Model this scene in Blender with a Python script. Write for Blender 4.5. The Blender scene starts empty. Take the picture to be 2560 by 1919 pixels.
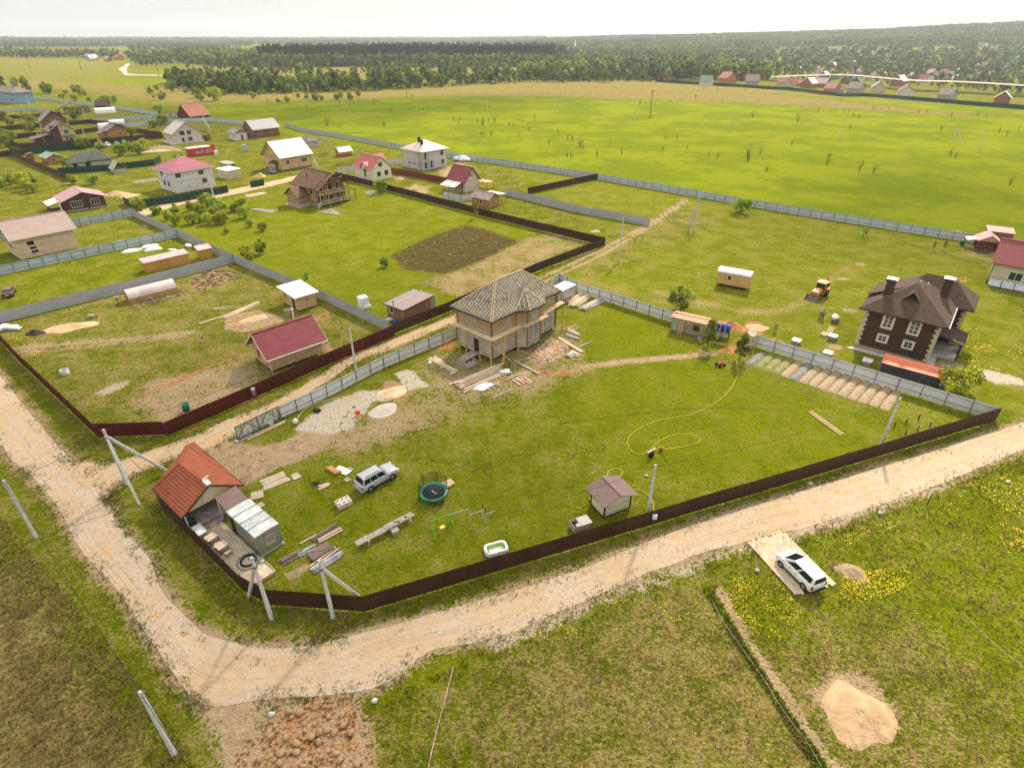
import bpy, math, random
import numpy as np
from math import radians as R, sin, cos, pi, atan2, hypot, tan
from mathutils import Vector as V, Matrix, noise as mn

# ---------------------------------------------------------------- camera, sky, sun, exposure
S = bpy.context.scene
COL = S.collection
CAM_H = 42.0
PITCH = math.atan(874.5 / 1453.0)
cd = bpy.data.cameras.new("camera")
cam = bpy.data.objects.new("camera", cd)
COL.objects.link(cam)
cam.location = (0, 0, CAM_H)
cam.rotation_euler = (pi / 2 - PITCH, 0, 0)
cd.sensor_width = 36.0
cd.lens = 1453.0 / 2560.0 * 36.0
cd.clip_start = 0.5
cd.clip_end = 40000
S.camera = cam
S.view_settings.view_transform = 'Standard'
S.view_settings.look = 'None'
S.view_settings.exposure = 0.98
S.view_settings.gamma = 1.0
SUN_EL, SUN_AZ = R(42), R(24)          # azimuth: from +Y towards +X
w = bpy.data.worlds.new("World")
S.world = w
w.use_nodes = True
wn, wl = w.node_tree.nodes, w.node_tree.links
wn.clear()
wo = wn.new('ShaderNodeOutputWorld')
wb = wn.new('ShaderNodeBackground')
sk = wn.new('ShaderNodeTexSky')
sk.sky_type = 'NISHITA'
sk.sun_disc = False
sk.sun_elevation = SUN_EL
sk.sun_rotation = SUN_AZ
sk.altitude = 200
sk.air_density = 1.0
sk.dust_density = 2.5
sk.ozone_density = 1.0
wt = wn.new('ShaderNodeTexCoord')
wnz = wn.new('ShaderNodeTexNoise')
wnz.inputs['Scale'].default_value = 2.2
wnz.inputs['Detail'].default_value = 6
wr = wn.new('ShaderNodeMapRange')
wr.inputs['From Min'].default_value = 0.35
wr.inputs['From Max'].default_value = 0.65
wr.inputs['To Min'].default_value = 0.80
wr.inputs['To Max'].default_value = 0.97
wm = wn.new('ShaderNodeMix')
wm.data_type = 'RGBA'
wsx = wn.new('ShaderNodeSeparateXYZ'); wl.new(wt.outputs['Generated'], wsx.inputs[0])
wcr = wn.new('ShaderNodeMapRange'); wl.new(wsx.outputs[2], wcr.inputs[0])
wcr.inputs['To Min'].default_value = 1.0; wcr.inputs['To Max'].default_value = 1.9
wvm = wn.new('ShaderNodeVectorMath'); wvm.operation = 'SCALE'; wvm.inputs[0].default_value = (3.65, 3.65, 3.55)
wl.new(wcr.outputs[0], wvm.inputs['Scale']); wl.new(wvm.outputs[0], wm.inputs[7])
wmp = wn.new('ShaderNodeMapping')
wmp.inputs['Scale'].default_value = (1, 1, 3.5)
wl.new(wt.outputs['Generated'], wmp.inputs['Vector'])
wl.new(wmp.outputs['Vector'], wnz.inputs['Vector'])
wl.new(wnz.outputs['Fac'], wr.inputs['Value'])
wl.new(wr.outputs['Result'], wm.inputs[0])
wl.new(sk.outputs['Color'], wm.inputs[6])
wl.new(wm.outputs[2], wb.inputs['Color'])
wb.inputs['Strength'].default_value = 0.115
wl.new(wb.outputs['Background'], wo.inputs['Surface'])
sl = bpy.data.lights.new("sun", 'SUN')
sl.energy = 3.4
sl.angle = R(3)
sl.color = (1.0, 0.90, 0.72)
sun = bpy.data.objects.new("sun", sl)
COL.objects.link(sun)
sd = V((sin(SUN_AZ) * cos(SUN_EL), cos(SUN_AZ) * cos(SUN_EL), sin(SUN_EL)))
sun.rotation_euler = sd.to_track_quat('Z', 'Y').to_euler()
sun.location = (0, 0, 200)
S.cycles.use_denoising = True
S.cycles.max_bounces = 5
S.cycles.diffuse_bounces = 2
S.cycles.glossy_bounces = 2
S.cycles.transparent_max_bounces = 8
S.cycles.volume_bounces = 0

# ---------------------------------------------------------------- survey: picture point -> point on the ground
F, CX, CY = 1453.0, 1280.0, 959.5
FW = (cos(PITCH), -sin(PITCH)); UP = (sin(PITCH), cos(PITCH))
K = {'f': (0, 0, 1.0), 'o': (0, 0, 1.15732), 'C1': (0, 440, .193), 'C2': (320, 400, .1809), 'C3': (640, 380, .1809), 'C4': (960, 520, .2714),
     'C5': (0, 680, .2171), 'C6': (420, 680, .2533), 'C7': (960, 640, .2352), 'C8': (1360, 640, .2533),
     'D1': (2000, 540, .2533), 'D2': (1640, 640, .199), 'D3': (2060, 800, .2261), 'D4': (0, 900, .2171),
     'D5': (240, 1040, .2171), 'D6': (340, 1200, .2171), 'D7': (680, 1120, .2623), 'D8': (1160, 1120, .2623),
     'E1': (1800, 1280, .2714), 'E2': (1400, 820, .2533), 'E3': (1960, 960, .2714), 'E4': (0, 1400, .313),
     'E5': (560, 1560, .3074), 'E6': (1240, 1460, .3074), 'E7': (1880, 1460, .3074), 'E8': (520, 960, .2533),
     'A1': (0, 60, .2893), 'A2': (640, 60, .2893), 'A3': (1280, 60, .2893), 'A4': (1920, 60, .2893),
     'B5': (0, 200, .1447), 'B6': (300, 220, .1447), 'B7': (600, 260, .1447), 'B8': (840, 320, .1809)}

def G(k, x, y, z=0.0):
    ox, oy, s = K[k]
    u, v = ox + x * s, oy + y * s
    a, b = (u - CX) / F, -(v - CY) / F
    dy, dz = FW[0] + b * UP[0], FW[1] + b * UP[1]
    t = (z - CAM_H) / dz
    return V((a * t, dy * t, z))

def GL(k, *xy):
    return [G(k, xy[i], xy[i + 1]) for i in range(0, len(xy), 2)]

def smooth(e0, e1, x):
    t = np.clip((x - e0) / (e1 - e0), 0, 1)
    return t * t * (3 - 2 * t)

def vnoise(x, y, seed=0):
    xi, yi = np.floor(x).astype(np.int64), np.floor(y).astype(np.int64)
    fx, fy = x - xi, y - yi
    fx, fy = fx * fx * (3 - 2 * fx), fy * fy * (3 - 2 * fy)
    def h(a, b):
        n = (a * 374761393 + b * 668265263 + seed * 974634777) & 0x7fffffff
        n = ((n ^ (n >> 13)) * 1274126177) & 0x7fffffff
        return ((n ^ (n >> 16)) & 0xffff) / 65535.0
    return (h(xi, yi) * (1 - fx) + h(xi + 1, yi) * fx) * (1 - fy) + (h(xi, yi + 1) * (1 - fx) + h(xi + 1, yi + 1) * fx) * fy

def fbm(x, y, seed=0, n=4):
    a = np.zeros_like(x, dtype=float); s = .5
    for i in range(n):
        a += s * vnoise(x * 2 ** i, y * 2 ** i, seed + i * 17); s *= .5
    return a / (1 - .5 ** n)

def terrain(x, y):
    """height of the land: level plots, a valley rim rising far away on the right"""
    x = np.asarray(x, float); y = np.asarray(y, float)
    r = np.hypot(x, y); az = np.arctan2(x, y)
    hm = np.interp(az, [-.8, -.45, -.1, .05, .2, .35, .5, .62, .72, .9], [10, 2, 0, 10, 26, 36, 48, 66, 84, 96])
    far = smooth(1150, 3300, r) * hm + smooth(3300, 6000, r) * 6
    far += smooth(900, 2200, r) * (fbm(x / 420, y / 420, 5) - .5) * 12
    dip = -9 * smooth(520, 760, r) * (1 - smooth(1000, 1500, r)) * smooth(.28, .5, az)
    return far + dip

def tz(x, y):
    return float(terrain(x, y))

def GT(k, x, y):
    """picture point on the far, uneven land"""
    p = G(k, x, y)
    for i in range(12):
        z = tz(p.x, p.y)
        q = G(k, x, y, min(z, CAM_H - 2))
        p = p.lerp(q, .6)
    p.z = tz(p.x, p.y)
    return p

# ---------------------------------------------------------------- mesh builder
class MB:
    def __init__(s): s.v = []; s.f = []; s.sm = []
    def add(s, vs, fs, smooth=False):
        n = len(s.v); s.v += [tuple(p) for p in vs]
        s.f += [tuple(i + n for i in f) for f in fs]; s.sm += [smooth] * len(fs)
        return s
    def quad(s, *p): return s.add(p, [tuple(range(len(p)))])
    def box(s, x0, y0, z0, x1, y1, z1):
        v = [(x0, y0, z0), (x1, y0, z0), (x1, y1, z0), (x0, y1, z0), (x0, y0, z1), (x1, y0, z1), (x1, y1, z1), (x0, y1, z1)]
        return s.add(v, [(0, 3, 2, 1), (4, 5, 6, 7), (0, 1, 5, 4), (1, 2, 6, 5), (2, 3, 7, 6), (3, 0, 4, 7)])
    def beam(s, a, b, w, h=None, up=(0, 0, 1)):
        a, b = V(a), V(b); d = (b - a).normalized(); h = w if h is None else h
        u = V(up)
        if abs(d.dot(u)) > .98: u = V((0, 1, 0))
        x = d.cross(u).normalized() * (w / 2); y = x.cross(d).normalized() * (h / 2)
        v = [a - x - y, a + x - y, a + x + y, a - x + y, b - x - y, b + x - y, b + x + y, b - x + y]
        return s.add(v, [(0, 1, 2, 3), (7, 6, 5, 4), (4, 5, 1, 0), (5, 6, 2, 1), (6, 7, 3, 2), (7, 4, 0, 3)])
    def tube(s, path, r, n=6, cap=True, r1=None):
        P = [V(p) for p in path]; m = len(P); vs = []; up = V((0, 0, 1))
        for i, p in enumerate(P):
            d = (P[min(i + 1, m - 1)] - P[max(i - 1, 0)]).normalized()
            u = up if abs(d.z) < .95 else V((0, 1, 0))
            x = d.cross(u).normalized(); y = x.cross(d)
            rr = r if r1 is None else r + (r1 - r) * i / max(1, m - 1)
            vs += [p + x * (rr * cos(2 * pi * k / n)) + y * (rr * sin(2 * pi * k / n)) for k in range(n)]
        fs = [(i * n + k, i * n + (k + 1) % n, (i + 1) * n + (k + 1) % n, (i + 1) * n + k) for i in range(m - 1) for k in range(n)]
        s.add(vs, fs, True)
        if cap: s.add(vs[:n], [tuple(range(n))[::-1]]); s.add(vs[-n:], [tuple(range(n))])
        return s
    def cyl(s, a, b, r, r1=None, n=10): return s.tube([a, b], r, n, True, r1)
    def lathe(s, prof, c=(0, 0, 0), n=16, axis='z'):
        vs = []
        for (r, z) in prof:
            for k in range(n):
                a = 2 * pi * k / n
                p = (r * cos(a), r * sin(a), z)
                if axis == 'y': p = (p[0], p[2], p[1])
                if axis == 'x': p = (p[2], p[0], p[1])
                vs.append((c[0] + p[0], c[1] + p[1], c[2] + p[2]))
        m = len(prof)
        s.add(vs, [(i * n + k, i * n + (k + 1) % n, (i + 1) * n + (k + 1) % n, (i + 1) * n + k) for i in range(m - 1) for k in range(n)], True)
        return s
    def prism(s, poly, z0, z1):
        n = len(poly)
        vs = [(p[0], p[1], z0) for p in poly] + [(p[0], p[1], z1) for p in poly]
        s.add(vs, [tuple(range(n))[::-1], tuple(range(n, 2 * n))] + [(i, (i + 1) % n, (i + 1) % n + n, i + n) for i in range(n)])
        return s
    def slab(s, pts, t):
        """a sloping polygon given a thickness straight down"""
        n = len(pts); top = [V(p) for p in pts]; bot = [p - V((0, 0, t)) for p in top]
        s.add(top + bot, [tuple(range(n)), tuple(range(n, 2 * n))[::-1]] + [((i + 1) % n, i, i + n, (i + 1) % n + n) for i in range(n)])
        return s
    def heap(s, c, rx, ry, h, seed=0, n=20, m=7, rot=0, rough=.25, sharp=1.0):
        """a mound: rings of a noisy dome"""
        rnd = random.Random(seed); ph = [rnd.uniform(0, 6.28) for _ in range(4)]
        vs = []
        for j in range(m + 1):
            q = j / m
            for k in range(n):
                a = 2 * pi * k / n
                e = 1 + rough * (.5 * sin(2 * a + ph[0]) + .35 * sin(3 * a + ph[1]) + .25 * sin(5 * a + ph[2]))
                z = h * (1 - q ** sharp) ** (1.0 if sharp > 1.4 else 1.25)
                jn = mn.noise(V((cos(a) * q * 4 + seed, sin(a) * q * 4, seed * .7)))
                z = max(-.03, z + jn * h * .22 * (1 - q) - (.04 if j == m else 0))
                lx, ly = rx * q * e * cos(a), ry * q * e * sin(a)
                vs.append((c[0] + lx * cos(rot) - ly * sin(rot), c[1] + lx * sin(rot) + ly * cos(rot), c[2] + z))
        fs = [(j * n + k, (j + 1) * n + k, (j + 1) * n + (k + 1) % n, j * n + (k + 1) % n) for j in range(m) for k in range(n)]
        return s.add(vs, fs, True)
    def blob(s, c, rx, ry, rz, seed=0, rough=.3, n=10, m=6):
        vs = []
        for j in range(m + 1):
            t = pi * j / m
            for k in range(n):
                a = 2 * pi * k / n
                d = V((sin(t) * cos(a), sin(t) * sin(a), cos(t)))
                f = 1 + rough * mn.noise(d * 1.7 + V((seed * 3.1, seed, 0)))
                vs.append((c[0] + d.x * rx * f, c[1] + d.y * ry * f, c[2] + d.z * rz * f))
        return s.add(vs, [(j * n + k, (j + 1) * n + k, (j + 1) * n + (k + 1) % n, j * n + (k + 1) % n) for j in range(m) for k in range(n)], True)
    def mesh(s, name, mat):
        me = bpy.data.meshes.new(name)
        me.from_pydata(s.v, [], s.f)
        if mat: me.materials.append(mat)
        finish(me, s.sm)
        return me

def finish(me, sm=None):
    """UVs in metres: u runs level along each face, v up its slope"""
    n = len(me.loops)
    if n == 0: return
    if sm is not None: me.polygons.foreach_set('use_smooth', sm)
    uv = me.uv_layers.new(name='UVMap')
    co = np.empty(len(me.vertices) * 3); me.vertices.foreach_get('co', co); co = co.reshape(-1, 3)
    li = np.empty(n, np.int64); me.loops.foreach_get('vertex_index', li)
    nm = np.empty(len(me.polygons) * 3); me.polygons.foreach_get('normal', nm); nm = nm.reshape(-1, 3)
    tot = np.empty(len(me.polygons), np.int64); me.polygons.foreach_get('loop_total', tot)
    N = np.repeat(nm, tot, axis=0)
    t = np.stack([-N[:, 1], N[:, 0], np.zeros(n)], 1); L = np.linalg.norm(t, axis=1)
    flat = L < .05
    t[flat] = (1, 0, 0); L[flat] = 1
    t /= L[:, None]
    b = np.cross(N, t)
    p = co[li]
    out = np.stack([(p * t).sum(1), (p * b).sum(1)], 1).ravel()
    uv.data.foreach_set('uv', out)
    me.update()

def link(name, me, parent=None):
    o = bpy.data.objects.new(name, me); COL.objects.link(o)
    if parent: o.parent = parent
    return o

def tag(o, label=None, cat=None, group=None, kind=None):
    if label: o['label'] = label
    if cat: o['category'] = cat
    if group: o['group'] = group
    if kind: o['kind'] = kind
    return o

def thing(name, label, cat, loc=(0, 0, 0), rz=0.0, group=None):
    o = bpy.data.objects.new(name, None); COL.objects.link(o)
    o.location = loc; o.rotation_euler = (0, 0, rz); o.empty_display_size = .3
    return tag(o, label, cat, group)

def part(t, name, mb, mat, label=None):
    o = link(name, mb.mesh(name, mat) if isinstance(mb, MB) else mb, t)
    if label: o['label'] = label
    return o

def solo(name, label, cat, mb, mat, loc=(0, 0, 0), rz=0.0, group=None, kind=None):
    """a thing that is one mesh"""
    o = link(name, mb.mesh(name, mat) if isinstance(mb, MB) else mb)
    o.location = loc; o.rotation_euler = (0, 0, rz)
    return tag(o, label, cat, group, kind)

def dup(o, loc=None, rz=None, sc=None, label=None, group=None, parent=None):
    c = o.copy(); COL.objects.link(c)
    if parent: c.parent = parent
    if loc is not None: c.location = loc
    if rz is not None: c.rotation_euler = (0, 0, rz)
    if sc is not None: c.scale = sc if hasattr(sc, '__len__') else (sc, sc, sc)
    if label: c['label'] = label
    if group: c['group'] = group
    for ch in list(o.children): dup(ch, parent=c)
    return c

# ---------------------------------------------------------------- materials
MATS = {}
def nd(nt, t, **kw):
    n = nt.nodes.new('ShaderNode' + t)
    for k, v in kw.items(): setattr(n, k, v)
    return n

def mth(nt, op, a, b=None, c=None):
    n = nt.nodes.new('ShaderNodeMath'); n.operation = op
    for i, x in enumerate((a, b, c)):
        if x is None: continue
        if isinstance(x, (int, float)): n.inputs[i].default_value = x
        else: nt.links.new(x, n.inputs[i])
    return n.outputs[0]

def mix(nt, f, a, b, blend='MIX'):
    n = nt.nodes.new('ShaderNodeMix'); n.data_type = 'RGBA'; n.blend_type = blend
    for i, x in ((0, f), (6, a), (7, b)):
        if isinstance(x, (int, float)): n.inputs[i].default_value = x
        elif isinstance(x, tuple): n.inputs[i].default_value = x if len(x) == 4 else (*x, 1)
        else: nt.links.new(x, n.inputs[i])
    return n.outputs[2]

def noi(nt, vec, sc, det=3, rough=.55, dist=0):
    n = nt.nodes.new('ShaderNodeTexNoise')
    n.inputs['Scale'].default_value = sc; n.inputs['Detail'].default_value = det
    n.inputs['Roughness'].default_value = rough; n.inputs['Distortion'].default_value = dist
    if vec is not None: nt.links.new(vec, n.inputs['Vector'])
    return n.outputs['Fac']

def rng(nt, x, a, b, c=0.0, d=1.0):
    n = nt.nodes.new('ShaderNodeMapRange'); n.interpolation_type = 'SMOOTHSTEP'
    nt.links.new(x, n.inputs[0])
    for i, q in zip((1, 2, 3, 4), (a, b, c, d)): n.inputs[i].default_value = q
    return n.outputs[0]

def newmat(name):
    m = bpy.data.materials.new(name); m.use_nodes = True
    nt = m.node_tree; nt.nodes.clear()
    o = nd(nt, 'OutputMaterial'); b = nd(nt, 'BsdfPrincipled')
    nt.links.new(b.outputs[0], o.inputs[0])
    return m, nt, b

def M(name, c, c2=None, sc=1.5, rough=.8, metal=0.0, pat=None, bump=.0, var=.22, fine=14.0, spec=.3, coat=0):
    """painted or raw surface: two tones mixed by noise, a fine grain, and a pattern of lines in metres
    pat: ('v',period,width,dark) lines running up the face; ('h',...) level courses; ('t',pu,pv,dark) tiles; ('c',period) corrugation; ('b',bw,bh,gap,dark) blocks"""
    if name in MATS: return MATS[name]
    m, nt, b = newmat(name); L = nt.links
    tc = nd(nt, 'TexCoord'); uv = tc.outputs['UV']; ob = tc.outputs['Object']
    c2 = c2 or tuple(x * (1 - var) for x in c)
    col = mix(nt, rng(nt, noi(nt, ob, sc, 4), .35, .65), c, c2)
    g = noi(nt, ob, fine, 2)
    col = mix(nt, .35, col, mix(nt, 1.0, col, mix(nt, g, (.55, .55, .55), (1.4, 1.4, 1.4)), 'MULTIPLY'))
    hgt = None
    if pat:
        sp = nd(nt, 'SeparateXYZ'); L.new(uv, sp.inputs[0]); u, v = sp.outputs[0], sp.outputs[1]
        def line(x, per, wd):
            f = mth(nt, 'FRACT', mth(nt, 'DIVIDE', x, per))
            f = mth(nt, 'ABSOLUTE', mth(nt, 'SUBTRACT', f, .5))
            return rng(nt, f, .5 - wd / per, .5 - wd / per * .35)
        if pat[0] in 'vh':
            ln = line(u if pat[0] == 'v' else v, pat[1], pat[2]); dark = pat[3]
            cell = mth(nt, 'FLOOR', mth(nt, 'DIVIDE', u if pat[0] == 'v' else v, pat[1]))
            wn_ = nd(nt, 'TexWhiteNoise', noise_dimensions='1D'); L.new(cell, wn_.inputs['W'])
            col = mix(nt, .5, col, mix(nt, 1.0, col, mix(nt, wn_.outputs['Value'], (.72, .72, .72), (1.22, 1.2, 1.15)), 'MULTIPLY'))
            col = mix(nt, ln, col, mix(nt, 1.0, col, (dark, dark, dark), 'MULTIPLY')); hgt = mth(nt, 'SUBTRACT', 1.0, ln)
        elif pat[0] == 't':
            a = line(u, pat[1], pat[1] * .28); bb = line(v, pat[2], pat[2] * .22)
            ln = mth(nt, 'MAXIMUM', mth(nt, 'MULTIPLY', a, .55), bb); dark = pat[3]
            col = mix(nt, ln, col, mix(nt, 1.0, col, (dark, dark, dark), 'MULTIPLY')); hgt = mth(nt, 'SUBTRACT', 1.0, ln)
        elif pat[0] == 'c':
            s_ = mth(nt, 'SINE', mth(nt, 'MULTIPLY', u, 2 * pi / pat[1])); hgt = s_
            k = pat[2] if len(pat) > 2 else .8
            col = mix(nt, rng(nt, s_, -1, .2, 1, 0), col, mix(nt, 1.0, col, (k, k, k), 'MULTIPLY'))
        elif pat[0] == 'b':
            br = nd(nt, 'TexBrick'); L.new(uv, br.inputs['Vector'])
            br.inputs['Scale'].default_value = 1; br.inputs['Mortar Size'].default_value = pat[3]
            br.inputs['Brick Width'].default_value = pat[1]; br.inputs['Row Height'].default_value = pat[2]
            br.inputs['Color1'].default_value = (1.08, 1.08, 1.08, 1); br.inputs['Color2'].default_value = (.8, .8, .8, 1)
            br.inputs['Mortar'].default_value = (pat[4],) * 3 + (1,)
            col = mix(nt, 1.0, col, br.outputs['Color'], 'MULTIPLY')
            hgt = mth(nt, 'SUBTRACT', 1.0, br.outputs['Fac'])
    L.new(col, b.inputs['Base Color'])
    b.inputs['Roughness'].default_value = rough; b.inputs['Metallic'].default_value = metal
    b.inputs['Specular IOR Level'].default_value = spec
    if coat: b.inputs['Coat Weight'].default_value = coat
    if bump or hgt is not None:
        bp = nd(nt, 'Bump'); bp.inputs['Strength'].default_value = .5
        bp.inputs['Distance'].default_value = bump or .03
        L.new(hgt if hgt is not None else g, bp.inputs['Height']); L.new(bp.outputs[0], b.inputs['Normal'])
    MATS[name] = m
    return m

def glass(name='window_glass', c=(.025, .03, .035), rough=.12):
    if name in MATS: return MATS[name]
    m, nt, b = newmat(name)
    b.inputs['Base Color'].default_value = (*c, 1); b.inputs['Roughness'].default_value = rough
    b.inputs['Specular IOR Level'].default_value = .6
    MATS[name] = m
    return m

def vcol_mat(name, attr='col', rough=.85, trans=0.0, vary=0):
    if name in MATS: return MATS[name]
    m, nt, b = newmat(name)
    a = nd(nt, 'Attribute', attribute_name=attr)
    col = a.outputs['Color']
    if vary:
        oi = nd(nt, 'ObjectInfo')
        hsv = nd(nt, 'HueSaturation')
        nt.links.new(rng(nt, oi.outputs['Random'], 0, 1, .5 - .035 * vary, .5 + .02 * vary), hsv.inputs['Hue'])
        nt.links.new(rng(nt, mth(nt, 'FRACT', mth(nt, 'MULTIPLY', oi.outputs['Random'], 7.3)), 0, 1, 1 - .3 * vary, 1 + .3 * vary), hsv.inputs['Value'])
        nt.links.new(col, hsv.inputs['Color']); col = hsv.outputs[0]
    nt.links.new(col, b.inputs['Base Color'])
    b.inputs['Roughness'].default_value = rough; b.inputs['Specular IOR Level'].default_value = .15
    if trans:
        o = [n for n in nt.nodes if n.type == 'OUTPUT_MATERIAL'][0]
        tr = nd(nt, 'BsdfTranslucent'); nt.links.new(col, tr.inputs['Color'])
        ms = nd(nt, 'MixShader'); ms.inputs[0].default_value = trans
        nt.links.new(b.outputs[0], ms.inputs[1]); nt.links.new(tr.outputs[0], ms.inputs[2])
        nt.links.new(ms.outputs[0], o.inputs[0])
    MATS[name] = m
    return m

def npmesh(name, v, f, mat, col=None, smooth=False, uv=None):
    """mesh from numpy arrays: v (n,3), f (m,k), optional colour per vertex"""
    me = bpy.data.meshes.new(name)
    n, (m, k) = len(v), f.shape
    me.vertices.add(n); me.vertices.foreach_set('co', np.ascontiguousarray(v, np.float32).ravel())
    me.loops.add(m * k); me.loops.foreach_set('vertex_index', np.ascontiguousarray(f, np.int32).ravel())
    me.polygons.add(m); me.polygons.foreach_set('loop_start', np.arange(0, m * k, k, dtype=np.int32))
    try: me.polygons.foreach_set('loop_total', np.full(m, k, np.int32))
    except Exception: pass
    me.polygons.foreach_set('use_smooth', np.full(m, smooth))
    me.update(calc_edges=True)
    if mat: me.materials.append(mat)
    if col is not None:
        a = me.attributes.new('col', 'FLOAT_COLOR', 'POINT')
        c = np.ones((n, 4), np.float32); c[:, :3] = col
        a.data.foreach_set('color', c.ravel())
    if uv is not None:
        l = me.uv_layers.new(name='UVMap')
        l.data.foreach_set('uv', np.ascontiguousarray(uv[f.ravel()], np.float32).ravel())
    return me
# ---------------------------------------------------------------- the land: one sheet, with zones of turf, straw, dirt, soil
def sdist(X, Y, pts, closed):
    """signed distance to a polygon (inside positive) or minus distance to a line"""
    P = np.array([(p[0], p[1]) for p in pts], float); n = len(P)
    d = np.full(X.shape, 1e18); ins = np.zeros(X.shape, bool)
    for i in range(n if closed else n - 1):
        ax, ay = P[i]; bx, by = P[(i + 1) % n]
        ex, ey = bx - ax, by - ay; L2 = ex * ex + ey * ey + 1e-12
        t = np.clip(((X - ax) * ex + (Y - ay) * ey) / L2, 0, 1)
        d = np.minimum(d, (X - ax - t * ex) ** 2 + (Y - ay - t * ey) ** 2)
        if closed:
            c = (ay > Y) != (by > Y)
            ins ^= c & (X < ex * (Y - ay) / (ey if abs(ey) > 1e-9 else 1e-9) + ax)
    d = np.sqrt(d)
    return np.where(ins, d, -d) if closed else -d

ZONES = []
def region(pts, soft=1.0, hw=0.0, **ch): ZONES.append((pts, True, hw, soft * (1.3 if 'dirt' in ch or 'clay' in ch or 'white' in ch or 'soil' in ch else 1.6), ch))
def stroke(pts, hw, soft=.6, **ch): ZONES.append((pts, False, hw, soft * 1.7, ch))
CH = ('lush', 'dry', 'dirt', 'soil', 'clay', 'white', 'bright')

def zones(X, Y):
    z = {c: np.zeros(X.shape) for c in CH}
    z['lush'][:] = .5; z['dry'][:] = .42
    for pts, closed, hw, soft, ch in ZONES:
        xs = [p[0] for p in pts]; ys = [p[1] for p in pts]; m = hw + soft + .5
        k = (X > min(xs) - m) & (X < max(xs) + m) & (Y > min(ys) - m) & (Y < max(ys) + m)
        if not k.any(): continue
        s = sdist(X[k], Y[k], pts, closed) + hw
        wgt = smooth(-soft, soft, s)
        for c, val in ch.items():
            a = z[c][k]; z[c][k] = a + (val - a) * wgt
    return z

def spline(pts, n=6):
    P = [V(p) for p in pts]; out = []
    for i in range(len(P) - 1):
        a, b, c, d = P[max(i - 1, 0)], P[i], P[i + 1], P[min(i + 2, len(P) - 1)]
        for k in range(n):
            t = k / n
            out.append(.5 * ((2 * b) + (c - a) * t + (2 * a - 5 * b + 4 * c - d) * t * t + (3 * b - a - 3 * c + d) * t ** 3))
    out.append(P[-1])
    return out

f = lambda *xy: GL('f', *xy)
region(f(0, 205, 330, 200, 640, 232, 1000, 225, 1280, 206, 1560, 202, 1760, 206, 2000, 224, 2300, 250, 2700, 275, 2700, 700, 1500, 440, 700, 320, 480, 262, 200, 215), 6, lush=.35, dry=.9)
region(f(470, 285, 520, 262, 660, 256, 900, 250, 1130, 241, 1280, 242, 1600, 250, 1900, 262, 2250, 282, 2420, 292, 2500, 290, 2300, 272, 2080, 250, 1900, 228, 2080, 240, 2300, 256, 2700, 282, 2700, 660, 2420, 600, 1490, 435, 760, 345, 660, 322), 5, lush=.8, dry=.0, bright=1)
region(f(0, 222, 200, 222, 420, 262, 640, 252, 640, 236, 330, 200, 0, 195), 5, lush=.35, dry=.85)
region(f(0, 150, 300, 152, 330, 190, 260, 205, 0, 200), 12, lush=.55, dry=.62, bright=.1)
region(f(345, 178, 480, 172, 610, 182, 600, 195, 400, 190), 6, lush=.7, dry=.1, bright=.8)
region(f(150, 192, 480, 196, 560, 210, 300, 215), 8, lush=.7, dry=.3, bright=.5)
region(f(480, 168, 1340, 158, 1340, 205, 1000, 205, 640, 190), 14, lush=.3, dry=.8)
region(f(0, 105, 260, 108, 330, 135, 300, 150, 0, 148), 40, lush=.35, dry=.55, soil=.2)
region(f(1560, 152, 1900, 146, 2200, 150, 2150, 170, 1700, 172), 20, lush=.5, dry=.6)
for a0, a1, r0, r1 in ((.02, .36, 1250, 5000), (.34, .8, 1900, 5000), (-.8, .02, 2500, 6500)): region([V((r * sin(q), r * cos(q), 0)) for r, Q in ((r0, np.linspace(a0, a1, 9)), (r1, np.linspace(a1, a0, 9))) for q in Q], 40, lush=.05, dry=.2, bright=0)
for P_ in ((1036, 310, 1060, 330, 1140, 350, 1300, 380), (1500, 300, 1700, 330, 2000, 350, 2560, 420), (1010, 260, 1300, 300, 1600, 330)): stroke(f(*P_), 1.2, 1.0, bright=.45, lush=.4)
LOT = GL('D6', 300, 330, 1230, 1272, 1500, 1432) + GL('D7', 880, 1562) + GL('D3', 1890, 1118, 900, 690) + GL('D1', 0, 1420) + GL('D2', 1240, 1130) + GL('C8', 1270, 640, 330, 350) + GL('C7', 1900, 300, 770, 870, 0, 1185) + GL('E8', 290, 560) + GL('D5', 1750, 790)
region(LOT, .8, lush=.72, dry=.38)
region(GL('C8', 600, 500, 1250, 700, 1500, 950, 420, 1060, 330, 800), 2.5, lush=.9, dry=.12)
region(GL('E2', 300, 560, 900, 350, 1700, 400, 2211, 560) + GL('E3', 800, 420, 300, 680) + GL('E2', 1500, 1500, 700, 1300, 200, 900), 3, lush=.92, dry=.15)
region(GL('D8', 0, 600, 200, 300, 900, 200, 1100, 700, 400, 1000, 0, 1050), 3, lush=.62, dry=.2)
region(GL('E8', 1200, 600, 1900, 480, 2211, 420) + GL('C7', 800, 1500, 2000, 1250, 1000, 1658), 3, lush=.5, dry=.62)
WEST = GL('C5', -100, 640, 1400, 250) + GL('C2', 1470, 1420) + GL('C6', 2150, 560) + GL('D4', 1900, 875, 1130, 890) + GL('C5', -100, 720)
region(WEST, .8, lush=.6, dry=.62, dirt=.12)
region(GL('C6', -200, 1100, 700, 850, 900, 1000, 1000, 1150, 0, 1560, -400, 1300), 1.8, lush=.45, dry=.85, dirt=.6)
stroke(GL('C5', 150, 880, 700, 830, 1500, 770, 2211, 690) + GL('C6', 200, 600), .8, .7, dirt=.7, dry=.8)
stroke(GL('C5', 250, 920, 900, 870, 1600, 790, 2100, 740), .4, .5, dirt=.7)
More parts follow.
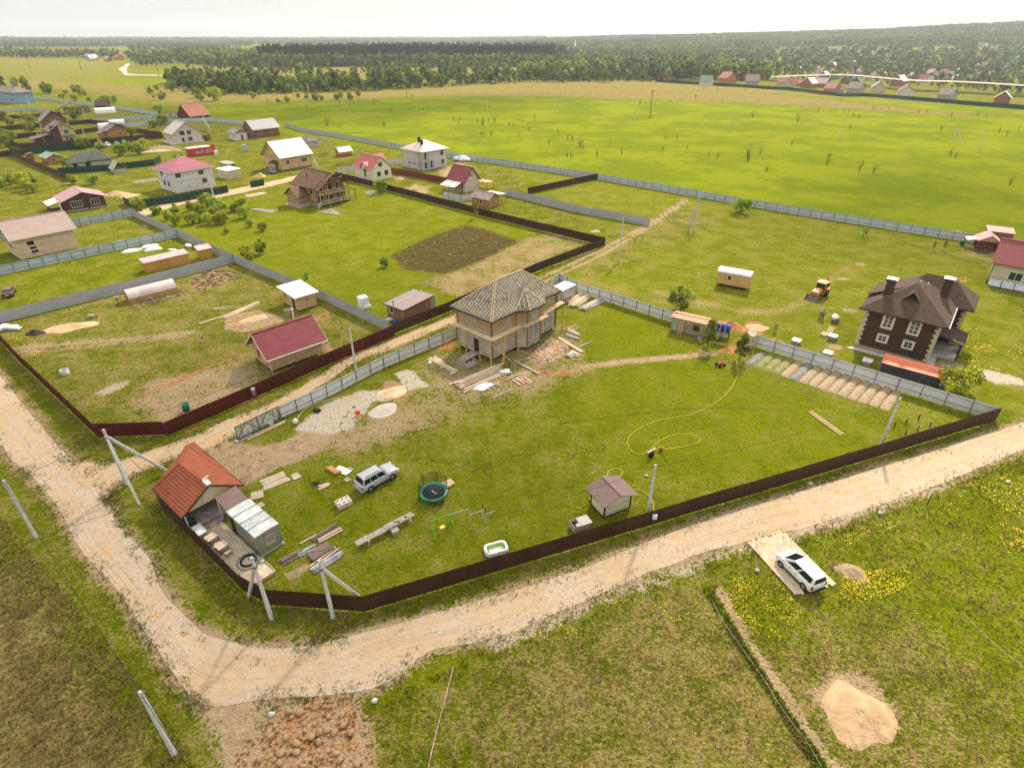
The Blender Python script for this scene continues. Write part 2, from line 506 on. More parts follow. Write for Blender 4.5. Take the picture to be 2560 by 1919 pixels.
stroke(GL('C6', 0, 1120, 400, 930, 800, 800), .35, .35, clay=.9)
stroke(GL('C5', 1480, 1510, 1850, 1330, 2211, 1190), .3, .35, clay=.9)
region(GL('C5', 1080, 1400, 1300, 1290, 1480, 1240, 1500, 1290, 1200, 1420), .4, dirt=1, white=.4)
region(GL('C6', 560, 560, 580, 430, 900, 380, 1100, 440, 1150, 480, 900, 560, 760, 590), .5, dirt=.95, clay=.3)
region(GL('C6', 1440, 460, 1560, 350, 1640, 420, 1500, 520), .5, clay=.5, dirt=.5)
region(GL('C6', 1530, 700, 1700, 780, 1560, 800), .5, dirt=.8, clay=.4)
region(GL('C6', 200, 90, 420, -60, 780, 30, 500, 130, 290, 200), .3, soil=.55, dirt=.75)
region(GL('C5', 1460, 330, 2060, 180, 2211, 260, 1500, 440), .4, soil=.45, dirt=.6)
NPLOT = GL('C2', 70, 780, 700, 1065, 1470, 1420, 2211, 1660) + GL('C6', 2211, 560) + GL('C4', 95, 1170, 600, 950, 1390, 600, 2030, 360) + GL('B8', 2000, 1190, 0, 700)
region(NPLOT, 1, lush=.85, dry=.26)
region(GL('C4', 330, 690, 700, 480, 1240, 290, 1480, 230, 1880, 310, 1240, 600, 700, 830), 1, dry=.92, lush=.4, dirt=.36)
region(GL('C4', 50, 440, 420, 260, 760, 150, 1000, 210, 1250, 310, 900, 490, 560, 610, 200, 570), 1.0, soil=.72, dry=.7)
region(GL('C4', 1520, 310, 1640, 280, 1740, 320, 1660, 360), .6, lush=.9, dry=.1)
region(GL('C1', 0, 1295, 2176, 840, 2176, 1200, 300, 1658), 1, lush=.62, dry=.3)
region(GL('C1', 950, 640, 1740, 520, 2120, 700, 960, 950), 1, lush=.6, dry=.42)
region(GL('C2', 1800, 300, 2211, 100, 2211, 330, 1900, 380), 1, lush=.7, dry=.3)
RPLOT = GL('C8', 0, 200, 1270, 600, 2211, 920) + GL('D3', 0, 400, 1890, 960, 2211, 1000, 2211, 0) + GL('D1', 1500, 230, 0, 0) + GL('B8', 2211, 480) + GL('C4', 2180, 250)
region(RPLOT, 1, lush=.85, dry=.42)
region(GL('C8', 100, 180, 800, -300, 1500, -500, 1700, -300, 900, -50, 700, 150), 3, dry=.66, lush=.5)
region(GL('D1', -200, 650, 300, 500, 700, 450, 500, 700, 0, 950), 3, dry=.55)
region(GL('D3', 1640, 560, 1800, 540, 2211, 640, 2211, 720, 1900, 700, 1750, 640), .6, white=.8, dry=.7)
region(GL('D1', 1250, 1480, 1400, 1400, 1650, 1480, 1400, 1560), .5, dirt=.8)
region(GL('D2', 1100, 830, 1300, 810, 1390, 900, 1330, 1000, 1130, 950), .5, clay=.8, dirt=.5)
stroke(GL('D2', 1440, 700, 1700, 640, 1800, 590, 2000, 450, 2211, 280), .35, .5, dry=.95, dirt=.4)
stroke(GL('D2', 1500, 720, 1800, 660, 2211, 660), .35, .5, dry=.9, dirt=.3)
stroke(GL('D2', 0, 450, 500, 560, 1000, 680, 1440, 700), 1.0, .8, dry=.9, dirt=.32)
stroke(GL('C8', 330, 230, 700, 330, 1100, 420, 1500, 480), 1.2, 1, dry=.8)
stroke(GL('D1', 0, 880, 260, 640, 500, 480), .5, .5, dry=.95)
for p_ in GL('D1', 590, 475, 430, 620, 480, 930, 350, 1290):
    region([V((p_.x + 1.3 * cos(a), p_.y + .9 * sin(a), 0)) for a in (0, .8, 1.6, 2.4, 3.2, 4, 4.8, 5.6)], .5, dirt=.9, clay=.25)
region(GL('E8', 0, 480, 260, 570, 520, 620, 740, 560, 880, 500, 1010, 400, 1230, 470, 1480, 420, 1620, 390, 1900, 330, 2211, 330, 2211, 420, 1700, 500, 1250, 600, 1050, 680, 800, 790, 540, 900, 380, 990, 0, 1000), .7, dirt=1, dry=.8)
region(GL('E8', 850, 450, 1000, 300, 1180, 180, 1500, 60, 1700, 50, 1850, 160, 1640, 180, 1500, 330, 1420, 450, 1200, 500), .5, dirt=1, white=.72)
region(GL('C7', 110, 1240, 270, 1200, 490, 1380, 250, 1430), .35, dirt=1, white=.95)
region(GL('C7', 0, 1330, 120, 1320, 280, 1420, 300, 1480, 220, 1560, 0, 1520), .4, dirt=1, clay=.5)
region(GL('C7', 560, 1180, 700, 1210, 1000, 1180, 1300, 1300, 1750, 1200, 2000, 1160, 2050, 1240, 1600, 1400, 1000, 1470, 700, 1420, 640, 1330), .8, dirt=.72, dry=.8)
region(GL('C7', 1180, 1150, 1500, 1050, 1900, 820, 2000, 900, 1800, 1180, 1500, 1260), .8, dirt=.75)
region(GL('C7', 560, 960, 690, 890, 780, 920, 740, 980, 590, 1000), .4, clay=.9)
stroke(GL('C8', 250, 1110, 500, 1075, 800, 1040, 1100, 1010, 1400, 985, 1660, 960), .75, .35, dirt=.95, dry=.9)
region(GL('C8', 1660, 950, 1750, 900, 1900, 880, 1960, 960, 1800, 960), .4, clay=.8)
region(GL('D6', 1720, 1080, 1990, 950, 2010, 1000, 1790, 1140), .25, dirt=.8, dry=.7)
region(f(-400, 1250, 0, 1280, 470, 1919, 520, 2100, -500, 2100), 4, lush=.25, dry=1.15)
stroke(f(0, 1230, 130, 1410, 300, 1650, 470, 1900), 2.2, 2.2, lush=.5, dry=.42)
stroke(GL('D6', 0, 200, 700, 900, 1000, 1250, 1350, 1500) + GL('D7', 300, 1640, 900, 1650), 1.8, 1.4, lush=.55, dry=.5)
SMEAD = f(700, 1760, 960, 1740, 1344, 1560, 1740, 1400, 2096, 1300, 2560, 1130, 2900, 1100, 2900, 2200, 600, 2200)
region(SMEAD, 1.5, lush=.6, dry=.6)
region(f(1900, 1480, 2200, 1350, 2600, 1200, 2800, 1500, 2600, 1700, 2200, 1620), 5, lush=.85, dry=.28)
region(GL('E1', 0, 620, 480, 600, 760, 900, 500, 1250, 300, 1150), 1, lush=.9, dry=.15)
region(GL('E1', 1130, 560, 1700, 510, 1830, 640, 1300, 860, 1080, 760), .8, lush=.85, dry=.1)
region(GL('E3', 1400, 1250, 1700, 900, 2211, 780, 2211, 1500, 1900, 1500), 2, lush=.85, dry=.08)
region(f(1260, 1640, 1560, 1500, 1780, 1500, 2050, 1919, 1240, 2000), 2.5, lush=.42, dry=.78)
region(f(1960, 1640, 2200, 1560, 2330, 1680, 2300, 1919, 2000, 1880), 3, lush=.45, dry=.76)
stroke(f(960, 1735, 1344, 1570, 1740, 1412, 2096, 1312, 2367, 1222, 2560, 1150), .9, 1.0, lush=.75, dry=.2)
stroke(f(1240, 1612, 1450, 1525, 1800, 1390, 2096, 1300, 2367, 1212), .5, .6, white=.55, dirt=.5, dry=.7)
stroke(f(1770, 1470, 1850, 1600, 1960, 1760, 2060, 1919), .4, .25, lush=.9, dry=.0)
stroke(f(1800, 1480, 1870, 1600, 1990, 1780, 2090, 1919), .45, .3, dirt=.85)
region(f(560, 1919, 640, 1850, 690, 1760, 810, 1730, 880, 1745, 930, 1800, 940, 2000, 520, 2050), .8, dirt=.95, clay=.5, soil=.15)
region(f(480, 1700, 660, 1740, 640, 1880, 560, 1919), 1.0, dirt=.95)
region(GL('E7', 480, 880, 700, 700, 1000, 780, 1160, 1000, 1200, 1160, 900, 1270, 640, 1130), .9, dirt=.9)
region(GL('B6', 450, 1080, 700, 980, 1050, 1030, 1000, 1100, 600, 1130), 1, dirt=.7)
region(GL('B8', 900, 830, 1100, 780, 1340, 850, 1250, 920), 1, dirt=.8)
region(GL('B8', 1400, 600, 1700, 470, 1920, 560, 1500, 680), 1.2, dirt=.8)
region(GL('B8', 730, 630, 960, 700, 850, 730), .8, dirt=.8)
region(GL('B7', 1090, 590, 1300, 530, 1880, 640, 1300, 710), 1, soil=.4, dry=.7, dirt=.45)
region(GL('B7', 1200, 890, 1480, 850, 1560, 880, 1300, 920), .5, soil=.6)
region(GL('B7', 1560, 1060, 1980, 990, 1950, 1060, 1620, 1110), .5, soil=.6)
region(GL('A1', 1060, 850, 1480, 810, 1420, 830, 1120, 870), 1, dirt=.5, clay=.3)
region(GL('B8', 2150, 480, 2211, 470, 2211, 700, 2000, 600), 2, dry=.55)
region(GL('A4', 0, 620, 600, 690, 1300, 740, 2000, 800, 1200, 740, 500, 640), 4, dry=.95, lush=.3, bright=0)

def edge_pairs(*a): return [(G('f', a[i], a[i + 1]), G('f', a[i + 2], a[i + 3])) for i in range(0, len(a), 4)]
MAIN = edge_pairs(2900, 965, 2900, 1010, 2560, 1056, 2560, 1123, 2367, 1117, 2367, 1204, 2096, 1199, 2096, 1294, 1740, 1309, 1740, 1388, 1422, 1432, 1475, 1495, 1160, 1511, 1240, 1594,
                  867, 1592, 1083, 1625, 775, 1612, 960, 1708, 698, 1620, 806, 1738, 640, 1618, 640, 1752, 560, 1600, 530, 1762, 501, 1575, 470, 1730, 407, 1478, 400, 1634, 376, 1400, 345, 1550, 331, 1350, 297, 1478,
                  294, 1311, 215, 1390, 272, 1255, 140, 1262, 235, 1200, 82, 1193, 160, 1130, 39, 1156, 43, 993, -40, 1060, 0, 940, -110, 960, -90, 830, -210, 850, -200, 700, -330, 720)
LANE = edge_pairs(130, 1150, 262, 1262, 200, 1155, 275, 1240, 282, 1158, 320, 1196, 369, 1128, 425, 1150, 480, 1089, 540, 1112, 560, 1053, 610, 1078, 690, 1003, 712, 1018, 800, 938, 812, 956, 880, 890, 890, 905, 980, 850, 990, 866,
                  1136, 788, 1142, 803)
LANE2 = edge_pairs(340, 530, 352, 542, 450, 499, 460, 510, 560, 478, 570, 489, 700, 449, 706, 458, 780, 428, 790, 436)
def ribbon(name, prs, mat, z, jit=.35, seed=3, fade=None):
    A = spline([p[0] for p in prs], 36); B = spline([p[1] for p in prs], 36)
    n, k = len(A), 17; vs = []; uv = []; s = 0; rnd = random.Random(seed)
    for i in range(n):
        if i: s += ((A[i] + B[i]) / 2 - (A[i - 1] + B[i - 1]) / 2).length
        wdt = (B[i] - A[i]).length
        ja = jit * (.6 * mn.noise(V((s * .25, seed, 0))) + .4 * mn.noise(V((s * 2.3, seed, 3))) + .35 * mn.noise(V((s * 6, seed, 3))))
        jb = jit * (.6 * mn.noise(V((s * .25, seed, 9))) + .4 * mn.noise(V((s * 2.3, seed, 6))) + .35 * mn.noise(V((s * 6, seed, 6))))
        for j in range(k):
            t = (j / (k - 1)) * (1 + (ja + jb) / wdt) - ja / wdt
            p = A[i].lerp(B[i], t)
            u = j / (k - 1); dz = .05 * sin(pi * u) - .045 * (math.exp(-((u - .3) / .07) ** 2) + math.exp(-((u - .7) / .07) ** 2))
            vs.append((p.x, p.y, z + max(0, dz) * (1 if wdt > 4 else .3))); uv.append((u, s))
    fs = [(i * k + j, i * k + j + 1, (i + 1) * k + j + 1, (i + 1) * k + j) for i in range(n - 1) for j in range(k - 1)]
    me = npmesh(name, np.array(vs), np.array(fs), mat, smooth=True, uv=np.array(uv))
    o = link(name, me); tag(o, kind='structure'); return o
for a_ in (0, 9):
    stroke(f(1136 + a_, 788 + a_, 1306 + a_, 714 + a_, 1404 + a_, 671 + a_, 1495 + a_, 628 + a_, 1567 + a_ * .8, 590 + a_ * .8, 1646 + a_ * .6, 543 + a_ * .6, 1714 + a_ * .5, 497 + a_ * .5), .5, .3, dirt=.74, dry=.9)
region(GL('E8', 1100, 640, 1500, 330, 2000, 60, 2300, 0, 2500, 240, 2100, 500, 1500, 720), 2.4, dirt=.5, dry=.8)
region(GL('C7', 560, 1000, 1100, 1100, 1900, 760, 2050, 900, 2211, 1200, 1500, 1520, 700, 1560, 300, 1300), 2.2, dirt=.44, dry=.75)
for prs, mg in ((MAIN, .5), (LANE, .35), (LANE2, .4)):
    A = [p[0] for p in prs]; B = [p[1] for p in prs]
    region(spline(A, 4) + spline(B, 4)[::-1], .9 if mg == .5 else .6, .45 if mg == .5 else .2, dirt=.98, dry=.7)

def road_mat(name, gravel):
    m, nt, b = newmat(name); L = nt.links
    tc = nd(nt, 'TexCoord'); ob = tc.outputs['Object']; sp = nd(nt, 'SeparateXYZ'); L.new(tc.outputs['UV'], sp.inputs[0]); u, v = sp.outputs[0], sp.outputs[1]
    big, mid, fin = noi(nt, ob, .16, 4), noi(nt, ob, 1.1, 4, .6), noi(nt, ob, 7, 3, .7)
    col = mix(nt, rng(nt, mid, .35, .65), (.50, .365, .23), (.43, .30, .175))
    trk = mth(nt, 'ABSOLUTE', mth(nt, 'SUBTRACT', mth(nt, 'ABSOLUTE', mth(nt, 'SUBTRACT', u, .5)), .2))
    gr = rng(nt, mth(nt, 'ADD', mth(nt, 'ADD', mth(nt, 'MULTIPLY', trk, .5), mth(nt, 'MULTIPLY', big, 2.2)), mth(nt, 'MULTIPLY', mid, 1.1)), 1.36 + (0 if gravel else .5), 1.95 + (0 if gravel else .5), 0, .55)
    vo = nd(nt, 'TexVoronoi'); vo.inputs['Scale'].default_value = 7; L.new(ob, vo.inputs['Vector'])
    vs_ = nd(nt, 'SeparateColor'); L.new(vo.outputs['Color'], vs_.inputs[0])
    stone = mix(nt, vs_.outputs[0], (.33, .28, .22), (.60, .51, .42))
    col = mix(nt, gr, col, stone)
    rut = mth(nt, 'ADD', mth(nt, 'MULTIPLY', noi(nt, ob, .3, 3), .14), trk)
    col = mix(nt, rng(nt, rut, .13, .03, 0, .65), col, (.56, .385, .215))
    mp = nd(nt, 'CombineXYZ'); L.new(mth(nt, 'MULTIPLY', u, 17), mp.inputs[0]); L.new(mth(nt, 'MULTIPLY', v, .10), mp.inputs[1])
    st = noi(nt, mp.outputs[0], 1.0, 4, .6)
    col = mix(nt, mth(nt, 'MULTIPLY', rng(nt, st, .5, .72), .5), col, (.57, .40, .23))
    col = mix(nt, mth(nt, 'MULTIPLY', rng(nt, st, .47, .30), .5), col, (.35, .25, .145))
    col = mix(nt, rng(nt, noi(nt, ob, .35, 5, .7), .58, .72), col, (.58, .31, .14))
    tuft = mth(nt, 'MULTIPLY', rng(nt, noi(nt, ob, 1.9, 4, .7), .62, .68), rng(nt, mth(nt, 'ABSOLUTE', mth(nt, 'SUBTRACT', u, .47)), .14, .04))
    col = mix(nt, mth(nt, 'MULTIPLY', tuft, .8), col, (.10, .14, .02))
    col = mix(nt, .5, col, mix(nt, 1.0, col, mix(nt, fin, (.5, .5, .5), (1.5, 1.5, 1.5)), 'MULTIPLY'))
    L.new(col, b.inputs['Base Color']); b.inputs['Roughness'].default_value = 1; b.inputs['Specular IOR Level'].default_value = 0
    bp = nd(nt, 'Bump'); bp.inputs['Strength'].default_value = .7; bp.inputs['Distance'].default_value = .12
    L.new(mth(nt, 'ADD', fin, mth(nt, 'MULTIPLY', st, 1.2)), bp.inputs['Height']); L.new(bp.outputs[0], b.inputs['Normal'])
    return m
RM, RL = road_mat('gravel_road', True), road_mat('dirt_lane', False)
ribbon('road', MAIN, RM, .012)
ribbon('lane', LANE, RL, .008, .3, 8)
ribbon('village_road', LANE2, RL, .008, .4, 5)

def axis(a, b, step, lo, hi, g=1.06):
    n = int(round((b - a) / step)); c = list(np.linspace(a, b, n + 1))
    s = step; x = b; up = []
    while x < hi: s = min(s * g, 140); x += s; up.append(x)
    s = step; x = a; dn = []
    while x > lo: s = min(s * g, 140); x -= s; dn.append(x)
    return np.array(dn[::-1] + c + up)
gx, gy = axis(-72, 96, .34, -7500, 7500), axis(18, 118, .34, -300, 7500)
GX, GY = np.meshgrid(gx, gy)
X, Y = GX.ravel(), GY.ravel()
Z = terrain(X, Y)
zz = zones(X, Y)
turf = 1 - np.clip(zz['dirt'] + zz['soil'] + zz['white'], 0, 1)
Z = Z + (fbm(X / 2.2, Y / 2.2, 3, 3) - .62) * .10 * np.clip(1 - np.hypot(X, Y) / 260, 0, 1) * turf - .012 * (np.hypot(X, Y) < 400)
nx, ny = len(gx), len(gy)
ii = (np.arange(ny - 1)[:, None] * nx + np.arange(nx - 1)[None, :]).ravel()
FQ = np.stack([ii, ii + 1, ii + nx + 1, ii + nx], 1)

def ground_mat():
    m, nt, b = newmat('turf_and_soil'); L = nt.links
    tc = nd(nt, 'TexCoord'); ob = tc.outputs['Object']
    za = nd(nt, 'Attribute', attribute_name='za'); zb = nd(nt, 'Attribute', attribute_name='zb')
    sa = nd(nt, 'SeparateColor'); L.new(za.outputs['Color'], sa.inputs[0]); sb = nd(nt, 'SeparateColor'); L.new(zb.outputs['Color'], sb.inputs[0])
    lush, dry, dirt = sa.outputs; soil, clay, white = sb.outputs; bright = za.outputs['Alpha']
    n0, n1, n2, n3, n4 = noi(nt, ob, .035, 4), noi(nt, ob, .22, 4), noi(nt, ob, .9, 5, .62), noi(nt, ob, 3.6, 4, .65), noi(nt, ob, 15, 3, .7)
    mpp = nd(nt, 'Mapping'); mpp.inputs['Rotation'].default_value = (0, 0, R(40)); mpp.inputs['Scale'].default_value = (1.5, 6, 1); L.new(ob, mpp.inputs[0])
    n5 = noi(nt, mpp.outputs[0], 1.0, 4, .65)
    n0, n1, n2, n3, n5 = (rng(nt, q, .33, .67) for q in (n0, n1, n2, n3, n5))
    def s(*t):
        r = None
        for x, k in t:
            q = mth(nt, 'MULTIPLY', mth(nt, 'SUBTRACT', x, .5), k)
            r = q if r is None else mth(nt, 'ADD', r, q)
        return r
    A = lambda a, b_: mth(nt, 'ADD', a, b_)
    g = mix(nt, rng(nt, A(lush, s((n1, .4), (n2, .5), (n3, .35))), .0, 1.0), (.105, .130, .003), (.225, .255, .004))
    g = mix(nt, rng(nt, n3, .45, 1.1), g, mix(nt, 1.0, g, (.62, .76, .9), 'MULTIPLY'))
    g = mix(nt, mth(nt, 'MULTIPLY', rng(nt, n5, .55, 1.15), .5), g, (.24, .245, .02))
    g = mix(nt, mth(nt, 'MULTIPLY', n0, .3), g, (.16, .165, .010))
    mead = mix(nt, rng(nt, A(n0, s((n1, .3))), .1, .95), (.180, .235, .006), (.265, .305, .008))
    mead = mix(nt, mth(nt, 'MULTIPLY', rng(nt, n2, .4, 1.0), .35), mead, (.28, .29, .03))
    g = mix(nt, bright, g, mead)
    st = mix(nt, n2, (.42, .30, .115), (.30, .21, .07))
    st = mix(nt, rng(nt, n5, .2, .9), st, (.43, .31, .13))
    col = mix(nt, mth(nt, 'MULTIPLY', rng(nt, A(dry, s((n2, .5), (n3, .55), (n1, .35), (n5, .3))), .36, 1.0), .78), g, st)
    dc = mix(nt, n2, (.53, .385, .235), (.43, .295, .165))
    col = mix(nt, rng(nt, A(dirt, s((n2, .42), (n3, .38), (n1, .25))), .28, .60), col, dc)
    col = mix(nt, rng(nt, A(white, s((n2, .4), (n3, .3), (n1, .2))), .25, .65), col, mix(nt, n3, (.72, .62, .50), (.56, .45, .33)))
    col = mix(nt, rng(nt, A(clay, s((n2, .4), (n3, .3), (n1, .2))), .25, .7), col, mix(nt, n3, (.60, .30, .13), (.42, .19, .075)))
    col = mix(nt, rng(nt, A(soil, s((n2, .65), (n3, .5))), .3, .6), col, mix(nt, n3, (.070, .045, .020), (.13, .085, .040)))
    col = mix(nt, .55, col, mix(nt, 1.0, col, mix(nt, n4, (.35, .35, .35), (1.65, 1.65, 1.65)), 'MULTIPLY'))
    L.new(col, b.inputs['Base Color']); b.inputs['Roughness'].default_value = 1; b.inputs['Specular IOR Level'].default_value = 0
    bp = nd(nt, 'Bump'); bp.inputs['Strength'].default_value = .8; bp.inputs['Distance'].default_value = .22
    L.new(A(mth(nt, 'MULTIPLY', n4, .7), mth(nt, 'ADD', n3, n2)), bp.inputs['Height']); L.new(bp.outputs[0], b.inputs['Normal'])
    return m
gme = npmesh('ground', np.stack([X, Y, Z], 1), FQ, ground_mat(), smooth=True)
for nm, (a, b_, c, d) in (('za', ('lush', 'dry', 'dirt', 'bright')), ('zb', ('soil', 'clay', 'white', 'lush'))):
    at = gme.attributes.new(nm, 'FLOAT_COLOR', 'POINT')
    at.data.foreach_set('color', np.stack([zz[a], zz[b_], zz[c], zz[d]], 1).astype(np.float32).ravel())
tag(link('ground', gme), kind='structure')

# ---------------------------------------------------------------- standing grass and dandelions (nobody could count them)
RG = np.random.default_rng(7)
def in_poly(n, pts):
    xs = [p[0] for p in pts]; ys = [p[1] for p in pts]
    x = RG.uniform(min(xs), max(xs), n); y = RG.uniform(min(ys), max(ys), n)
    k = sdist(x, y, pts, True) > 0
    return x[k], y[k]

def tufts(x, y, h, wd, dry, nb=4, lean=.6):
    n = len(x); ang = RG.uniform(0, 2 * pi, (n, nb)); ln = RG.uniform(.1, lean, (n, nb)) ; hh = h[:, None] * RG.uniform(.6, 1.2, (n, nb))
    bx = x[:, None] + RG.normal(0, .07, (n, nb)); by = y[:, None] + RG.normal(0, .07, (n, nb))
    ca, sa = np.cos(ang), np.sin(ang); wx, wy = -sa * wd, ca * wd
    z0 = np.full((n, nb), -.04)
    v = np.stack([np.stack([bx - wx, by - wy, z0], -1), np.stack([bx + wx, by + wy, z0], -1), np.stack([bx + ca * hh * ln, by + sa * hh * ln, hh], -1)], 2)
    c = np.where((RG.random((n, nb)) < dry[:, None])[..., None], np.array([.40, .29, .11]) * RG.uniform(.6, 1.15, (n, nb, 1)), np.array([.135, .17, .006]) * RG.uniform(.6, 1.4, (n, nb, 1)))
    return v.reshape(-1, 3), np.repeat(c.reshape(-1, 3), 3, 0)

GV, GC = [], []
def sow(n, pts, h0, h1, wd=.035, thr=.45, extra=0, nb=4):
    x, y = in_poly(n, pts)
    q = zones(x, y)
    cl = fbm(x / 2.5, y / 2.5, 11, 3)
    k = (q['dirt'] + q['soil'] + q['clay'] + q['white'] < thr) & (RG.random(len(x)) < .35 + cl)
    x, y, cl = x[k], y[k], cl[k]; d = np.clip(q['dry'][k] + (cl - .5) * 1.1 + extra, .05, .95)
    v, c = tufts(x, y, RG.uniform(h0, h1, len(x)) * (.5 + cl), wd, d, nb)
    GV.append(v); GC.append(c)
sow(26000, f(-300, 1290, 0, 1290, 300, 1640, 500, 1919, 500, 2050, -500, 2050), .16, .42, .045, extra=.1)
sow(9000, GL('D4', 0, 230, 600, 900, 1150, 880, 1900, 870, 900, 1170, 150, 380), .1, .28)
sow(9000, GL('D6', 0, 150, 300, 330, 1230, 1272, 1540, 1440) + GL('D7', 880, 1565, 1500, 1400, 1300, 1640, 600, 1900, 0, 1900, -600, 1500), .12, .34)
sow(16000, GL('D7', 880, 1565) + GL('D3', 1890, 1120, 2000, 1180) + GL('E3', 500, 870, 0, 1030) + GL('D8', 1000, 1180, 0, 1480), .14, .4, extra=.1)
sow(45000, f(700, 1800, 960, 1740, 1344, 1570, 1740, 1405, 2096, 1305, 2560, 1140, 2750, 1200, 2700, 2050, 900, 2050), .08, .24)
sow(9000, f(960, 1735, 1344, 1560, 1740, 1400, 2096, 1300, 2560, 1128, 2560, 1165, 2096, 1335, 1740, 1440, 1344, 1600, 980, 1770), .16, .45, .05, thr=1.2)
for prs in (MAIN, LANE):
    for q in (0, 1):
        E = spline([p[q] for p in prs], 30); P_ = np.array([(p.x, p.y) for p in E]); k = RG.integers(0, len(P_), 3800 if prs is MAIN else 1800); x, y = (P_[k] + RG.normal(0, .55, (len(k), 2))).T
        c_ = fbm(x / 1.8, y / 1.8, 31, 3); m_ = c_ > .46; v, c = tufts(x[m_], y[m_], RG.uniform(.06, .26, m_.sum()), .04, np.full(m_.sum(), .3)); GV.append(v); GC.append(c)
sow(5000, f(1755, 1470, 1790, 1465, 2075, 1919, 2035, 1919), .15, .4, .05)
sow(20000, LOT, .05, .13, .04)
sow(8000, WEST, .08, .2)
gv, gc = np.concatenate(GV), np.concatenate(GC)
tag(link('grass', npmesh('grass', gv, np.arange(len(gv)).reshape(-1, 3), vcol_mat('grass_blades', rough=.7, trans=.35), gc)), 'green and straw coloured grass tufts on the verges and meadows', 'grass', kind='stuff')

def specks(n, pts, r=.05, hgt=(.06, .2), clump=.5):
    x, y = in_poly(n, pts); k = RG.random(len(x)) < smooth(clump - .12, clump + .22, fbm(x / 1.9, y / 1.9, 23, 4)) * .75
    x, y = x[k], y[k]; m = len(x); z = RG.uniform(*hgt, m); rr = r * .72 * RG.uniform(.5, 1.3, m)
    a0 = RG.uniform(0, 6.28, m); tl = RG.normal(0, .35, (m, 2))
    vs = []
    for j in range(5):
        a = a0 + j * 2 * pi / 5; px, py = np.cos(a) * rr, np.sin(a) * rr
        vs.append(np.stack([x + px, y + py, z + px * tl[:, 0] + py * tl[:, 1]], -1))
    return np.stack(vs, 1).reshape(-1, 3)
FV = [specks(2100, GL('E1', 1130, 560, 1700, 510, 1830, 640, 1300, 880, 1080, 760), .062, clump=.42), specks(2200, GL('E1', 0, 620, 480, 600, 760, 900, 600, 1200, 300, 1150, 0, 800), .05, clump=.5),
      specks(5200, GL('E3', 1400, 1250, 1700, 900, 2211, 780, 2400, 1500, 1900, 1600), .075, clump=.46), specks(900, GL('E3', 500, 1400, 900, 1280, 1200, 1250, 600, 1480), .06, clump=.45),
      specks(1800, f(1300, 1600, 1560, 1500, 1780, 1480, 1790, 1540, 1450, 1600), .05, clump=.52), specks(700, f(1760, 1480, 1790, 1470, 2080, 1919, 2040, 1919), .055, clump=.5),
      specks(3000, GL('D1', 1450, 1150, 1800, 1100, 2211, 1300, 2211, 1550, 1700, 1500), .10, clump=.56), specks(700, GL('D1', 1380, 600, 1640, 600, 1640, 700, 1400, 680), .1, clump=.4),
      specks(600, GL('C5', 60, 700, 240, 680, 260, 850, 150, 830), .07, clump=.4), specks(300, GL('C5', 330, 960, 420, 900, 470, 930, 400, 980), .07, clump=.3),
      specks(500, GL('D8', 880, 640, 1000, 520, 1230, 470, 1100, 620), .05, clump=.45), specks(700, LOT, .045, clump=.62), specks(1200, GL('B6', 1700, 940, 2100, 960, 2050, 1120, 1850, 1120), .14, clump=.5),
      specks(600, GL('C2', 300, 420, 620, 460, 500, 500, 300, 480), .1, clump=.4), specks(1500, GL('D2', 1600, 850, 2050, 780, 2211, 900, 1900, 1060), .06, clump=.57)]
fv = np.concatenate(FV)
tag(link('dandelions', npmesh('dandelions', fv, np.arange(len(fv)).reshape(-1, 5), M('dandelion_yellow', (.82, .55, .01), (.9, .66, .02), rough=.6))), 'yellow dandelions in bloom scattered through the grass', 'flowers', kind='stuff')

# ---------------------------------------------------------------- the air
def haze():
    b = MB().box(-7600, -310, -40, 7600, 7600, 150)
    m = bpy.data.materials.new('pale_air'); m.use_nodes = True; nt = m.node_tree; nt.nodes.clear()
    o = nd(nt, 'OutputMaterial'); v = nd(nt, 'VolumePrincipled')
    v.inputs['Color'].default_value = (.90, .95, 1, 1); v.inputs['Density'].default_value = .00011; v.inputs['Anisotropy'].default_value = .35
    nt.links.new(v.outputs[0], o.inputs['Volume'])
    solo('haze', 'pale haze lying over the far woods and hills', 'haze', b, m, kind='stuff')

def cloud(c, rx, ry, opt, h=720, seed=1):
    """an unseen cloud above the frame, added to throw its patch of shade"""
    m = bpy.data.materials.get('cloud_vapour_%g' % opt)
    if not m:
        m = bpy.data.materials.new('cloud_vapour_%g' % opt); m.use_nodes = True; nt = m.node_tree; nt.nodes.clear()
        o = nd(nt, 'OutputMaterial'); v = nd(nt, 'VolumePrincipled'); v.inputs['Color'].default_value = (.95, .95, .95, 1); v.inputs['Density'].default_value = opt / 90; v.inputs['Anisotropy'].default_value = .6
        nt.links.new(v.outputs[0], o.inputs['Volume'])
    k = h / sd.z; p = V((c.x + sd.x * k, c.y + sd.y * k, h))
    solo('cloud', None, None, MB().blob((0, 0, 0), rx, ry, 45, seed, .7, 28, 14), m, p, R(20), kind='structure')
cloud(V((-52, 34, 0)), 74, 44, .95, seed=2); cloud(G('f', 250, 330), 120, 90, .35, seed=3)
cloud(G('f', 900, 268), 170, 60, 1.1, seed=5); cloud(G('f', 2380, 500), 75, 26, 1.1, seed=6); cloud(G('f', 500, 1900), 40, 22, .5, seed=7)
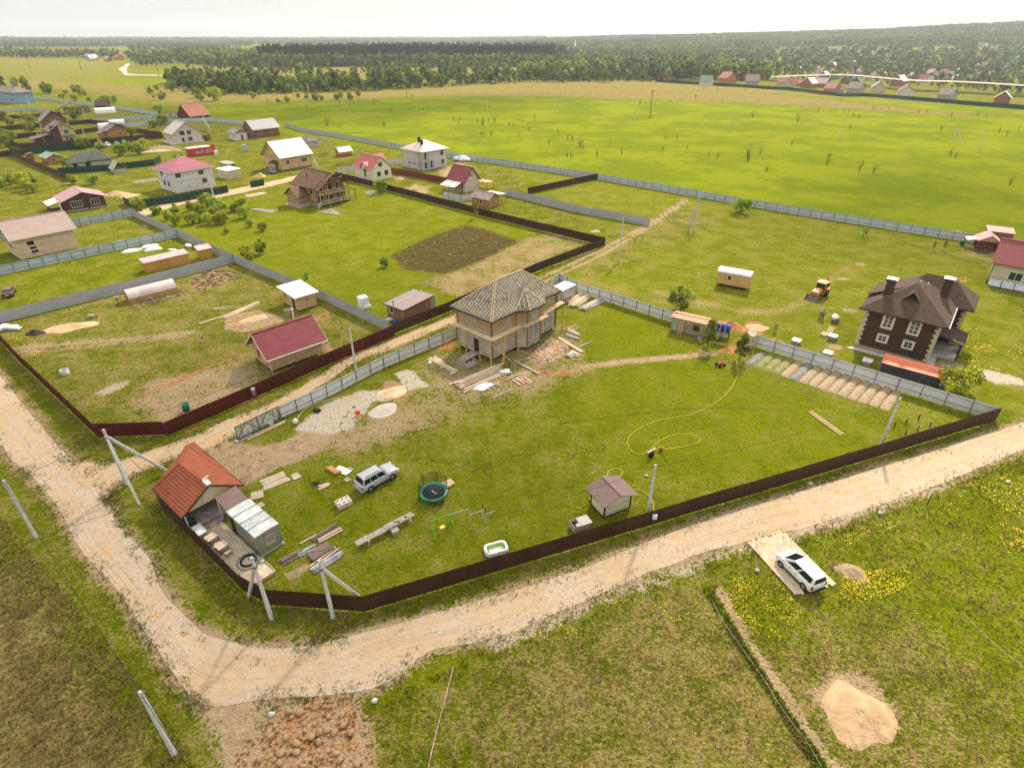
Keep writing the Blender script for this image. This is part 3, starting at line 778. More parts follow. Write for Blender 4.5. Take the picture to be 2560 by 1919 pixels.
# ---------------------------------------------------------------- fences
FB=M('sheet_brown',(.052,.022,.012),(.070,.030,.014),sc=.35,rough=.55,pat=('c',.2,.62),bump=.03,spec=.35)
FRD=M('sheet_oxblood',(.105,.014,.010),(.075,.010,.008),sc=.3,rough=.5,pat=('c',.2,.65),bump=.03,spec=.35)
FRR=M('sheet_red',(.22,.035,.02),(.17,.03,.02),sc=.3,rough=.5,pat=('c',.2,.7),bump=.03)
FG=M('sheet_galvanised',(.74,.75,.71),(.66,.67,.64),sc=.5,rough=.5,pat=('c',.2,.86),bump=.02,spec=.4)
FGD=M('sheet_grey',(.42,.43,.44),(.37,.38,.40),sc=.5,rough=.55,pat=('c',.2,.86),bump=.02,spec=.3)
FGB=M('sheet_pale_blue',(.52,.58,.59),(.45,.51,.53),sc=.4,rough=.5,pat=('c',.2,.86),bump=.02)
FGR=M('sheet_green',(.010,.060,.038),(.008,.045,.03),sc=.4,rough=.5,pat=('c',.2,.7),bump=.03)
FM=M('sheet_maroon',(.11,.02,.025),sc=.4,rough=.5,pat=('c',.2,.7),bump=.03)
POST=M('post_brown',(.085,.055,.045),rough=.6)
POSTG=M('post_grey',(.16,.16,.165),rough=.6)
CONC=M('pole_concrete',(.56,.55,.52),(.45,.44,.41),sc=2.5,rough=.9,bump=.01,fine=30)
DARK=M('black_rubber',(.015,.015,.015),rough=.7)
WOODP=M('pole_wood',(.16,.12,.08),(.11,.085,.06),sc=3,rough=.9,pat=('v',.06,.012,.6))
STEEL=M('bare_steel',(.42,.42,.42),rough=.45,metal=.7)
CAB=M('cable_sheath',(.02,.022,.02),rough=.6)
def fence(name,label,pts,h,mat,post=None,step=2.5,side=1,gap=.07,rail=True,cat='fence',group=None,jump=.06,corr=True,seed=1,rails=(.35,.85)):
 rnd=random.Random(seed+len(label));o=V((pts[0].x,pts[0].y,tz(pts[0].x,pts[0].y)))
 t=thing(name,label,cat,o,0,group);pm=None
 for a,b in zip(pts[:-1],pts[1:]):
  d=V((b.x-a.x,b.y-a.y,0));L=d.length;d/=L;nrm=V((-d.y,d.x,0))
  mb=MB();nb=max(1,int(round(L/(step*3))));zo=0
  A0=V((a.x,a.y,tz(a.x,a.y)))-o;A1=V((b.x,b.y,tz(b.x,b.y)))-o
  for i in range(nb):
   s0,s1=L*i/nb,L*(i+1)/nb;zo=rnd.uniform(-jump,jump);prof=[]
   if corr:
    k=max(1,int((s1-s0)/.2))
    for j in range(k):
     u=s0+(s1-s0)*j/k;q=(s1-s0)/k
     prof+=[(u,0),(u+q*.35,0),(u+q*.5,.022),(u+q*.85,.022)]
    prof.append((s1,0))
   else:prof=[(s0,0),(s1,0)]
   vs=[]
   for u,e in prof:
    p=A0.lerp(A1,u/L)
    p=p+nrm*e
    vs+=[p+V((0,0,gap+zo)),p+V((0,0,h+zo))]
   mb.add(vs,[(2*j,2*j+2,2*j+3,2*j+1)for j in range(len(prof)-1)])
  part(t,'panel',mb,mat)
  if post:
   if pm is None:
    pm=MB().box(-.04,-.04,-.02,.04,.04,h-.02).mesh('post',post)
   n=max(1,int(round(L/step)))
   for i in range(n+1):
    p=A0.lerp(A1,i/n)+nrm*(side*.07);po=link('post',pm,t);po.location=p
    po.rotation_euler=(0,0,atan2(d.y,d.x))
   if rail:
    for z in rails:
     part(t,'rail',MB().beam(A0+nrm*(side*.06)+V((0,0,h*z)),A1+nrm*(side*.06)+V((0,0,h*z)),.035,.045),post)
 return t
FS=[G('D6',300,330),G('D6',1235,1272),G('D6',1535,1438),G('D7',880,1562),G('D3',1890,1118)]
fence('metal_fence','dark brown sheet metal fence along the gravel road, from the terrace to the far corner',FS,2.0,FB,POST,2.6,1,.08,jump=.05)
FE0=[G('D3',1890,1118),G('D2',1250,1140)]
fence('metal_fence','pale grey sheet fence with dark rails behind the vegetable beds',FE0,2.0,FG,POSTG,2.7,1,.12,jump=.05)
fence('metal_fence','short pale grey sheet fence under the blue barrels',[G('D2',905,1030),G('D2',640,985)],1.9,FG,POSTG,2.7,1)
fence('metal_fence','grey sheet fence from the silver container to the rust roofed cabin',[G('C8',1300,668),G('C8',322,352)],2.0,FG,POSTG,2.7,1)
fence('metal_fence','short grey fence end behind the silver container',[G('C8',310,345),G('C8',150,260),G('C8',60,330)],2.0,FG,POSTG,2.7,1)
fence('metal_fence','pale grey sheet fence between the rutted lane and the log house plot',[G('E8',725,345),G('E8',1180,130),G('C7',0,1187),G('C7',770,868),G('C7',1000,745)],1.95,FG,POSTG,2.7,-1)
def gate():
 a,b,c=G('E8',300,558),G('E8',712,350),G('E8',850,288)
 d=(b-a);L=d.length;t=thing('sliding_gate','long grey sliding gate with dark truss frame standing open in the drive','gate',a,atan2(d.y,d.x))
 h=1.95;n=int(L/.2);vs=[]
 for i in range(n+1):vs+=[(L*i/n,.05+.02*(i%2),.22),(L*i/n,.05+.02*(i%2),h)]
 part(t,'panel',MB().add(vs,[(2*i,2*i+2,2*i+3,2*i+1)for i in range(n)]),M('gate_sheet',(.58,.60,.50),rough=.5,pat=('c',.2,.86),bump=.02))
 fr=MB();e=L+2.6
 for s in((0,.2,L,.2),(0,h,L,h),(0,.2,0,h),(L,.2,L,h),(L,h,e,.3),(L,.2,e,.3),(L/2,.2,L/2,h)):
  fr.beam((s[0],0,s[1]),(s[2],0,s[3]),.07,.07)
 for i in range(4):
  x0,x1=L*i/4,L*(i+1)/4
  fr.beam((x0,-.01,.2 if i%2==0 else h),(x1,-.01,h if i%2==0 else.2),.045)
  fr.beam((L*(i+.5)/4,-.01,.2),(L*(i+.5)/4,-.01,h),.035)
 part(t,'frame',fr,POST)
 part(t,'guide_beam',MB().box(-.1,-.12,.06,e,.06,.18),POSTG)
 bl=MB().box(-.3,-.25,-.02,1.6,.3,.06).box(L*.72,-.3,-.02,L*.72+.5,.2,.3)
 part(t,'base_block',bl,CONC)
gate()
WF=[G('C5',-90,690),G('D4',215,12),G('D4',1128,888),G('D4',1905,862),G('D4',1935,872),G('C6',2211,642),G('C4',95,1168)]
fence('metal_fence','dark red sheet fence round the cabin plot, turning at the road corner',WF,2.0,FRD,POST,2.7,1,.07,jump=.05,seed=4)
fence('metal_fence','dark brown fence on posts along the lane behind the log house',[G('C4',95,1168),G('C4',640,945),G('C4',1390,600),G('C4',2030,352)],2.0,FB,POST,2.6,-1,.25,jump=.03)
fence('metal_fence','long dark brown fence between the wide meadow plot and the small red roofed houses',[G('C4',2030,352),G('C4',1000,100),G('B8',720,870),G('B8',0,690)],2.0,FB,POST,2.7,1,.1,jump=.03)
fence('metal_fence','plain grey sheet fence behind the greenhouse, running to the left edge',[G('C5',-90,612),G('C5',1400,242),G('C2',1475,1420)],2.0,FGD,None,2.7,1,.02,jump=.03)
fence('metal_fence','long grey fence running from the dark red fence up past the willow thicket',[G('C6',2190,590),G('C6',1450,240),G('C2',1475,1420),G('C2',700,1064),G('C2',60,775)],1.95,FGD,None,2.7,1,.03,jump=.03)
fence('metal_fence','grey fence with dark posts between the pale timber house and the covered beds',[G('C1',-60,1300),G('C1',0,1285),G('C1',1120,1050),G('C2',700,1064)],1.95,FGB,POSTG,2.7,-1,.04)
fence('metal_fence','blue grey fence with posts behind the pale timber house',[G('C1',-40,850),G('C1',40,835),G('C1',900,668),G('C1',1740,520)],1.95,FGB,POSTG,2.7,-1,.04)
fence('metal_fence','pale grey fence on the slope below the white porch house',GL('o',1402,488,1240,458,1090,421),2.0,FGD,None,2.7,1,.03,corr=False)
fence('metal_fence','short dark brown fence running from the far grey fence towards the sauna',[G('o',1290,388),G('o',1140,420)],2.0,FB,POST,2.7,1,.05,corr=False)
fence('metal_fence','red sheet fence between the cream house and the white porch house',[G('B8',735,620),G('B8',1250,720),G('B8',1600,785)],2.0,FRR,None,2.7,1,.05,corr=False)
fence('metal_fence','low pale fence beside the cream house with red roof',[G('B8',0,660),G('B8',255,610)],1.9,FG,POSTG,3,-1,.05,corr=False)
fence('metal_fence','pale fence between the cream house and the grey block house',[G('B8',680,520),G('B8',925,500)],1.9,FG,POSTG,3,-1,.05,corr=False)
fence('metal_fence','pale fence in front of the brown roofed sauna',[G('B8',1480,970),G('B8',1720,1020),G('B8',1880,1000)],1.9,FG,POSTG,2.5,-1,.05,corr=False)
fence('metal_fence','long pale blue fence between the plots and the green field, reaching the right edge',[G('A2',255,885),G('A2',380,930),G('B8',0,130),G('B8',880,290),G('B8',1600,420),G('B8',2211,500),G('o',1290,388),G('o',1700,460),G('D1',1500,232),G('D1',1700,262)],2.0,FGB,POSTG,3,-1,.05,corr=False)
fence('metal_fence','pale blue fence behind the brown log house',[G('B6',2150,640),G('B6',1560,580),G('B6',1200,590),G('B6',0,690)],2.0,FGB,POSTG,3,-1,.05,corr=False)
fence('metal_fence','pale blue fence left of the yellow gate',[G('A1',810,855),G('A1',1475,805),G('A1',1600,810)],2.0,FGB,POSTG,3,-1,.05,corr=False)
fence('metal_fence','far pale blue fence at the meadow edge behind the timber frame',[G('A1',165,630),G('A1',480,672),G('A1',1020,740),G('A1',1360,790)],2.0,FGB,None,3,-1,.05,corr=False)
fence('metal_fence','pale blue fence beside the blue house',[G('B5',0,560),G('B5',560,540),G('B5',960,590)],2.0,FGB,POSTG,3,-1,.05,corr=False)
fence('metal_fence','maroon fence behind the red brown gabled house',[G('B5',0,690),G('B5',200,675),G('B5',760,645),G('B5',1065,620)],2.0,FM,None,3,-1,.05,corr=False)
fence('metal_fence','dark brown fence left of the two tone house',[G('B5',0,885),G('B5',700,820)],2.2,FB,None,3,-1,.05,corr=False)
fence('metal_fence','dark brown fence behind the orange cabin',[G('B5',1200,790),G('B5',1560,750),G('B5',1800,780),G('B5',2150,850)],2.1,FB,None,3,-1,.05,corr=False)
fence('metal_fence','dark brown fence between the two tone house and the orange cabin',[G('B5',250,1020),G('B5',640,985)],2.1,FB,None,3,-1,.05,corr=False)
fence('metal_fence','dark brown fence right of the two tone house',[G('B5',1270,950),G('B5',1700,890)],2.1,FB,None,3,-1,.05,corr=False)
fence('metal_fence','dark brown fence round the orange cabin plot',[G('B5',170,1130),G('B5',350,1190),G('B5',1480,1120),G('B6',0,935),G('B6',755,870),G('B6',740,850),G('B6',90,740)],2.2,FB,None,3,-1,.05,corr=False)
fence('metal_fence','dark green fence below the two tone house',[G('B5',180,1260),G('B5',370,1300),G('B5',1400,1190),G('B5',1700,1150)],2.2,FGR,None,3,-1,.05,corr=False)
fence('metal_fence','short dark green fence behind the parked cars',[G('B5',1900,1110),G('B5',2190,1110),G('B6',310,1060)],2.0,FGR,None,3,-1,.05,corr=False)
fence('metal_fence','dark green fence below the white block house',[G('C2',-40,610),G('C2',60,675),G('C2',740,580),G('C2',1390,450)],2.2,FGR,POSTG,3,-1,.05,corr=False)
fence('metal_fence','dark green fence under the dark roofed bungalow',[G('B5',1040,1640),G('B5',2000,1560),G('B6',0,1410),G('B6',600,1340),G('B6',720,1280)],2.2,FGR,None,3,-1,.05,corr=False)
fence('metal_fence','small dark green fence piece by the dirt track',[G('C2',1700,385),G('C2',1890,350)],2.0,FGR,None,3,-1,.05,corr=False)
fence('metal_fence','oxblood fence slanting down the left meadow',[G('B5',0,1340),G('B5',170,1310),G('B5',1030,1670),G('B5',1200,1760)],2.1,FM,None,3,-1,.05,corr=False)
fence('metal_fence','orange board gate in the pale blue fence behind the white block house',[G('B6',875,505),G('B6',1030,500)],2.3,M('board_orange',(.5,.26,.05),rough=.7,pat=('v',.2,.03,.6)),None,3,-1,.05,corr=False)
def mesh_fence():
 pts=[G('C1',780,535),G('C1',1180,480),G('C1',1580,400),G('C1',1700,370),G('C1',1060,170)]
 t=thing('wire_fence','low wire fence on thin posts in front of the brown house','fence',pts[0])
 pm=MB().cyl((0,0,-.02),(0,0,1.5),.04,n=5).mesh('post',POST);mb=MB()
 for a,b in zip(pts[:-1],pts[1:]):
  n=max(1,int((b-a).length/3))
  for i in range(n+1):link('post',pm,t).location=a.lerp(b,i/n)-pts[0]
  for z in(.3,.8,1.4):mb.tube([a-pts[0]+V((0,0,z)),b-pts[0]+V((0,0,z))],.012,3)
 part(t,'wire',mb,POSTG)
mesh_fence()
# ---------------------------------------------------------------- utility poles and their cables
def top_of(base,k,x,y):
 ox,oy,s=K[k];v=oy+y*s;lo,hi=0.0,CAM_H
 for _ in range(40):
  m=(lo+hi)/2;q=(base.x,base.y,base.z+m-CAM_H)
  zz_=q[1]*FW[0]+q[2]*FW[1];yy=q[1]*UP[0]+q[2]*UP[1]
  if CY-F*yy/zz_>v:lo=m
  else:hi=m
 return lo
def pole(label,base,h,struts=(),wood=False,arm=0,lamp=False,hook=True,r=.12,group=None,head=0.0):
 t=thing('utility_pole',label,'utility pole',(base.x,base.y,base.z-.03),head,group)
 m=WOODP if wood else CONC
 mb=MB()
 if wood:mb.cyl((0,0,0),(0,0,h),r*1.1,r*.7,8)
 else:
  a,b=r*1.15,r*.75
  v=[(-a,-a,0),(a,-a,0),(a,a,0),(-a,a,0),(-b,-b,h),(b,-b,h),(b,b,h),(-b,b,h)]
  mb.add(v,[(4,5,6,7),(0,1,5,4),(1,2,6,5),(2,3,7,6),(3,0,4,7)])
 part(t,'shaft',mb,m)
 for st in struts:
  f0=Matrix.Rotation(-head,3,'Z')@V((st.x-base.x,st.y-base.y,0))
  part(t,'strut',MB().beam(f0+V((0,0,-.02)),V((0,0,h*.88)),r*1.9,r*1.9),m)
 if struts:part(t,'clamp',MB().box(-r*1.3,-r*1.3,h*.84,r*1.3,r*1.3,h*.87),POSTG)
 if hook:part(t,'bracket',MB().beam((-.3,0,h-.22),(.3,0,h-.22),.05).beam((0,-.22,h-.5),(0,.22,h-.5),.04).cyl((.28,0,h-.2),(.28,0,h-.05),.04).cyl((-.28,0,h-.2),(-.28,0,h-.05),.04),POSTG)
 if arm:
  part(t,'crossarm',MB().beam((-arm,0,h-.6),(arm,0,h-.6),.12).beam((-arm*.6,0,h-.6),(0,0,h-1.6),.07).beam((arm*.6,0,h-.6),(0,0,h-1.6),.07),m)
  for x in(-arm,0,arm):part(t,'insulator',MB().cyl((x,0,h-.55),(x,0,h-.25),.06),M('insulator_brown',(.12,.05,.03),rough=.3))
 if lamp:part(t,'lamp_head',MB().beam((0,0,h-.2),(.9,0,h+.15),.05).box(.7,-.12,h+.05,1.25,.12,h+.18),POSTG)
 return t
def cable(label,a,b,sag,r=.022,mat=None,n=14):
 mid=(a+b)/2;P=[]
 for i in range(n+1):
  q=i/n;p=a.lerp(b,q);p.z-=sag*4*q*(1-q);P.append(p-a)
 return solo('power_cable',label,'cable',MB().tube(P,r,4),mat or CAB,a)
pb1=G('D5',368,795);ph1=top_of(pb1,'D5',105,150)
pole('concrete pole with two long struts at the road junction beside the dark red fence',pb1,ph1,[G('D5',500,1012),G('D5',845,640)],r=.13)
pb2=G('f',92,1342);ph2=top_of(pb2,'f',10,1199)
pole('lone concrete pole on the grass verge left of the road bend',pb2,ph2)
pb3=G('f',438,1885);ph3=top_of(pb3,'f',340,1727)
pole('concrete pole standing in dry grass at the bottom left',pb3,ph3)
pb4=G('D6',1565,1600);ph4=top_of(pb4,'D6',1345,885)
pole('concrete pole with one strut outside the brown fence below the wooden terrace',pb4,ph4,[G('D6',1300,1335)])
pb5=G('D7',585,1618);ph5=top_of(pb5,'D7',430,1062)
pole('concrete pole whose strut leans over the brown fence into the plot',pb5,ph5,[G('D7',880,1450)])
pb6=G('D8',1742,680);ph6=top_of(pb6,'D8',1825,155)
pole('concrete pole beside the small cream shed and the meter box',pb6,ph6)
pb7=G('D3',625,1390);ph7=top_of(pb7,'D3',842,855)
pole('concrete pole inside the brown fence near the vegetable beds',pb7,ph7)
pb8=G('C6',1855,960);ph8=top_of(pb8,'C6',1790,558)
pole('concrete pole on the rutted lane by the red roofed cabin',pb8,ph8)
pt9=G('C7',1318,95,7.2);pb9=V((pt9.x,pt9.y,0));pole('concrete pole rising behind the striped hip roof',pb9,7.2)
pb10=G('C4',2165,492);ph10=top_of(pb10,'C4',2207,95)
pole('concrete pole in the meadow beyond the brown fence corner',pb10,ph10)
pb11=G('o',1500,500);ph11=top_of(pb11,'o',1508,424)
pole('slim strutted pole by the track across the meadow',pb11,ph11,[G('o',1486,492)])
pb12=G('C1',852,578);pole('concrete pole beside the pale timber house roof',pb12,top_of(pb12,'C1',730,298))
pb13=G('C2',1185,518);ph13=top_of(pb13,'C2',1092,185);pole('concrete pole in front of the white block house',pb13,ph13)
pb14=G('B6',1482,695);pole('strutted pole between the white house and the brown log house',pb14,top_of(pb14,'B6',1490,470),[G('B6',1565,725)])
for lb,k,x0,y0,x1,y1,kw in(('pole behind the two tone house beside the timber frame','B5',1495,695,1430,480,{}),('street lamp pole right of the two tone house','B5',1492,1045,1415,830,{'lamp':True}),('pole on the meadow near the left edge','B5',210,790,125,600,{}),('pole beside the blue house','B5',522,470,460,260,{}),('old wooden pole behind the blue house','A1',105,565,50,450,{'wood':True,'arm':.9})):
 b_=G(k,x0,y0);pole(lb,b_,top_of(b_,k,x1,y1),**kw)
b_=G('C3',812,215);pole('strutted pole between the log house and the yellow house',b_,top_of(b_,'C3',825,65),[G('C3',860,215)])
for k,x0,y0,x1,y1 in(('A3',372,775,375,620),('A3',1050,835,1062,690),('A3',1878,920,1905,740),('A4',615,1000,660,815),('A4',1815,1110,1885,910),('A2',1055,650,1048,550),('A2',1500,680,1495,570),('A2',2000,720,2000,600),('A2',328,600,320,535),('A2',670,590,668,540),('A2',25,590,12,515)):
 b_=G(k,x0,y0);pole('slender pale pole standing in the green field',b_,top_of(b_,k,x1,y1),group='poles across the green field',r=.16)
b_=G('A4',1595,1025);pole('strutted pale pole in the green field at the right',b_,top_of(b_,'A4',1645,870),[G('A4',1672,1032)],r=.14)
b_=G('A3',1190,822);pole('wooden pylon with crossarm standing alone in the green field',b_,top_of(b_,'A3',1208,572),wood=True,arm=1.4,r=.2)
b_=G('A2',1305,640);pole('wooden pylon with crossarm at the edge of the straw field',b_,top_of(b_,'A2',1290,455),wood=True,arm=1.4,r=.2)
for k,x0,y0,x1,y1 in(('A1',260,380,225,275),('A1',705,400,675,292),('A1',1375,455,1320,330)):
 b_=G(k,x0,y0);pole('dark wooden pylon on the far left meadow',b_,top_of(b_,k,x1,y1),wood=True,arm=2,r=.35,group='pylons on the left meadow')
up=lambda b,h:V((b.x,b.y,h-.25))
cable('cable crossing the road junction between two poles',up(pb1,ph1),up(pb2,ph2),.5)
cable('cable above the left verge between two poles',up(pb2,ph2),up(pb3,ph3),.7)
cable('cable leaving the picture from the bottom left pole',up(pb3,ph3),up(pb3,ph3)+(pb3-pb2)*.7,.3)
cable('service cable from the corner pole to the terrace',up(pb1,ph1-.6),G('D6',850,555,1.2),.4)
cable('cable along the lane from the corner pole to the cabin pole',up(pb1,ph1),up(pb8,ph8),.8)
cable('green cable from the terrace pole towards the playground',up(pb4,ph4),up(pb6,ph6),1.6,mat=M('cable_green',(.02,.07,.05)))
cable('cable between the strutted pole and the terrace pole',up(pb4,ph4),up(pb5,ph5),.2)
cable('cable over the lawn between two poles',up(pb6,ph6),up(pb7,ph7),.9)
cable('cable passing over the vegetable beds',up(pb7,ph7),V((78,86,6.5)),.5)
cable('far cable stretched over the green field',G('A3',1905,745,0)+V((0,0,8)),G('A4',660,820,0)+V((0,0,8)),.8,.05,mat=M('cable_pale',(.5,.55,.45)))
mt=thing('meter_box','white electricity meter box on a pipe in front of the brown fence','meter box',G('D8',1800,745))
part(mt,'pipe',MB().cyl((0,0,-.02),(0,0,3.4),.03,n=6),POSTG);part(mt,'cabinet',MB().box(-.22,-.16,1.1,.22,.06,1.6),M('meter_white',(.75,.75,.72),rough=.4));part(mt,'cable_entry',MB().cyl((0,-.05,.9),(0,-.05,1.12),.03,n=6),DARK)
# ---------------------------------------------------------------- buildings
GL_=glass()
WHITE=M('white_frame',(.78,.77,.74),rough=.45)
BROWNF=M('brown_trim',(.06,.03,.018),rough=.6)
NEWWOOD=M('new_timber',(.62,.42,.22),(.52,.34,.17),sc=2,rough=.8,pat=('h',.19,.02,.62))
GREYLOG=M('weathered_timber',(.58,.50,.42),(.44,.34,.25),sc=.9,rough=.85,pat=('h',.2,.03,.55))
LOGTOP=M('honey_timber',(.50,.33,.17),(.42,.27,.13),sc=1.2,rough=.85,pat=('h',.2,.03,.6))
RAWB=M('raw_board',(.66,.47,.27),(.55,.38,.21),sc=2.5,rough=.85,fine=20)
GREYB=M('grey_board',(.42,.38,.33),(.33,.29,.25),sc=2.5,rough=.9,fine=20,pat=('h',.15,.015,.6))
FOUND=M('concrete_base',(.40,.39,.37),(.32,.31,.29),sc=1.5,rough=.95)
BLOCK=M('aerated_block',(.60,.57,.54),(.52,.49,.46),sc=1.2,rough=.95,pat=('b',.6,.28,.02,.72),bump=.01)
def frame(A,th):
 return Matrix.Translation(A)@Matrix.Rotation(th,4,'Z')
def on_face(f,L,W,u,z,out):
 """point on a wall: F faces -y, S faces -x, B faces +y, E faces +x"""
 return{'F':(u,-out,z),'S':(-out,u,z),'B':(u,W+out,z),'E':(L+out,u,z)}[f]
def window(t,f,L,W,u,z,w,h,trim=None,name='window',panes=2,tw=.09,cross=0,glassm=None,label=None,off=(0,0)):
 """frame ring proud of the wall, pane set back inside it as a sub-part"""
 fr=MB();P=lambda a,b,o:V(on_face(f,L,W,a,b,o))+V((off[0],off[1],0))
 def bar(a0,b0,a1,b1,o0,o1):
  p,q=P(a0,b0,o0),P(a1,b1,o1)
  fr.box(min(p.x,q.x),min(p.y,q.y),b0,max(p.x,q.x),max(p.y,q.y),b1)
 bar(u-tw,z-tw,u+w+tw,z,-.01,.07);bar(u-tw,z+h,u+w+tw,z+h+tw,-.01,.06)
 bar(u-tw,z,u,z+h,-.01,.06);bar(u+w,z,u+w+tw,z+h,-.01,.06)
 for i in range(1,panes):bar(u+w*i/panes-.035,z,u+w*i/panes+.035,z+h,-.01,.045)
 for i in range(cross):q=z+h*(i+1)/(cross+1);bar(u,q-.03,u+w,q+.03,-.01,.042)
 o=part(t,name,fr,trim or WHITE,label)
 g=MB().quad(P(u,z,.02),P(u+w,z,.02),P(u+w,z+h,.02),P(u,z+h,.02))
 part(o,'pane',g,glassm or GL_)
 return o
def door(t,f,L,W,u,z,w,h,mat=None,name='door',off=(0,0)):
 P=lambda a,b,o:V(on_face(f,L,W,a,b,o))+V((off[0],off[1],0));p,q=P(u,z,-.02),P(u+w,z+h,.05)
 o=part(t,name,MB().box(min(p.x,q.x),min(p.y,q.y),z,max(p.x,q.x),max(p.y,q.y),z+h),mat or BROWNF)
 a,b=P(u+w*.82,0,.045),P(u+w*.9,0,.1)
 part(o,'handle',MB().box(min(a.x,b.x),min(a.y,b.y),z+h*.45,max(a.x,b.x),max(a.y,b.y),z+h*.52),STEEL)
 return o
def roof_mb(kind,x0,y0,x1,y1,ze,rise,th=.13,split=None):
 """roof over the eave rectangle; ze = eave height"""
 m=MB();mx,my=(x0+x1)/2,(y0+y1)/2
 if kind=='gx':
  m.slab([(x0,y0,ze),(x1,y0,ze),(x1,my,ze+rise),(x0,my,ze+rise)],th);m.slab([(x1,y1,ze),(x0,y1,ze),(x0,my,ze+rise),(x1,my,ze+rise)],th)
 elif kind=='gy':
  m.slab([(x0,y1,ze),(x0,y0,ze),(mx,y0,ze+rise),(mx,y1,ze+rise)],th);m.slab([(x1,y0,ze),(x1,y1,ze),(mx,y1,ze+rise),(mx,y0,ze+rise)],th)
 elif kind=='hip':
  if x1-x0>=y1-y0:e=(y1-y0)/2;A,B=(x0+e,my,ze+rise),(x1-e,my,ze+rise)
  else:e=(x1-x0)/2;A,B=(mx,y0+e,ze+rise),(mx,y1-e,ze+rise)
  c=[(x0,y0,ze),(x1,y0,ze),(x1,y1,ze),(x0,y1,ze)]
  if x1-x0>=y1-y0:fs=[[c[0],c[1],B,A],[c[1],c[2],B],[c[2],c[3],A,B],[c[3],c[0],A]]
  else:fs=[[c[0],c[1],A],[c[1],c[2],B,A],[c[2],c[3],B],[c[3],c[0],A,B]]
  for f_ in fs:
   if(V(f_[0])-V(f_[-1])).length<1e-4:f_=f_[:-1]
   if len(f_)==4 and(V(f_[2])-V(f_[3])).length<1e-4:f_=f_[:3]
   m.slab(f_,th)
 elif kind=='sy':m.slab([(x0,y0,ze),(x1,y0,ze),(x1,y1,ze+rise),(x0,y1,ze+rise)],th)
 elif kind=='sx':m.slab([(x0,y1,ze),(x0,y0,ze),(x1,y0,ze+rise),(x1,y1,ze+rise)],th)
 return m
def walls_mb(kind,L,W,z0,h,rise,oh):
 m=MB();c=[(0,0),(L,0),(L,W),(0,W)]
 k=rise*(1-2*oh/(W+2*oh))if kind=='gx' else rise*(1-2*oh/(L+2*oh))
 top=[h,h,h,h]
 if kind=='sy':top=[h,h,h+rise,h+rise]
 if kind=='sx':top=[h,h+rise,h+rise,h]
 vs=[(x,y,z0)for x,y in c]+[(c[i][0],c[i][1],top[i])for i in range(4)]
 if kind=='gx':
  vs+=[(0,W/2,h+k),(L,W/2,h+k)]
  m.add(vs,[(0,1,5,4),(1,2,6,9,5),(2,3,7,6),(3,0,4,8,7)])
 elif kind=='gy':
  vs+=[(L/2,0,h+k),(L/2,W,h+k)]
  m.add(vs,[(0,1,5,8,4),(1,2,6,5),(2,3,7,9,6),(3,0,4,7)])
 else:m.add(vs,[(0,1,5,4),(1,2,6,5),(2,3,7,6),(3,0,4,7)])
 return m
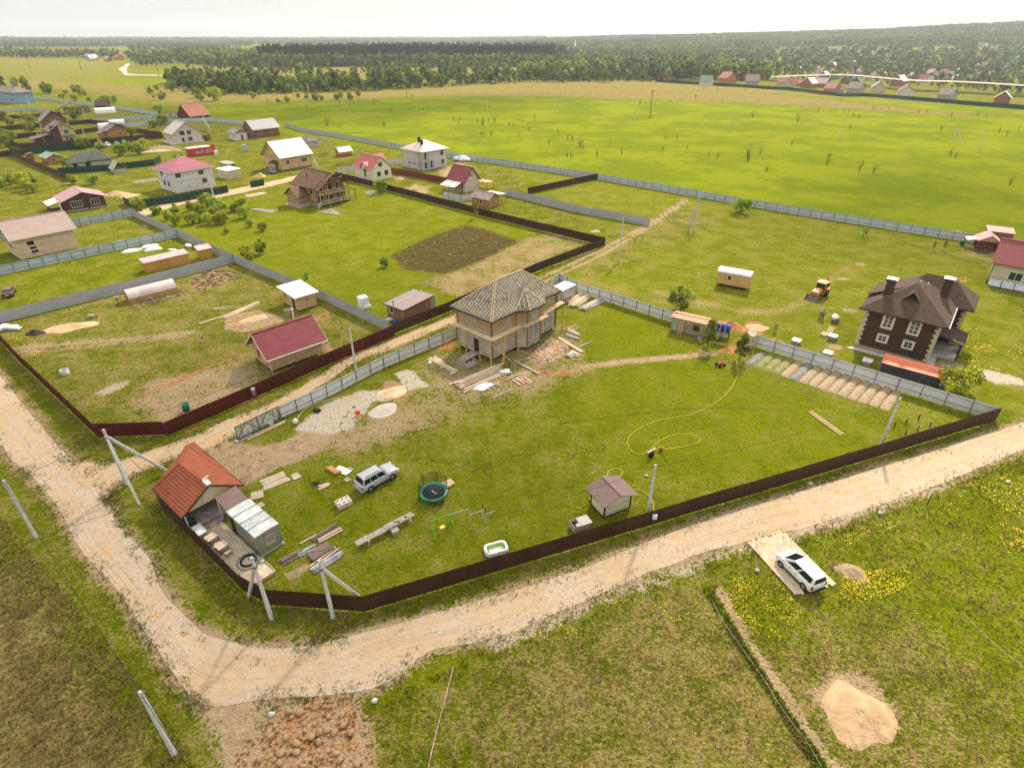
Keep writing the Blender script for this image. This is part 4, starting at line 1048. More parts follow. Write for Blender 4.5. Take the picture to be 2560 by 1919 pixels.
def house(name,label,A,th,L,W,h,kind,rise,wall,roofm,oh=.5,z0=0.0,cat='house',group=None,wins=(),doors=(),base=None,trim=None,fascia=None,corner=None,chimneys=(),wtrim=None,roof_t=.13,snow=False,piles=False,gutter=None):
 t=thing(name,label,cat,(A.x,A.y,tz(A.x,A.y)),R(th),group)
 part(t,'wall',walls_mb(kind,L,W,z0,h,rise,oh),wall)
 sl={'gx':rise/(W/2+oh),'gy':rise/(L/2+oh),'hip':rise/(min(L,W)/2+oh)}.get(kind,0)
 ze=h-sl*oh+roof_t
 if kind in('sy','sx'):
  s_=rise/(W if kind=='sy' else L);ze=h-s_*oh+roof_t;rr=rise+2*s_*oh
 else:rr=rise
 rf=part(t,'roof',roof_mb(kind,-oh,-oh,L+oh,W+oh,ze,rr,roof_t),roofm)
 if kind in('gx','gy','hip'):
  rc=MB()
  if kind=='gx':rc.beam((-oh-.02,W/2,ze+rr+.02),(L+oh+.02,W/2,ze+rr+.02),.3,.07)
  elif kind=='gy':rc.beam((L/2,-oh-.02,ze+rr+.02),(L/2,W+oh+.02,ze+rr+.02),.3,.07)
  if rc.v:part(rf,'ridge_cap',rc,roofm)
 if fascia:
  fb=MB()
  if kind=='gx':
   for x in(-oh-.025,L+oh+.025):
    for y in(-oh,W+oh):fb.beam((x,y,ze-.08),(x,W/2,ze+rr-.08),.05,.2)
   for y in(-oh-.02,W+oh+.02):fb.beam((-oh,y,ze-.08),(L+oh,y,ze-.08),.05,.18)
  elif kind=='gy':
   for y in(-oh-.025,W+oh+.025):
    for x in(-oh,L+oh):fb.beam((x,y,ze-.08),(L/2,y,ze+rr-.08),.05,.2)
   for x in(-oh-.02,L+oh+.02):fb.beam((x,-oh,ze-.08),(x,W+oh,ze-.08),.05,.18)
  else:
   zz4=[ze,ze,ze,ze]
   if kind=='sy':zz4=[ze,ze,ze+rr,ze+rr]
   if kind=='sx':zz4=[ze,ze+rr,ze+rr,ze]
   q=[(-oh-.02,-oh-.02),(L+oh+.02,-oh-.02),(L+oh+.02,W+oh+.02),(-oh-.02,W+oh+.02)]
   for i in range(4):j=(i+1)%4;fb.beam((*q[i],zz4[i]-.08),(*q[j],zz4[j]-.08),.05,.19)
  part(t,'fascia',fb,fascia)
 if snow:
  sg=MB();n=int((L+2*oh)/.75)
  for i in range(n):x=-oh+(i+.5)*(L+2*oh)/n;sg.box(x-.1,-oh+.28,ze+sl*.28+.01,x+.1,-oh+.36,ze+sl*.28+.14)
  if kind=='hip':
   n=int((W+2*oh)/.75)
   for i in range(n):y=-oh+(i+.5)*(W+2*oh)/n;sg.box(-oh+.28,y-.1,ze+sl*.28+.01,-oh+.36,y+.1,ze+sl*.28+.14)
  part(rf,'snow_guard',sg,roofm if snow is True else snow)
 if base:part(t,'foundation',MB().box(-.04,-.04,-.05,L+.04,W+.04,z0+(.002 if z0 else.3)),base)
 if piles:
  for x in np.linspace(.15,L-.15,max(2,int(L/2.2)+1)):
   for y in(.15,W-.15):part(t,'pile',MB().cyl((x,y,-.02),(x,y,z0+.01),.1,n=6),BROWNF)
 if corner:
  for x,y in((0,0),(L,0),(0,W),(L,W)):
   hz=h+(rise if(kind=='sy' and y)or(kind=='sx' and x)else 0)
   part(t,'corner_post',MB().box(x-.07,y-.07,z0,x+.07,y+.07,hz-.02),corner)
 for wdw in wins:window(t,wdw[0],L,W,*wdw[1:5],trim=wtrim,panes=wdw[5]if len(wdw)>5 else 2,cross=wdw[6]if len(wdw)>6 else 0)
 for d in doors:door(t,d[0],L,W,*d[1:5],d[5]if len(d)>5 else BROWNF)
 for c in chimneys:
  x,y,zb,zt,s_,mt_=c
  co=part(rf,'chimney',MB().box(x-s_,y-s_,zb,x+s_,y+s_,zt),mt_)
 if gutter:
  part(t,'gutter',MB().tube([(-oh,-oh-.07,ze-.06),(L+oh,-oh-.07,ze-.09)],.06,6),gutter)
  part(t,'downpipe',MB().tube([(-oh+.12,-oh-.07,ze-.08),(-.05,-.09,ze-.4),(-.05,-.09,.1)],.05,6),gutter)
 return t
def A_of(k,x,y,z=0.0):
 p=G(k,x,y,z);p.z=0;return p
# ---- the big log house under a striped hip roof
def log_house():
 A=A_of('C7',1150,1085,.6);L,W,z0,h=14.9,7.2,.6,6.75
 t=thing('log_house','unfinished grey timber house on piles with a striped hip roof and scaffold planks','house',A,R(48))
 lo=4.6
 bay=[(5.3,0),(6.5,-1.35),(9.4,-1.35),(10.6,0)]
 low,hi=MB(),MB()
 for m,a,b in((low,z0,lo),(hi,lo,h)):
  ring=[(0,0)]+bay+[(L,0),(L,W),(0,W)]
  for i in range(len(ring)):
   p,q=ring[i],ring[(i+1)%len(ring)];m.quad((*p,a),(*q,a),(*q,b),(*p,b))
 low.prism([(0,0)]+bay+[(L,0),(L,W),(0,W)],z0-.15,z0)
 part(t,'wall',low,GREYLOG);part(t,'upper_wall',hi,LOGTOP)
 for x,y in[(0,0),(0,W),(L,0),(L,W)]+bay:
  part(t,'corner_log',MB().box(x-.11,y-.11,z0,x+.11,y+.11,h),M('log_ends',(.40,.27,.15),(.3,.2,.12),sc=3,pat=('h',.2,.04,.4)))
 for x in np.linspace(.4,L-.4,7):
  for y in(.3,W-.3):part(t,'pile',MB().cyl((x,y,-.03),(x,y,z0-.1),.12,n=6),BROWNF)
 oh,ze,top=.65,h+.1,10.55
 TAR=M('roof_underlay',(.22,.20,.165),(.175,.16,.13),sc=.8,rough=.95,spec=.1,pat=('h',1.4,.03,.8))
 x0,y0,x1,y1=-oh,-oh,L+oh,W+oh;my=W/2
 a,b=V((x0+5.3,my,top)),V((x1-4.9,my,top));c=[V((x0,y0,ze)),V((x1,y0,ze)),V((x1,y1,ze)),V((x0,y1,ze))]
 pl=[[c[0],c[1],b,a],[c[1],c[2],b],[c[2],c[3],a,b],[c[3],c[0],a]]
 rm=MB()
 for f_ in pl:rm.slab(f_,.16)
 rf=part(t,'roof',rm,TAR)
 LATH=M('lath',(.66,.50,.32),(.56,.41,.25),sc=4,rough=.85)
 bt=MB();rnd=random.Random(5)
 def battens(f_,up0,n,skip=0):
  """strips nailed down the slope in broken, staggered lengths"""
  P=[V(p)for p in f_];e=(P[1]-P[0]).normalized();nrm=(P[1]-P[0]).cross(P[2]-P[0]).normalized()
  if nrm.z<0:nrm=-nrm
  s_=nrm.cross(e);s_=s_ if s_.z>0 else-s_
  W_=(P[1]-P[0]).length;k=int(W_/.55)
  two=[((p-P[0]).dot(e),(p-P[0]).dot(s_))for p in P]
  for i in range(1,k):
   u=W_*i/k;top_=None
   for j in range(1,len(two)):
    (ua,va),(ub,vb)=two[j],two[(j+1)%len(two)]
    if min(ua,ub)<=u<=max(ua,ub)and abs(ub-ua)>1e-6:top_=va+(vb-va)*(u-ua)/(ub-ua);break
   if not top_ or top_<.5:continue
   v=.1+rnd.uniform(0,.5)
   while v<top_-.15:
    l=rnd.choice((.9,1.3,1.3,1.8));w_=min(v+l,top_-.05)
    bt.beam(P[0]+e*u+s_*v+nrm*.035,P[0]+e*u+s_*w_+nrm*.035,.10,.05,up=nrm);v=w_+rnd.choice((.12,.3,.5));u+=rnd.uniform(-.05,.05)
 for f_ in(pl[0],pl[1],pl[2],pl[3]):battens(f_,0,0)
 for p,q in((c[0],a),(c[1],b),(c[2],b),(c[3],a)):
  for dx in(-.1,.1):bt.beam(p+V((dx,-dx,.06)),q+V((dx,-dx,.06)),.09,.06)
 bt.beam(a+V((0,0,.07)),b+V((0,0,.07)),.16,.07)
 s0=(top-ze)/(my-y0)
 ap=V((7.9,.55,9.15));zc=ze+.02
 w0,w1=V((4.5,y0+.02,zc+.02)),V((11.4,y0+.02,zc+.02));e0,e1=V((6.2,-2.0,zc-.02)),V((9.7,-2.0,zc-.02))
 back=V((7.9,(9.15-ze)/s0+y0,9.17))
 rb=MB()
 for f_ in([w0,e0,ap],[e0,e1,ap],[e1,w1,ap],[w0,ap,back],[ap,w1,back]):rb.slab(f_,.1)
 part(rf,'bay_roof',rb,TAR)
 for f_ in([e0,e1,ap],[w0,e0,ap],[e1,w1,ap]):battens(f_,0,0)
 for p in(w0,e0,e1,w1):bt.beam(p+V((0,0,.06)),ap+V((0,0,.06)),.12,.06)
 part(rf,'battens',bt,LATH)
 fa=MB();loop=[c[0],w0,e0,e1,w1,c[1],c[2],c[3]]
 for i in range(len(loop)):fa.beam(loop[i]-V((0,0,.1)),loop[(i+1)%len(loop)]-V((0,0,.1)),.08,.22)
 part(rf,'eaves_board',fa,BROWNF)
 FILM=M('window_film',(.36,.36,.37),rough=.35);TR=M('window_lining',(.52,.34,.16))
 for f_,u,z,w_,hh_ in(('F',3.1,4.9,1.1,1.2),('F',12.6,5.2,1.2,1.2),('F',12.2,2.0,1.5,2.0),('S',2.9,5.1,1.5,.9)):
  window(t,f_,L,W,u,z,w_,hh_,TR,panes=1,glassm=FILM)
 for z in(2.0,4.95):window(t,'F',L,W,7.1,z,1.6,1.6,TR,panes=1,glassm=FILM,off=(0,-1.35))
 door(t,'S',L,W,2.75,z0+.05,1.0,2.1,M('dark_door',(.05,.032,.018),rough=.5))
 part(t,'downpipe',MB().tube([(-.5,-.55,ze-.2),(-.13,-.14,ze-.8),(-.13,-.14,.3)],.06,6),BROWNF)
 part(t,'downpipe',MB().tube([(L+.4,-.55,ze-.2),(L+.12,-.14,ze-.8),(L+.12,-.14,.3)],.06,6),BROWNF)
 st=MB().box(-2.6,2.5,z0-.12,-.1,4.0,z0+.02)
 for i in range(4):st.box(-2.9-i*.28,2.6,z0-.18-i*.15,-2.62-i*.28,3.9,z0-.12-i*.15)
 for y in(2.62,3.84):st.beam((-2.55,y,z0-.1),(-3.75,y,-.02),.07,.2)
 for x in(-2.4,-.3):
  for y in(2.6,3.9):st.beam((x,y,-.02),(x,y,z0-.1),.12)
 part(t,'porch_steps',st,GREYB)
 pk=MB()
 def plank(p,q,w_=.3):pk.beam(p,q,w_,.05)
 for d in(0,.32,.64):plank((-.75-d,-1.0,4.45),(-.75-d,7.3,4.55))
 for d in(0,.32,.64):
  plank((-1.4,-.75-d,4.45),(5.2,-.75-d,4.5));plank((5.0,-1.75-d*.7,4.6),(10.4,-1.75-d*.7,4.7));plank((10.2,-.75-d,4.75),(15.4,-.75-d,5.1))
 part(t,'scaffold_plank',pk,RAWB)
 PR=M('scaffold_prop',(.60,.36,.12),(.5,.3,.1),sc=3)
 props=[(-1.35,5.6),(-1.35,4.1),(-1.35,1.2),(-1.35,-1.1),(1.2,-1.35),(4.2,-1.45),(15.2,-1.4)]
 for x,y in props:part(t,'scaffold_prop',MB().beam((x,y,-.02),(x,y,4.5 if x<12 else 5.0),.14),PR)
 br=MB()
 for p,q in(((-1.4,4.0,.3),(-3.3,1.2,0)),((-1.4,3.9,.6),(-2.4,.6,0)),((-1.4,1.1,.1),(-2.2,3.4,.9)),((1.3,-1.4,3.2),(-1.3,-3.1,0)),((-1.35,-1.1,4.0),(1.4,-3.6,0)),((4.2,-1.5,.9),(5.6,-4.1,0)),((-1.35,5.5,3.9),(-.2,5.5,4.5)),
  ((-1.35,1.2,3.8),(-1.35,.3,4.4)),((1.2,-1.4,3.8),(1.9,-1.4,4.4)),((4.2,-1.4,3.7),(3.5,-1.4,4.4)),((15.2,-1.4,.5),(17.6,-2.2,0))):br.beam(p,q,.09)
 part(t,'scaffold_brace',br,PR)
 tw=MB()
 for x in(6.9,8.3,10.2,11.6):
  for y in(-1.75,-2.5):tw.cyl((x,y,0),(x,y,4.6),.03,n=5)
  for z in(1,2,3,4):tw.cyl((x,-1.75,z),(x,-2.5,z),.022,n=5)
 for x in(6.9,10.2):
  for z in(2,4):tw.cyl((x,-2.5,z-1),(x+1.4,-2.5,z),.022,n=5);tw.cyl((x,-2.5,z),(x+1.4,-2.5,z),.022,n=5)
 part(t,'steel_scaffold',tw,M('scaffold_green',(.07,.17,.13),rough=.5))
log_house()
# ---- the brown house with cream quoins
def brown_house():
 A=A_of('D1',1240,1480);L,W,h=15.0,9.75,6.75
 t=thing('brown_house','tall dark brown house with cream quoins and twin chimneys behind the beds','house',A,R(51))
 BW=M('brown_brick',(.075,.042,.024),(.058,.032,.019),sc=2,rough=.85,pat=('b',.28,.09,.01,.62),fine=22)
 QU=M('quoin_cream',(.66,.55,.36),(.58,.47,.30),sc=3,rough=.8)
 SH=M('shingle_brown',(.105,.062,.042),(.080,.046,.030),sc=1.5,rough=.9,pat=('t',.33,.22,.72),fine=18)
 PLM=M('plinth_stone',(.46,.36,.25),(.37,.28,.19),sc=2,pat=('b',.5,.25,.03,.55))
 ring=[(0,0),(9.2,0),(9.2,-2.2),(L,-2.2),(L,W),(0,W)]
 m=MB();b=MB()
 for i in range(len(ring)):
  p,q=ring[i],ring[(i+1)%len(ring)];m.quad((*p,.65),(*q,.65),(*q,h),(*p,h))
 part(t,'wall',m,BW)
 rr=[(-.06,-.06),(9.14,-.06),(9.14,-2.26),(L+.06,-2.26),(L+.06,W+.06),(-.06,W+.06)]
 part(t,'plinth',MB().prism(rr,-.05,.66),PLM)
 part(t,'blind_area',MB().prism([(-.9,-.9),(8.3,-.9),(8.3,.2),(0,.2),(0,W),(-.9,W+.9)],-.04,.05),CONC)
 for x,y,n1,n2 in((0,0,1,1),(0,W,1,-1),(9.2,-2.2,1,1),(L,-2.2,-1,1)):
  qm=MB()
  for i in range(15):
   z=.72+i*.395;a,b_=(.62,.42)if i%2 else(.42,.62)
   qm.box(min(x-.035*n1,x+a*n1),min(y-.035*n2,y+b_*n2),z,max(x-.035*n1,x+a*n1),max(y-.035*n2,y+b_*n2),z+.29)
  part(t,'quoin',qm,QU)
 oh=.85;ze=h-.05;top=10.35
 rm=roof_mb('hip',-oh,-oh,12.6,W+oh,ze,top-ze,.16)
 rf=part(t,'roof',rm,SH)
 part(rf,'wing_roof',roof_mb('hip',9.2-oh,-2.2-oh,L+oh,8.2,ze+.02,3.1,.16),SH)
 g=MB();s0=(top-ze)/((W+2*oh)/2)
 g.slab([(4.2,W+oh+.1,ze+.6),(4.2,6.4,ze+2.75),(6.6,6.4,ze+2.75),(6.6,W+oh+.1,ze+.6)],.12)
 part(rf,'side_dormer',g,SH)
 y=4.75;xs=2.1;zs=ze+s0*(xs+oh);dz=1.25
 xb=xs+dz/s0
 d=MB().slab([(xs-.35,y-1.15,zs-.12),(xs-.35,y,zs+dz),(xb,y,zs+dz+.02),(xb-dz/s0*.9,y-1.15,zs-.05)],.09)
 d.slab([(xs-.35,y,zs+dz),(xs-.35,y+1.15,zs-.12),(xb-dz/s0*.9,y+1.15,zs-.05),(xb,y,zs+dz+.02)],.09)
 dm=part(rf,'attic_vent',d,SH)
 part(dm,'louvre',MB().quad((xs,y-.85,zs+.02),(xs,y,zs+dz-.14),(xs,y+.85,zs+.02)),M('vent_dark',(.02,.015,.012)))
 fb=MB()
 q=[(-oh,-oh),(9.2-oh,-oh),(9.2-oh,-2.2-oh),(L+oh,-2.2-oh),(L+oh,8.2),(12.6,W+oh),(-oh,W+oh)]
 for i in range(len(q)):fb.beam((*q[i],ze-.12),(*q[(i+1)%len(q)],ze-.12),.06,.2)
 part(t,'fascia',fb,BROWNF)
 part(t,'gutter',MB().tube([(-oh-.03,-oh-.05,ze-.03),(9.2-oh,-oh-.05,ze-.03)],.07,6),WHITE)
 CH=M('chimney_brown',(.085,.050,.032),pat=('b',.25,.08,.01,.6));CAP=M('chimney_cap',(.62,.60,.56),rough=.35,metal=.5)
 for x,y_,zt in((3.1,8.0,10.7),(8.6,1.35,10.7)):
  c=part(rf,'chimney',MB().box(x-.5,y_-.55,7.6,x+.5,y_+.55,zt),CH)
  part(c,'cap',MB().add([(x-.72,y_-.77,zt+.1),(x+.72,y_-.77,zt+.1),(x+.72,y_+.77,zt+.1),(x-.72,y_+.77,zt+.1),(x,y_,zt+.38)],[(0,1,4),(1,2,4),(2,3,4),(3,0,4),(3,2,1,0)]),CAP)
 for x,y_,z in((5.3,4.6,10.2),(6.8,3.7,9.7),(11.2,1.2,9.5)):part(rf,'vent_pipe',MB().cyl((x,y_,z-.3),(x,y_,z+.35),.1,n=8),CAP)
 for u,z,w_,hh_,cr in((5.95,4.4,1.05,1.75,2),(2.55,4.4,1.05,1.75,2),(5.95,2.1,1.0,.85,1),(2.55,2.1,1.0,.85,1)):
  o=window(t,'S',L,W,u,z,w_,hh_,WHITE,panes=2,tw=.1,cross=cr)
  sm=MB()
  for a0,b0,a1,b1 in((u-.28,z-.28,u+w_+.28,z-.1),(u-.28,z+hh_+.1,u+w_+.28,z+hh_+.28),(u-.28,z-.1,u-.1,z+hh_+.1),(u+w_+.1,z-.1,u+w_+.28,z+hh_+.1)):
   sm.box(-.05,a0,b0,.01,a1,b1)
  part(o,'surround',sm,QU)
 window(t,'F',L,W,6.9,1.2,1.2,1.4);window(t,'F',L,W,3.2,4.4,1.1,1.6,WHITE,cross=2)
 part(t,'porch_slab',MB().box(4.4,-3.3,-.03,9.0,-.06,.35),CONC)
 part(t,'porch_roof',MB().slab([(3.6,-3.5,2.95),(9.1,-3.5,2.95),(9.1,-.02,3.75),(3.6,-.02,3.75)],.14),SH)
 for x in(3.95,6.6):part(t,'porch_post',MB().box(x-.14,-3.3,.3,x+.14,-3.02,2.85),BROWNF)
 part(t,'porch_screen',MB().box(6.8,-3.5,.3,8.9,-3.38,2.0),M('screen_white',(.74,.72,.68)))
 door(t,'F',L,W,5.2,.4,1.0,2.1)
brown_house()
TILE_R=M('tile_crimson',(.31,.042,.050),(.25,.034,.042),sc=1.2,rough=.45,pat=('t',.22,.36,.55),spec=.4,bump=.03)
TILE_P=M('tile_rose',(.50,.12,.12),(.43,.10,.10),sc=1.5,rough=.5,pat=('t',.22,.36,.75))
SHEETW=M('sheet_white',(.82,.81,.78),(.74,.73,.71),sc=1,rough=.35,pat=('v',.9,.03,.8))
MAROON=M('sheet_maroon_roof',(.24,.15,.13),(.20,.125,.11),sc=1.3,rough=.5,pat=('c',.2,.66))
CREAM=M('siding_cream',(.76,.70,.50),(.70,.64,.45),sc=.8,rough=.7,pat=('h',.25,.02,.88))
house('timber_cabin','new pale timber cabin with crimson tile roof on piles inside the dark red fence',A_of('C6',1030,970,.5),45,8.0,5.7,3.05,'gx',3.0,NEWWOOD,TILE_R,oh=.75,z0=.5,piles=True,fascia=M('fascia_pale',(.7,.6,.45)),gutter=WHITE,
 wins=(('S',3.4,1.2,.75,1.3,1),('S',.7,1.2,.75,1.3,1)),wtrim=M('window_pine',(.6,.38,.14)))
c_=A_of('C6',1190,430)
part(bpy.data.objects['timber_cabin'],'stovepipe',MB().cyl((6.2,3.6,5.0),(6.2,3.6,6.9),.1,n=8).cyl((6.2,3.6,6.9),(6.2,3.6,7.1),.17,n=8),WHITE)
house('timber_shed','small pale timber shed with flat white roof beside the grey fence',A_of('C6',1290,382,.2),45,3.6,5.6,2.75,'sy',.35,NEWWOOD,SHEETW,oh=.5,z0=.2,roof_t=.1,fascia=WHITE,piles=True,cat='shed',wins=(('S',4.2,1.35,.5,.8,1),('F',1.8,1.7,.25,.25,1)),doors=(('S',1.0,.25,.85,2.0,M('doorway_brown',(.07,.04,.02))),),wtrim=M('window_pine',(.6,.38,.14)))
solo('deck_board','low wooden step platform in front of the white roofed shed','platform',MB().box(-1.1,-.7,-.02,1.1,.7,.12),GREYB,G('C6',1210,370),R(45))
cs=house('garden_shed','small cream shed with maroon corrugated gable roof near the brown fence',A_of('D8',1332,655,.15),27,3.2,2.3,2.15,'gy',.75,CREAM,MAROON,oh=.55,z0=.15,roof_t=.06,corner=BROWNF,base=BROWNF,cat='shed')
part(cs,'step',MB().box(.2,2.3,-.02,1.4,3.0,.15),GREYB)
house('brick_shed','small orange brick shed with flat brown sheet roof behind the brown fence',A_of('C4',190,1050),52,6.4,4.2,2.3,'sx',.35,M('brick_orange',(.40,.17,.08),(.33,.14,.07),sc=1,pat=('b',.25,.08,.012,.7)),M('sheet_taupe',(.33,.25,.24),(.28,.21,.2),sc=1.2,rough=.5,pat=('c',.2,.8)),oh=.4,roof_t=.08,cat='shed',
 wins=(('S',2.6,.9,.8,1.0,1),),fascia=BROWNF)
bs=bpy.data.objects['brick_shed']
part(bs,'stovepipe',MB().cyl((-.2,2.2,1.0),(-.2,2.2,3.3),.11,n=8).cyl((-.2,2.2,3.3),(-.2,2.2,3.5),.18,n=8),STEEL)
part(bs,'side_lean_to',MB().box(6.42,.3,0,7.8,3.9,2.3),GREYB)
def site_wagon():
 A=A_of('D2',1150,412,.5);L,W,z0,h=2.5,5.9,.5,2.9
 t=thing('site_wagon','yellow boarded site wagon with rounded white roof alone in the meadow','wagon',A,R(58))
 WD=M('siding_yellow',(.62,.39,.13),(.56,.34,.11),sc=.8,rough=.7,pat=('h',.14,.015,.75))
 m=MB();n=8;ar=[(L/2-(L/2)*cos(pi*i/n),h+.42*sin(pi*i/n))for i in range(n+1)]
 m.box(0,0,z0,L,W,h)
 for y in(0,W):m.add([(x,y,z)for x,z in ar],[tuple(range(n+1))])
 part(t,'wall',m,WD)
 r=MB();ar=[(L/2-(L/2+.15)*cos(pi*i/n),h-.03+.55*sin(pi*i/n))for i in range(n+1)]
 vs=[(x,y,z)for y in(-.15,W+.15)for x,z in ar]+[(x,y,z-.07)for y in(-.15,W+.15)for x,z in ar];k=n+1
 r.add(vs,[(i,i+1,k+i+1,k+i)for i in range(n)]+[(2*k+i+1,2*k+i,3*k+i,3*k+i+1)for i in range(n)]+[(i+1,i,2*k+i,2*k+i+1)for i in range(n)]+[(k+i,k+i+1,3*k+i+1,3*k+i)for i in range(n)])
 part(t,'roof',r,SHEETW)
 window(t,'S',L,W,3.3,1.55,.7,.8,WHITE,panes=1)
 part(t,'chassis',MB().box(.2,.1,.32,L-.2,W-.1,z0),DARK)
 for y in(1.0,W-1.0):
  for x in(.15,L-.4):part(t,'wheel',MB().lathe([(0,0),(.3,0),(.3,.25),(0,.25)],(x,y,.3),12,'x'),DARK)
site_wagon()
def silver_container():
 A=A_of('C8',150,490);L,W,h=5.0,2.5,2.5
 t=thing('storage_container','silver metal container with white roof at the plot corner','container',A,R(50))
 SI=M('silver_sheet',(.58,.57,.52),(.5,.49,.45),sc=.6,rough=.3,metal=.55,pat=('c',.25,.9))
 part(t,'wall',MB().box(0,0,.12,L,W,h),SI)
 part(t,'roof',MB().box(-.06,-.06,h,L+.06,W+.06,h+.1),SHEETW)
 part(t,'base_beam',MB().box(.05,.05,-.03,L-.05,W-.05,.12),POSTG)
 part(t,'ladder',MB().beam((.2,-.6,0),(.2,-.12,2.6),.05).beam((.7,-.6,0),(.7,-.12,2.6),.05).beam((.2,-.5,.5),(.7,-.5,.5),.04).beam((.2,-.4,1.1),(.7,-.4,1.1),.04).beam((.2,-.3,1.7),(.7,-.3,1.7),.04).beam((.2,-.2,2.2),(.7,-.2,2.2),.04),BROWNF)
silver_container()
def rust_cabin():
 A=A_of('D2',600,1022,.15);th=58;L,W,h=2.6,5.6,2.45
 WV=M('board_grey_tan',(.40,.31,.21),(.34,.26,.17),sc=1.2,rough=.85,pat=('v',.14,.015,.7))
 RO=M('roof_rust',(.58,.25,.13),(.50,.21,.11),sc=.8,rough=.6,pat=('h',1.1,.04,.8),fine=5)
 t=house('worker_cabin','boarded cabin with rusty orange roof, a mast and a ladder by the grey fence',A,th,L,W,h,'gy',.3,WV,RO,oh=.12,z0=.15,roof_t=.07,cat='cabin',base=POSTG,wins=(('S',1.0,1.0,.85,.85,1),),wtrim=M('frame_green',(.12,.16,.08)))
 part(t,'curtain_door',MB().box(-.04,4.5,.2,.01,5.35,2.1),M('curtain_green',(.34,.42,.26)))
 part(t,'mast',MB().cyl((1.2,5.4,2.6),(1.2,5.4,5.4),.035,n=5).cyl((1.2,5.4,5.35),(1.2,5.4,5.55),.12,n=8),M('mast_orange',(.5,.25,.1)))
 part(t,'lamp',MB().box(-.12,2.7,2.0,.0,2.9,2.2),WHITE)
 ld=thing('step_ladder','wooden step ladder leaning open against the rusty roofed cabin','ladder',A+Matrix.Rotation(R(th),3,'Z')@V((-.05,3.5,-.0)),R(th))
 a=MB();b=MB()
 for y in(0,.55):a.beam((-.9,y,-.02),(-.05,y,2.3),.07);b.beam((-.75,y*1.0+.05,0),(-.08,y+.02,1.5),.04)
 for i in range(7):q=(i+.7)/7.5;a.beam((-.9+.85*q,0,2.3*q),(-.9+.85*q,.55,2.3*q),.05,.09)
 part(ld,'steps',a,RAWB);part(ld,'brace',b,RAWB)
 BL=M('barrel_blue',(.012,.06,.30),(.01,.05,.25),rough=.35,spec=.5)
 st=thing('barrel_stand','tall dark metal stand carrying three blue barrels beside the cabin','stand',G('D2',808,1060),R(th))
 fr=MB()
 for x in(-.5,.45):
  for y in(-1.15,0,1.15):fr.cyl((x,y,-.02),(x,y,1.75),.035,n=5)
 part(st,'legs',fr,BROWNF);part(st,'platform',MB().box(-.6,-1.3,1.75,.55,1.3,1.83),BROWNF)
 br=MB()
 for y in(-1.15,1.15):br.beam((-.5,y,.3),(.45,y,1.6),.03)
 br.beam((-.5,-1.15,.9),(-.5,1.15,.9),.03);part(st,'brace',br,BROWNF)
 Mx=frame(st.location,R(th))
 for i,(y,wd)in enumerate(((.82,'left'),(0,'middle'),(-.82,'right'))):
  bt=thing('water_barrel',wd+' one of three blue barrels on the tall metal stand','barrel',Mx@V((0,y,1.83)),R(th),'blue barrels on the stand')
  part(bt,'drum',MB().lathe([(0,0),(.33,0),(.36,.08),(.36,.3),(.375,.33),(.36,.36),(.36,.62),(.375,.65),(.36,.68),(.36,.92),(.32,1.0),(.30,1.0)],n=16),BL)
  part(bt,'lid',MB().lathe([(.31,.98),(.31,1.03),(0,1.03)],n=16),M('barrel_lid',(.06,.16,.42)))
rust_cabin()
cb=thing('tool_cabinet','tall unpainted wooden cabinet standing at the end of the grey fence','cabinet',A_of('D2',1195,1165),R(50))
part(cb,'body',MB().box(0,0,0,1.1,1.1,2.1),M('board_pale',(.52,.45,.36),(.44,.37,.29),pat=('v',.16,.02,.6)))
part(cb,'roof',MB().slab([(-.1,1.25,2.12),(-.1,-.1,2.12),(1.25,-.1,2.3),(1.25,1.25,2.3)],.08),GREYB);part(cb,'door',MB().box(-.03,.15,.1,.0,.95,2.0),RAWB)
house('long_low_shed','long low shed with orange sheet roof behind the grey fence, below the brown house',A_of('D3',1285,770),52,2.3,7.6,1.7,'sx',.35,M('siding_navy',(.035,.03,.045),rough=.6,pat=('v',.25,.02,.7)),M('roof_coral',(.72,.20,.09),(.66,.18,.08),sc=.8,rough=.5,pat=('h',1.0,.03,.85)),oh=.12,roof_t=.06,cat='shed',corner=M('corner_blue',(.03,.12,.25)))
